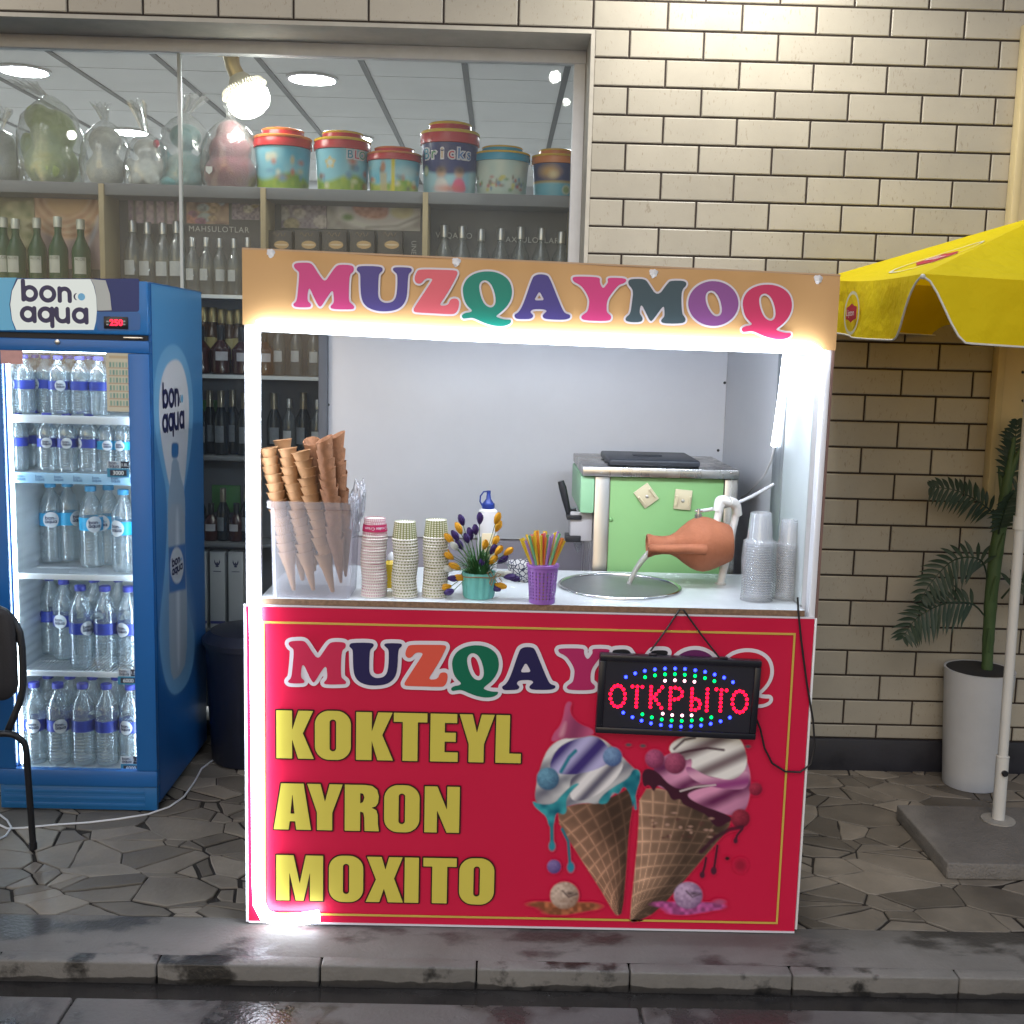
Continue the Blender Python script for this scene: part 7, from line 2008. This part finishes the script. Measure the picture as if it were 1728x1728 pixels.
mL = apex.lerp((cor[3] + cor[0]) / 2, .62); dn = ((cor[3] + cor[0]) / 2 - apex).normalized(); tn = (cor[0] - cor[3]).normalized(); 
def on_canopy(x, y):
    """a point of the left roof panel: x along its lower edge, y up its slope, in metres from the middle"""
    A, B = cor[3], cor[0]; s = .5 + x / (B - A).length; t = .60 - y / ((A + B) / 2 - apex).length
    p_ = apex.lerp(A.lerp(B, s), t); p_.z -= .016 * math.sin(math.pi * s) * t + .02 * math.sin(math.pi * t) * math.sin(math.pi * s) - .003
    return p_
oo, ii = ellipse(0, 0, .20, .175, 48), ellipse(0, 0, .185, .16, 48)
b = M(); b.add([on_canopy(*p_) for p_ in oo] + [on_canopy(*p_) for p_ in ii], [(k, (k + 1) % 48, 48 + (k + 1) % 48, 48 + k) for k in range(48)]); b.build('logo_ring', ring_m, cano, smooth=0)
hx = [(-.14, -.05), (-.14, .05), (-.07, .06), (0, .08), (.07, .06), (.14, .05), (.14, -.05), (.07, -.06), (0, -.08), (-.07, -.06)]
b = M(); hr = [(x * f_, y * f_) for f_ in (1, .5) for x, y in hx] + [(0, 0)]; b.add([on_canopy(*p_) for p_ in hr], [(k, (k + 1) % 10, 10 + (k + 1) % 10, 10 + k) for k in range(10)] + [(10 + k, 10 + (k + 1) % 10, 20) for k in range(10)])
tf = text_flat('Lipton', .08); b.add([tuple(on_canopy(x, y) + Vector((0, 0, .004))) for x, y in tf[0]], tf[1], 1); b.build('badge', [badge, bwt], cano, smooth=0)
b = M()
for c in cor: b.tube([apex + Vector((0, 0, -.02)), apex.lerp(c, .5) + Vector((0, 0, -.022)), c + Vector((0, 0, -.008))], .006, 0, 8)
rib_m = mat('rib_white', (.60, .60, .58), .4)
b = M(); 
for c in cor:
    b = M(); b.tube([apex + Vector((0, 0, -.025)), apex.lerp(c, .5) + Vector((0, 0, -.035)), c + Vector((0, 0, -.010))], .0055, 0, 8); b.ball(c + Vector((0, 0, -.008)), .008, 0, 10, 8); b.build('rib', rib_m, par)
pt0, pt1 = Vector((1.603, -.683, .062)), Vector((1.575, -.67, 2.315))
pole_m = mat('pole_white', (.60, .59, .56), .38, var=.06, vs=8)
pl_at = lambda z: pt0.lerp(pt1, (z - .062) / (2.315 - .062))
b = M(); b.tube([pl_at(.3), pl_at(2.315)], .0185, 0, 20); b.build('pole', pole_m, par)
b = M(); zsl = at(1688, 1276, -.683).z; b.tube([pl_at(.064), pl_at(zsl)], .0235, 0, 20); b.lathe([(.024, -.003), (.0245, .0), (.019, .003)], pl_at(zsl), 0, 20); b.build('sleeve', pole_m, par)
b = M(); w = pl_at(at(1690, 1301, -.683).z); b.lathe([(.011, 0), (.012, .010), (.009, .014), (0, .014)], w + Vector((0, -.0225, 0)), 0, 16, (0, -1, 0)); b.build('knob', black_pl, par)
b = M(); w0 = pl_at(at(1712, 893, -.683).z); w1 = pl_at(at(1712, 871, -.683).z); b.tube([w0, w1], .0245, 0, 20); b.box(w0.x + .01, w0.x + .05, w0.y - .012, w0.y + .012, w0.z + .008, w1.z - .006, 0, .003); b.build('clamp', pole_m, par)
b = M(); b.lathe([(.062, .0005), (.062, .006), (.03, .009), (.0, .009)], (1.603, -.683, .0605), 0, 28); b.build('flange', mat('flange_grey', (.36, .34, .31), .5, var=.3, vs=30), par)
slb = M(); slb.box(1.262, 2.02, -1.062, -.545, .0, .060, 0, .006, 3)
o = slb.build('parasol_slab', mat('aggregate_slab', (.20, .185, .17), .75, var=.32, vs=9, bump=.9, bs=110, rvar=.15, bdist=.006), org=(1.6, -.8, 0))
tag(o, 'square grey concrete slab on the paving under the parasol pole', 'slab')

# ---- potted palm
PX_, PY_ = 1.716, -.155
pp = thing('potted_palm', 'dark green artificial palm in a tall white round pot by the tiled wall', 'potted plant', (PX_, PY_, 0))
b = M(); b.lathe([(0, .003), (.112, .003), (.114, .010), (.142, .505), (.143, .510), (.134, .510), (.131, .44), (0, .44)], (PX_, PY_, 0), 0, 48); b.build('pot', mat('pot_white', (.52, .53, .55), .5, var=.12, vs=4, bump=.2, bs=200), pp)
b = M(); b.lathe([(.1335, .509), (.130, .442)], (PX_, PY_, 0), 0, 48); b.lathe([(0, .4425), (.1305, .4415)], (PX_, PY_, 0), 0, 48); b.build('soil', mat('pot_inside', (.03, .03, .032), .8, var=.3), pp)
tk = [at(1664, 1165, PY_), at(1667, 1090, PY_), at(1673, 1000, PY_ - .01), at(1681, 930, PY_ - .01), at(1693, 860, PY_ - .02), at(1703, 790, PY_ - .02), at(1712, 730, PY_ - .02)]
tk[0].z = .43
tkr = [.021, .023, .026, .028, .024, .019, .008]
b = M(); P_ = []; Rr = []
for i in range(len(tk) - 1):
    for t in np.linspace(0, 1, 8, endpoint=False):
        P_.append(tk[i].lerp(tk[i + 1], t)); r0 = tkr[i] + (tkr[i + 1] - tkr[i]) * t; Rr.append(r0 * (1 + .07 * ((len(P_) % 5) == 0)))
b.tube(P_, Rr, 0, 16)
for i in range(3, len(P_) - 2, 4):                     # old leaf sheaths clasping the stem
    a = i * 2.4; d = Vector((math.cos(a), math.sin(a), 0)); c = P_[i]; r_ = Rr[i]
    b.tube([c + d * r_ * .35, c + d * r_ * .75 + Vector((0, 0, .035)), c + d * (r_ + .006) + Vector((0, 0, .075)), c + d * (r_ + .016) + Vector((0, 0, .105))], [r_ * .75, r_ * .62, .009, .003], 0, 8)
b.build('trunk', mat('palm_trunk', (.055, .10, .035), .6, var=.4, vs=14, bump=.6, bs=40, stretch=(1, 1, .3)), pp)
leaf_m = mat('palm_leaf', (.022, .042, .022), .5, var=.35, vs=12, bump=.2, bs=60)
def frond(pts, L0, nlf, lean, seed):
    rg = random.Random(seed); ctl = [at(x, y, Y) for x, y, Y in pts]
    cum = [0]
    for a, c in zip(ctl[:-1], ctl[1:]): cum.append(cum[-1] + (c - a).length)
    def pos(t):
        d = t * cum[-1]
        for i in range(len(ctl) - 1):
            if d <= cum[i + 1] or i == len(ctl) - 2:
                f_ = (d - cum[i]) / max(1e-6, cum[i + 1] - cum[i]); 
                a = ctl[max(0, i - 1)]; b0 = ctl[i]; c0_ = ctl[i + 1]; e = ctl[min(len(ctl) - 1, i + 2)]
                return .5 * ((2 * b0) + (c0_ - a) * f_ + (2 * a - 5 * b0 + 4 * c0_ - e) * f_ * f_ + (3 * b0 - a - 3 * c0_ + e) * f_ ** 3)
    b_ = M(); mid = [pos(t) for t in np.linspace(0, 1, 16)]; b_.tube(mid, [.0045 * (1 - .7 * i / 15) for i in range(16)], 0, 6)
    for k in range(nlf):
        t = .22 + .78 * k / (nlf - 1); o_ = pos(min(t, .999)); tg = (pos(min(t + .03, 1)) - pos(max(t - .03, 0))).normalized()
        for s_ in (-1, 1):
            sidev = tg.cross(Vector((0, -1, .25))).normalized() * s_
            L = L0 * (math.sin(math.pi * min(1, (t * .82 + .12))) ** .6) * rg.uniform(.85, 1.08)
            dr = (sidev * .9 + tg * lean + Vector((0, rg.uniform(-.3, .1), -.10))).normalized(); w = .0092
            wv = dr.cross(Vector((0, -1, 0))).normalized(); ps = []
            for i in range(6):
                f_ = i / 5; c = o_ + dr * L * f_ + Vector((0, 0, -.28 * L * f_ * f_)); ww = w * (.45 + 2.2 * f_ * (1 - f_)) * (1 - f_ ** 4)
                ps += [c - wv * ww, c + Vector((0, .002, 0)) , c + wv * ww]
            b_.add(ps, [(3 * i + j, 3 * i + j + 1, 3 * i + j + 4, 3 * i + j + 3) for i in range(5) for j in range(2)])
    b_.build('frond', leaf_m, pp, smooth=60)
frond([(1690, 880, -.18), (1660, 852, -.20), (1615, 828, -.22), (1572, 822, -.24)], .10, 15, .55, 1)
frond([(1668, 985, -.16), (1655, 945, -.20), (1610, 945, -.22), (1570, 985, -.24), (1556, 1010, -.25)], .105, 17, .35, 2)
frond([(1662, 1040, -.16), (1638, 1018, -.20), (1590, 1020, -.23), (1545, 1045, -.26), (1525, 1075, -.27)], .115, 18, .45, 3)
frond([(1698, 830, -.17), (1703, 790, -.18), (1712, 750, -.18), (1716, 712, -.19)], .10, 14, .8, 4)
frond([(1700, 850, -.17), (1725, 830, -.18), (1752, 820, -.20), (1790, 850, -.22)], .12, 15, .5, 5)
frond([(1690, 1010, -.16), (1715, 985, -.19), (1748, 985, -.22), (1785, 1030, -.24)], .12, 16, .4, 6)
frond([(1684, 905, -.18), (1690, 880, -.24), (1700, 850, -.30), (1712, 830, -.36)], .09, 12, .6, 7)

# ---- black chair at the left edge of the picture
CY = -1.0
tr_, br_ = at(33, 1045, CY), at(8, 1180, CY)
chx = -2.245
ch = thing('office_chair', 'black tube framed chair standing in front of the fridge', 'chair', (chx, CY - .2, 0))
padm = mat('chair_pad_black', (.012, .011, .014), .6, var=.2, vs=20, bump=.4, bs=200)
tubm_ = mat('chair_tube_black', (.014, .014, .017), .35, var=.1)
zt_c, zb_c = at(20, 1022, CY).z, at(8, 1182, CY).z
hw = tr_.x - chx
b = M()
prof = rrect(-hw, hw, 0, 1, .09, 6); zz0, zz1 = zb_c, zt_c
pts_ = rrect(chx - hw + .015, chx + hw - .015, zz0, zz1 - .008, .06, 7)
for y0_c, y1_c in ((CY - .012, CY + .016),):
    n = len(pts_); inner_ = [(chx + (x - chx) * .96, (z - (zz0 + zz1) / 2) * .94 + (zz0 + zz1) / 2) for x, z in pts_]
    vs = [(x, y0_c, z) for x, z in inner_] + [(x, y0_c + .008, z) for x, z in pts_] + [(x, y1_c - .006, z) for x, z in pts_] + [(x, y1_c, z) for x, z in inner_]
    fs = [tuple(range(n)), tuple(range(4 * n - 1, 3 * n - 1, -1))]
    for l in range(3): fs += [(l * n + k, (l + 1) * n + k, (l + 1) * n + (k + 1) % n, l * n + (k + 1) % n) for k in range(n)]
    b.add(vs, fs)
b.build('backrest', padm, ch)
zs_ = .455
def rounded(ps, n=6): return bend([Vector(p_) for p_ in ps], n)
b = M(); b.tube(rounded([(chx - hw + .03, CY + .004, zs_ - .01), (chx - hw, CY + .012, zz0 + .02), (chx - hw, CY + .012, zz1), (chx + hw, CY + .012, zz1), (chx + hw, CY + .012, zz0 + .02), (chx + hw - .055, CY + .004, zs_ - .01)]), .0125, 0, 12); b.build('back_frame', tubm_, ch)
b = M(); b.box(chx - .21, chx + .21, CY - .44, CY - .02, zs_, zs_ + .045, 0, .02, 3); b.build('seat', padm, ch)
lgx = at(50, 1430, CY).x
for s_ in (-1, 1):
    f0 = Vector((chx + s_ * (lgx - chx), CY + .03, .012))
    b = M(); b.tube(rounded([(chx + s_ * .16, CY - .03, zs_ - .012), (chx + s_ * (hw - .025), CY - .02, zs_ - .012), (chx + s_ * (hw + .01), CY - .01, zs_ - .05), f0 + Vector((0, 0, -.004))]), .0115, 0, 12); b.lathe([(.014, -.008), (.014, .02)], f0 + Vector((0, 0, -.003)), 0, 12); b.build('leg', tubm_, ch)
    b = M(); b.tube(rounded([(chx + s_ * .16, CY - .42, zs_ - .012), (chx + s_ * .20, CY - .42, zs_ - .012), (chx + s_ * .235, CY - .45, .002)]), .0115, 0, 12); b.build('leg', tubm_, ch)

# ---- floor cable, dark bin by the shop front
b = M(); pc_ = [(-60, 1372), (-15, 1385), (12, 1398), (40, 1397), (90, 1392), (150, 1388), (200, 1382), (250, 1374), (285, 1362), (310, 1345), (328, 1320), (340, 1297), (362, 1281), (400, 1276)]
ps = [atz(x, y, .0045) for x, y in pc_]
b.tube(ps, .0038, 0, 8)
b.tube([atz(x, y, .0045) for x, y in ((-40, 1425), (-10, 1420), (10, 1410), (19, 1396), (12, 1384), (-4, 1372), (-30, 1365))], .0038, 0, 8)
tag(b.build('floor_cable', mat('white_cable', (.72, .72, .74), .45), org=(ps[3].x, ps[3].y, 0)), 'white cable running over the paving in front of the fridge', 'cable')
q = atz(400, 1300, 0); bx, by = -1.385, -.01
bn = thing('waste_bin', 'dark round bin between the fridge and the stall', 'bin', (bx, by, 0))
b = M(); b.lathe([(0, .004), (.165, .004), (.17, .012), (.195, .50), (.20, .52), (.188, .52), (.16, .03), (0, .02)], (bx, by, 0), 0, 36); b.build('body', mat('bin_navy', (.012, .015, .03), .4, var=.2), bn)
b = M(); b.lathe([(.204, .515), (.206, .54), (.17, .575), (.06, .59), (0, .592)], (bx, by, 0), 0, 36); b.build('lid', mat('bin_lid', (.016, .018, .032), .35, var=.2), bn)
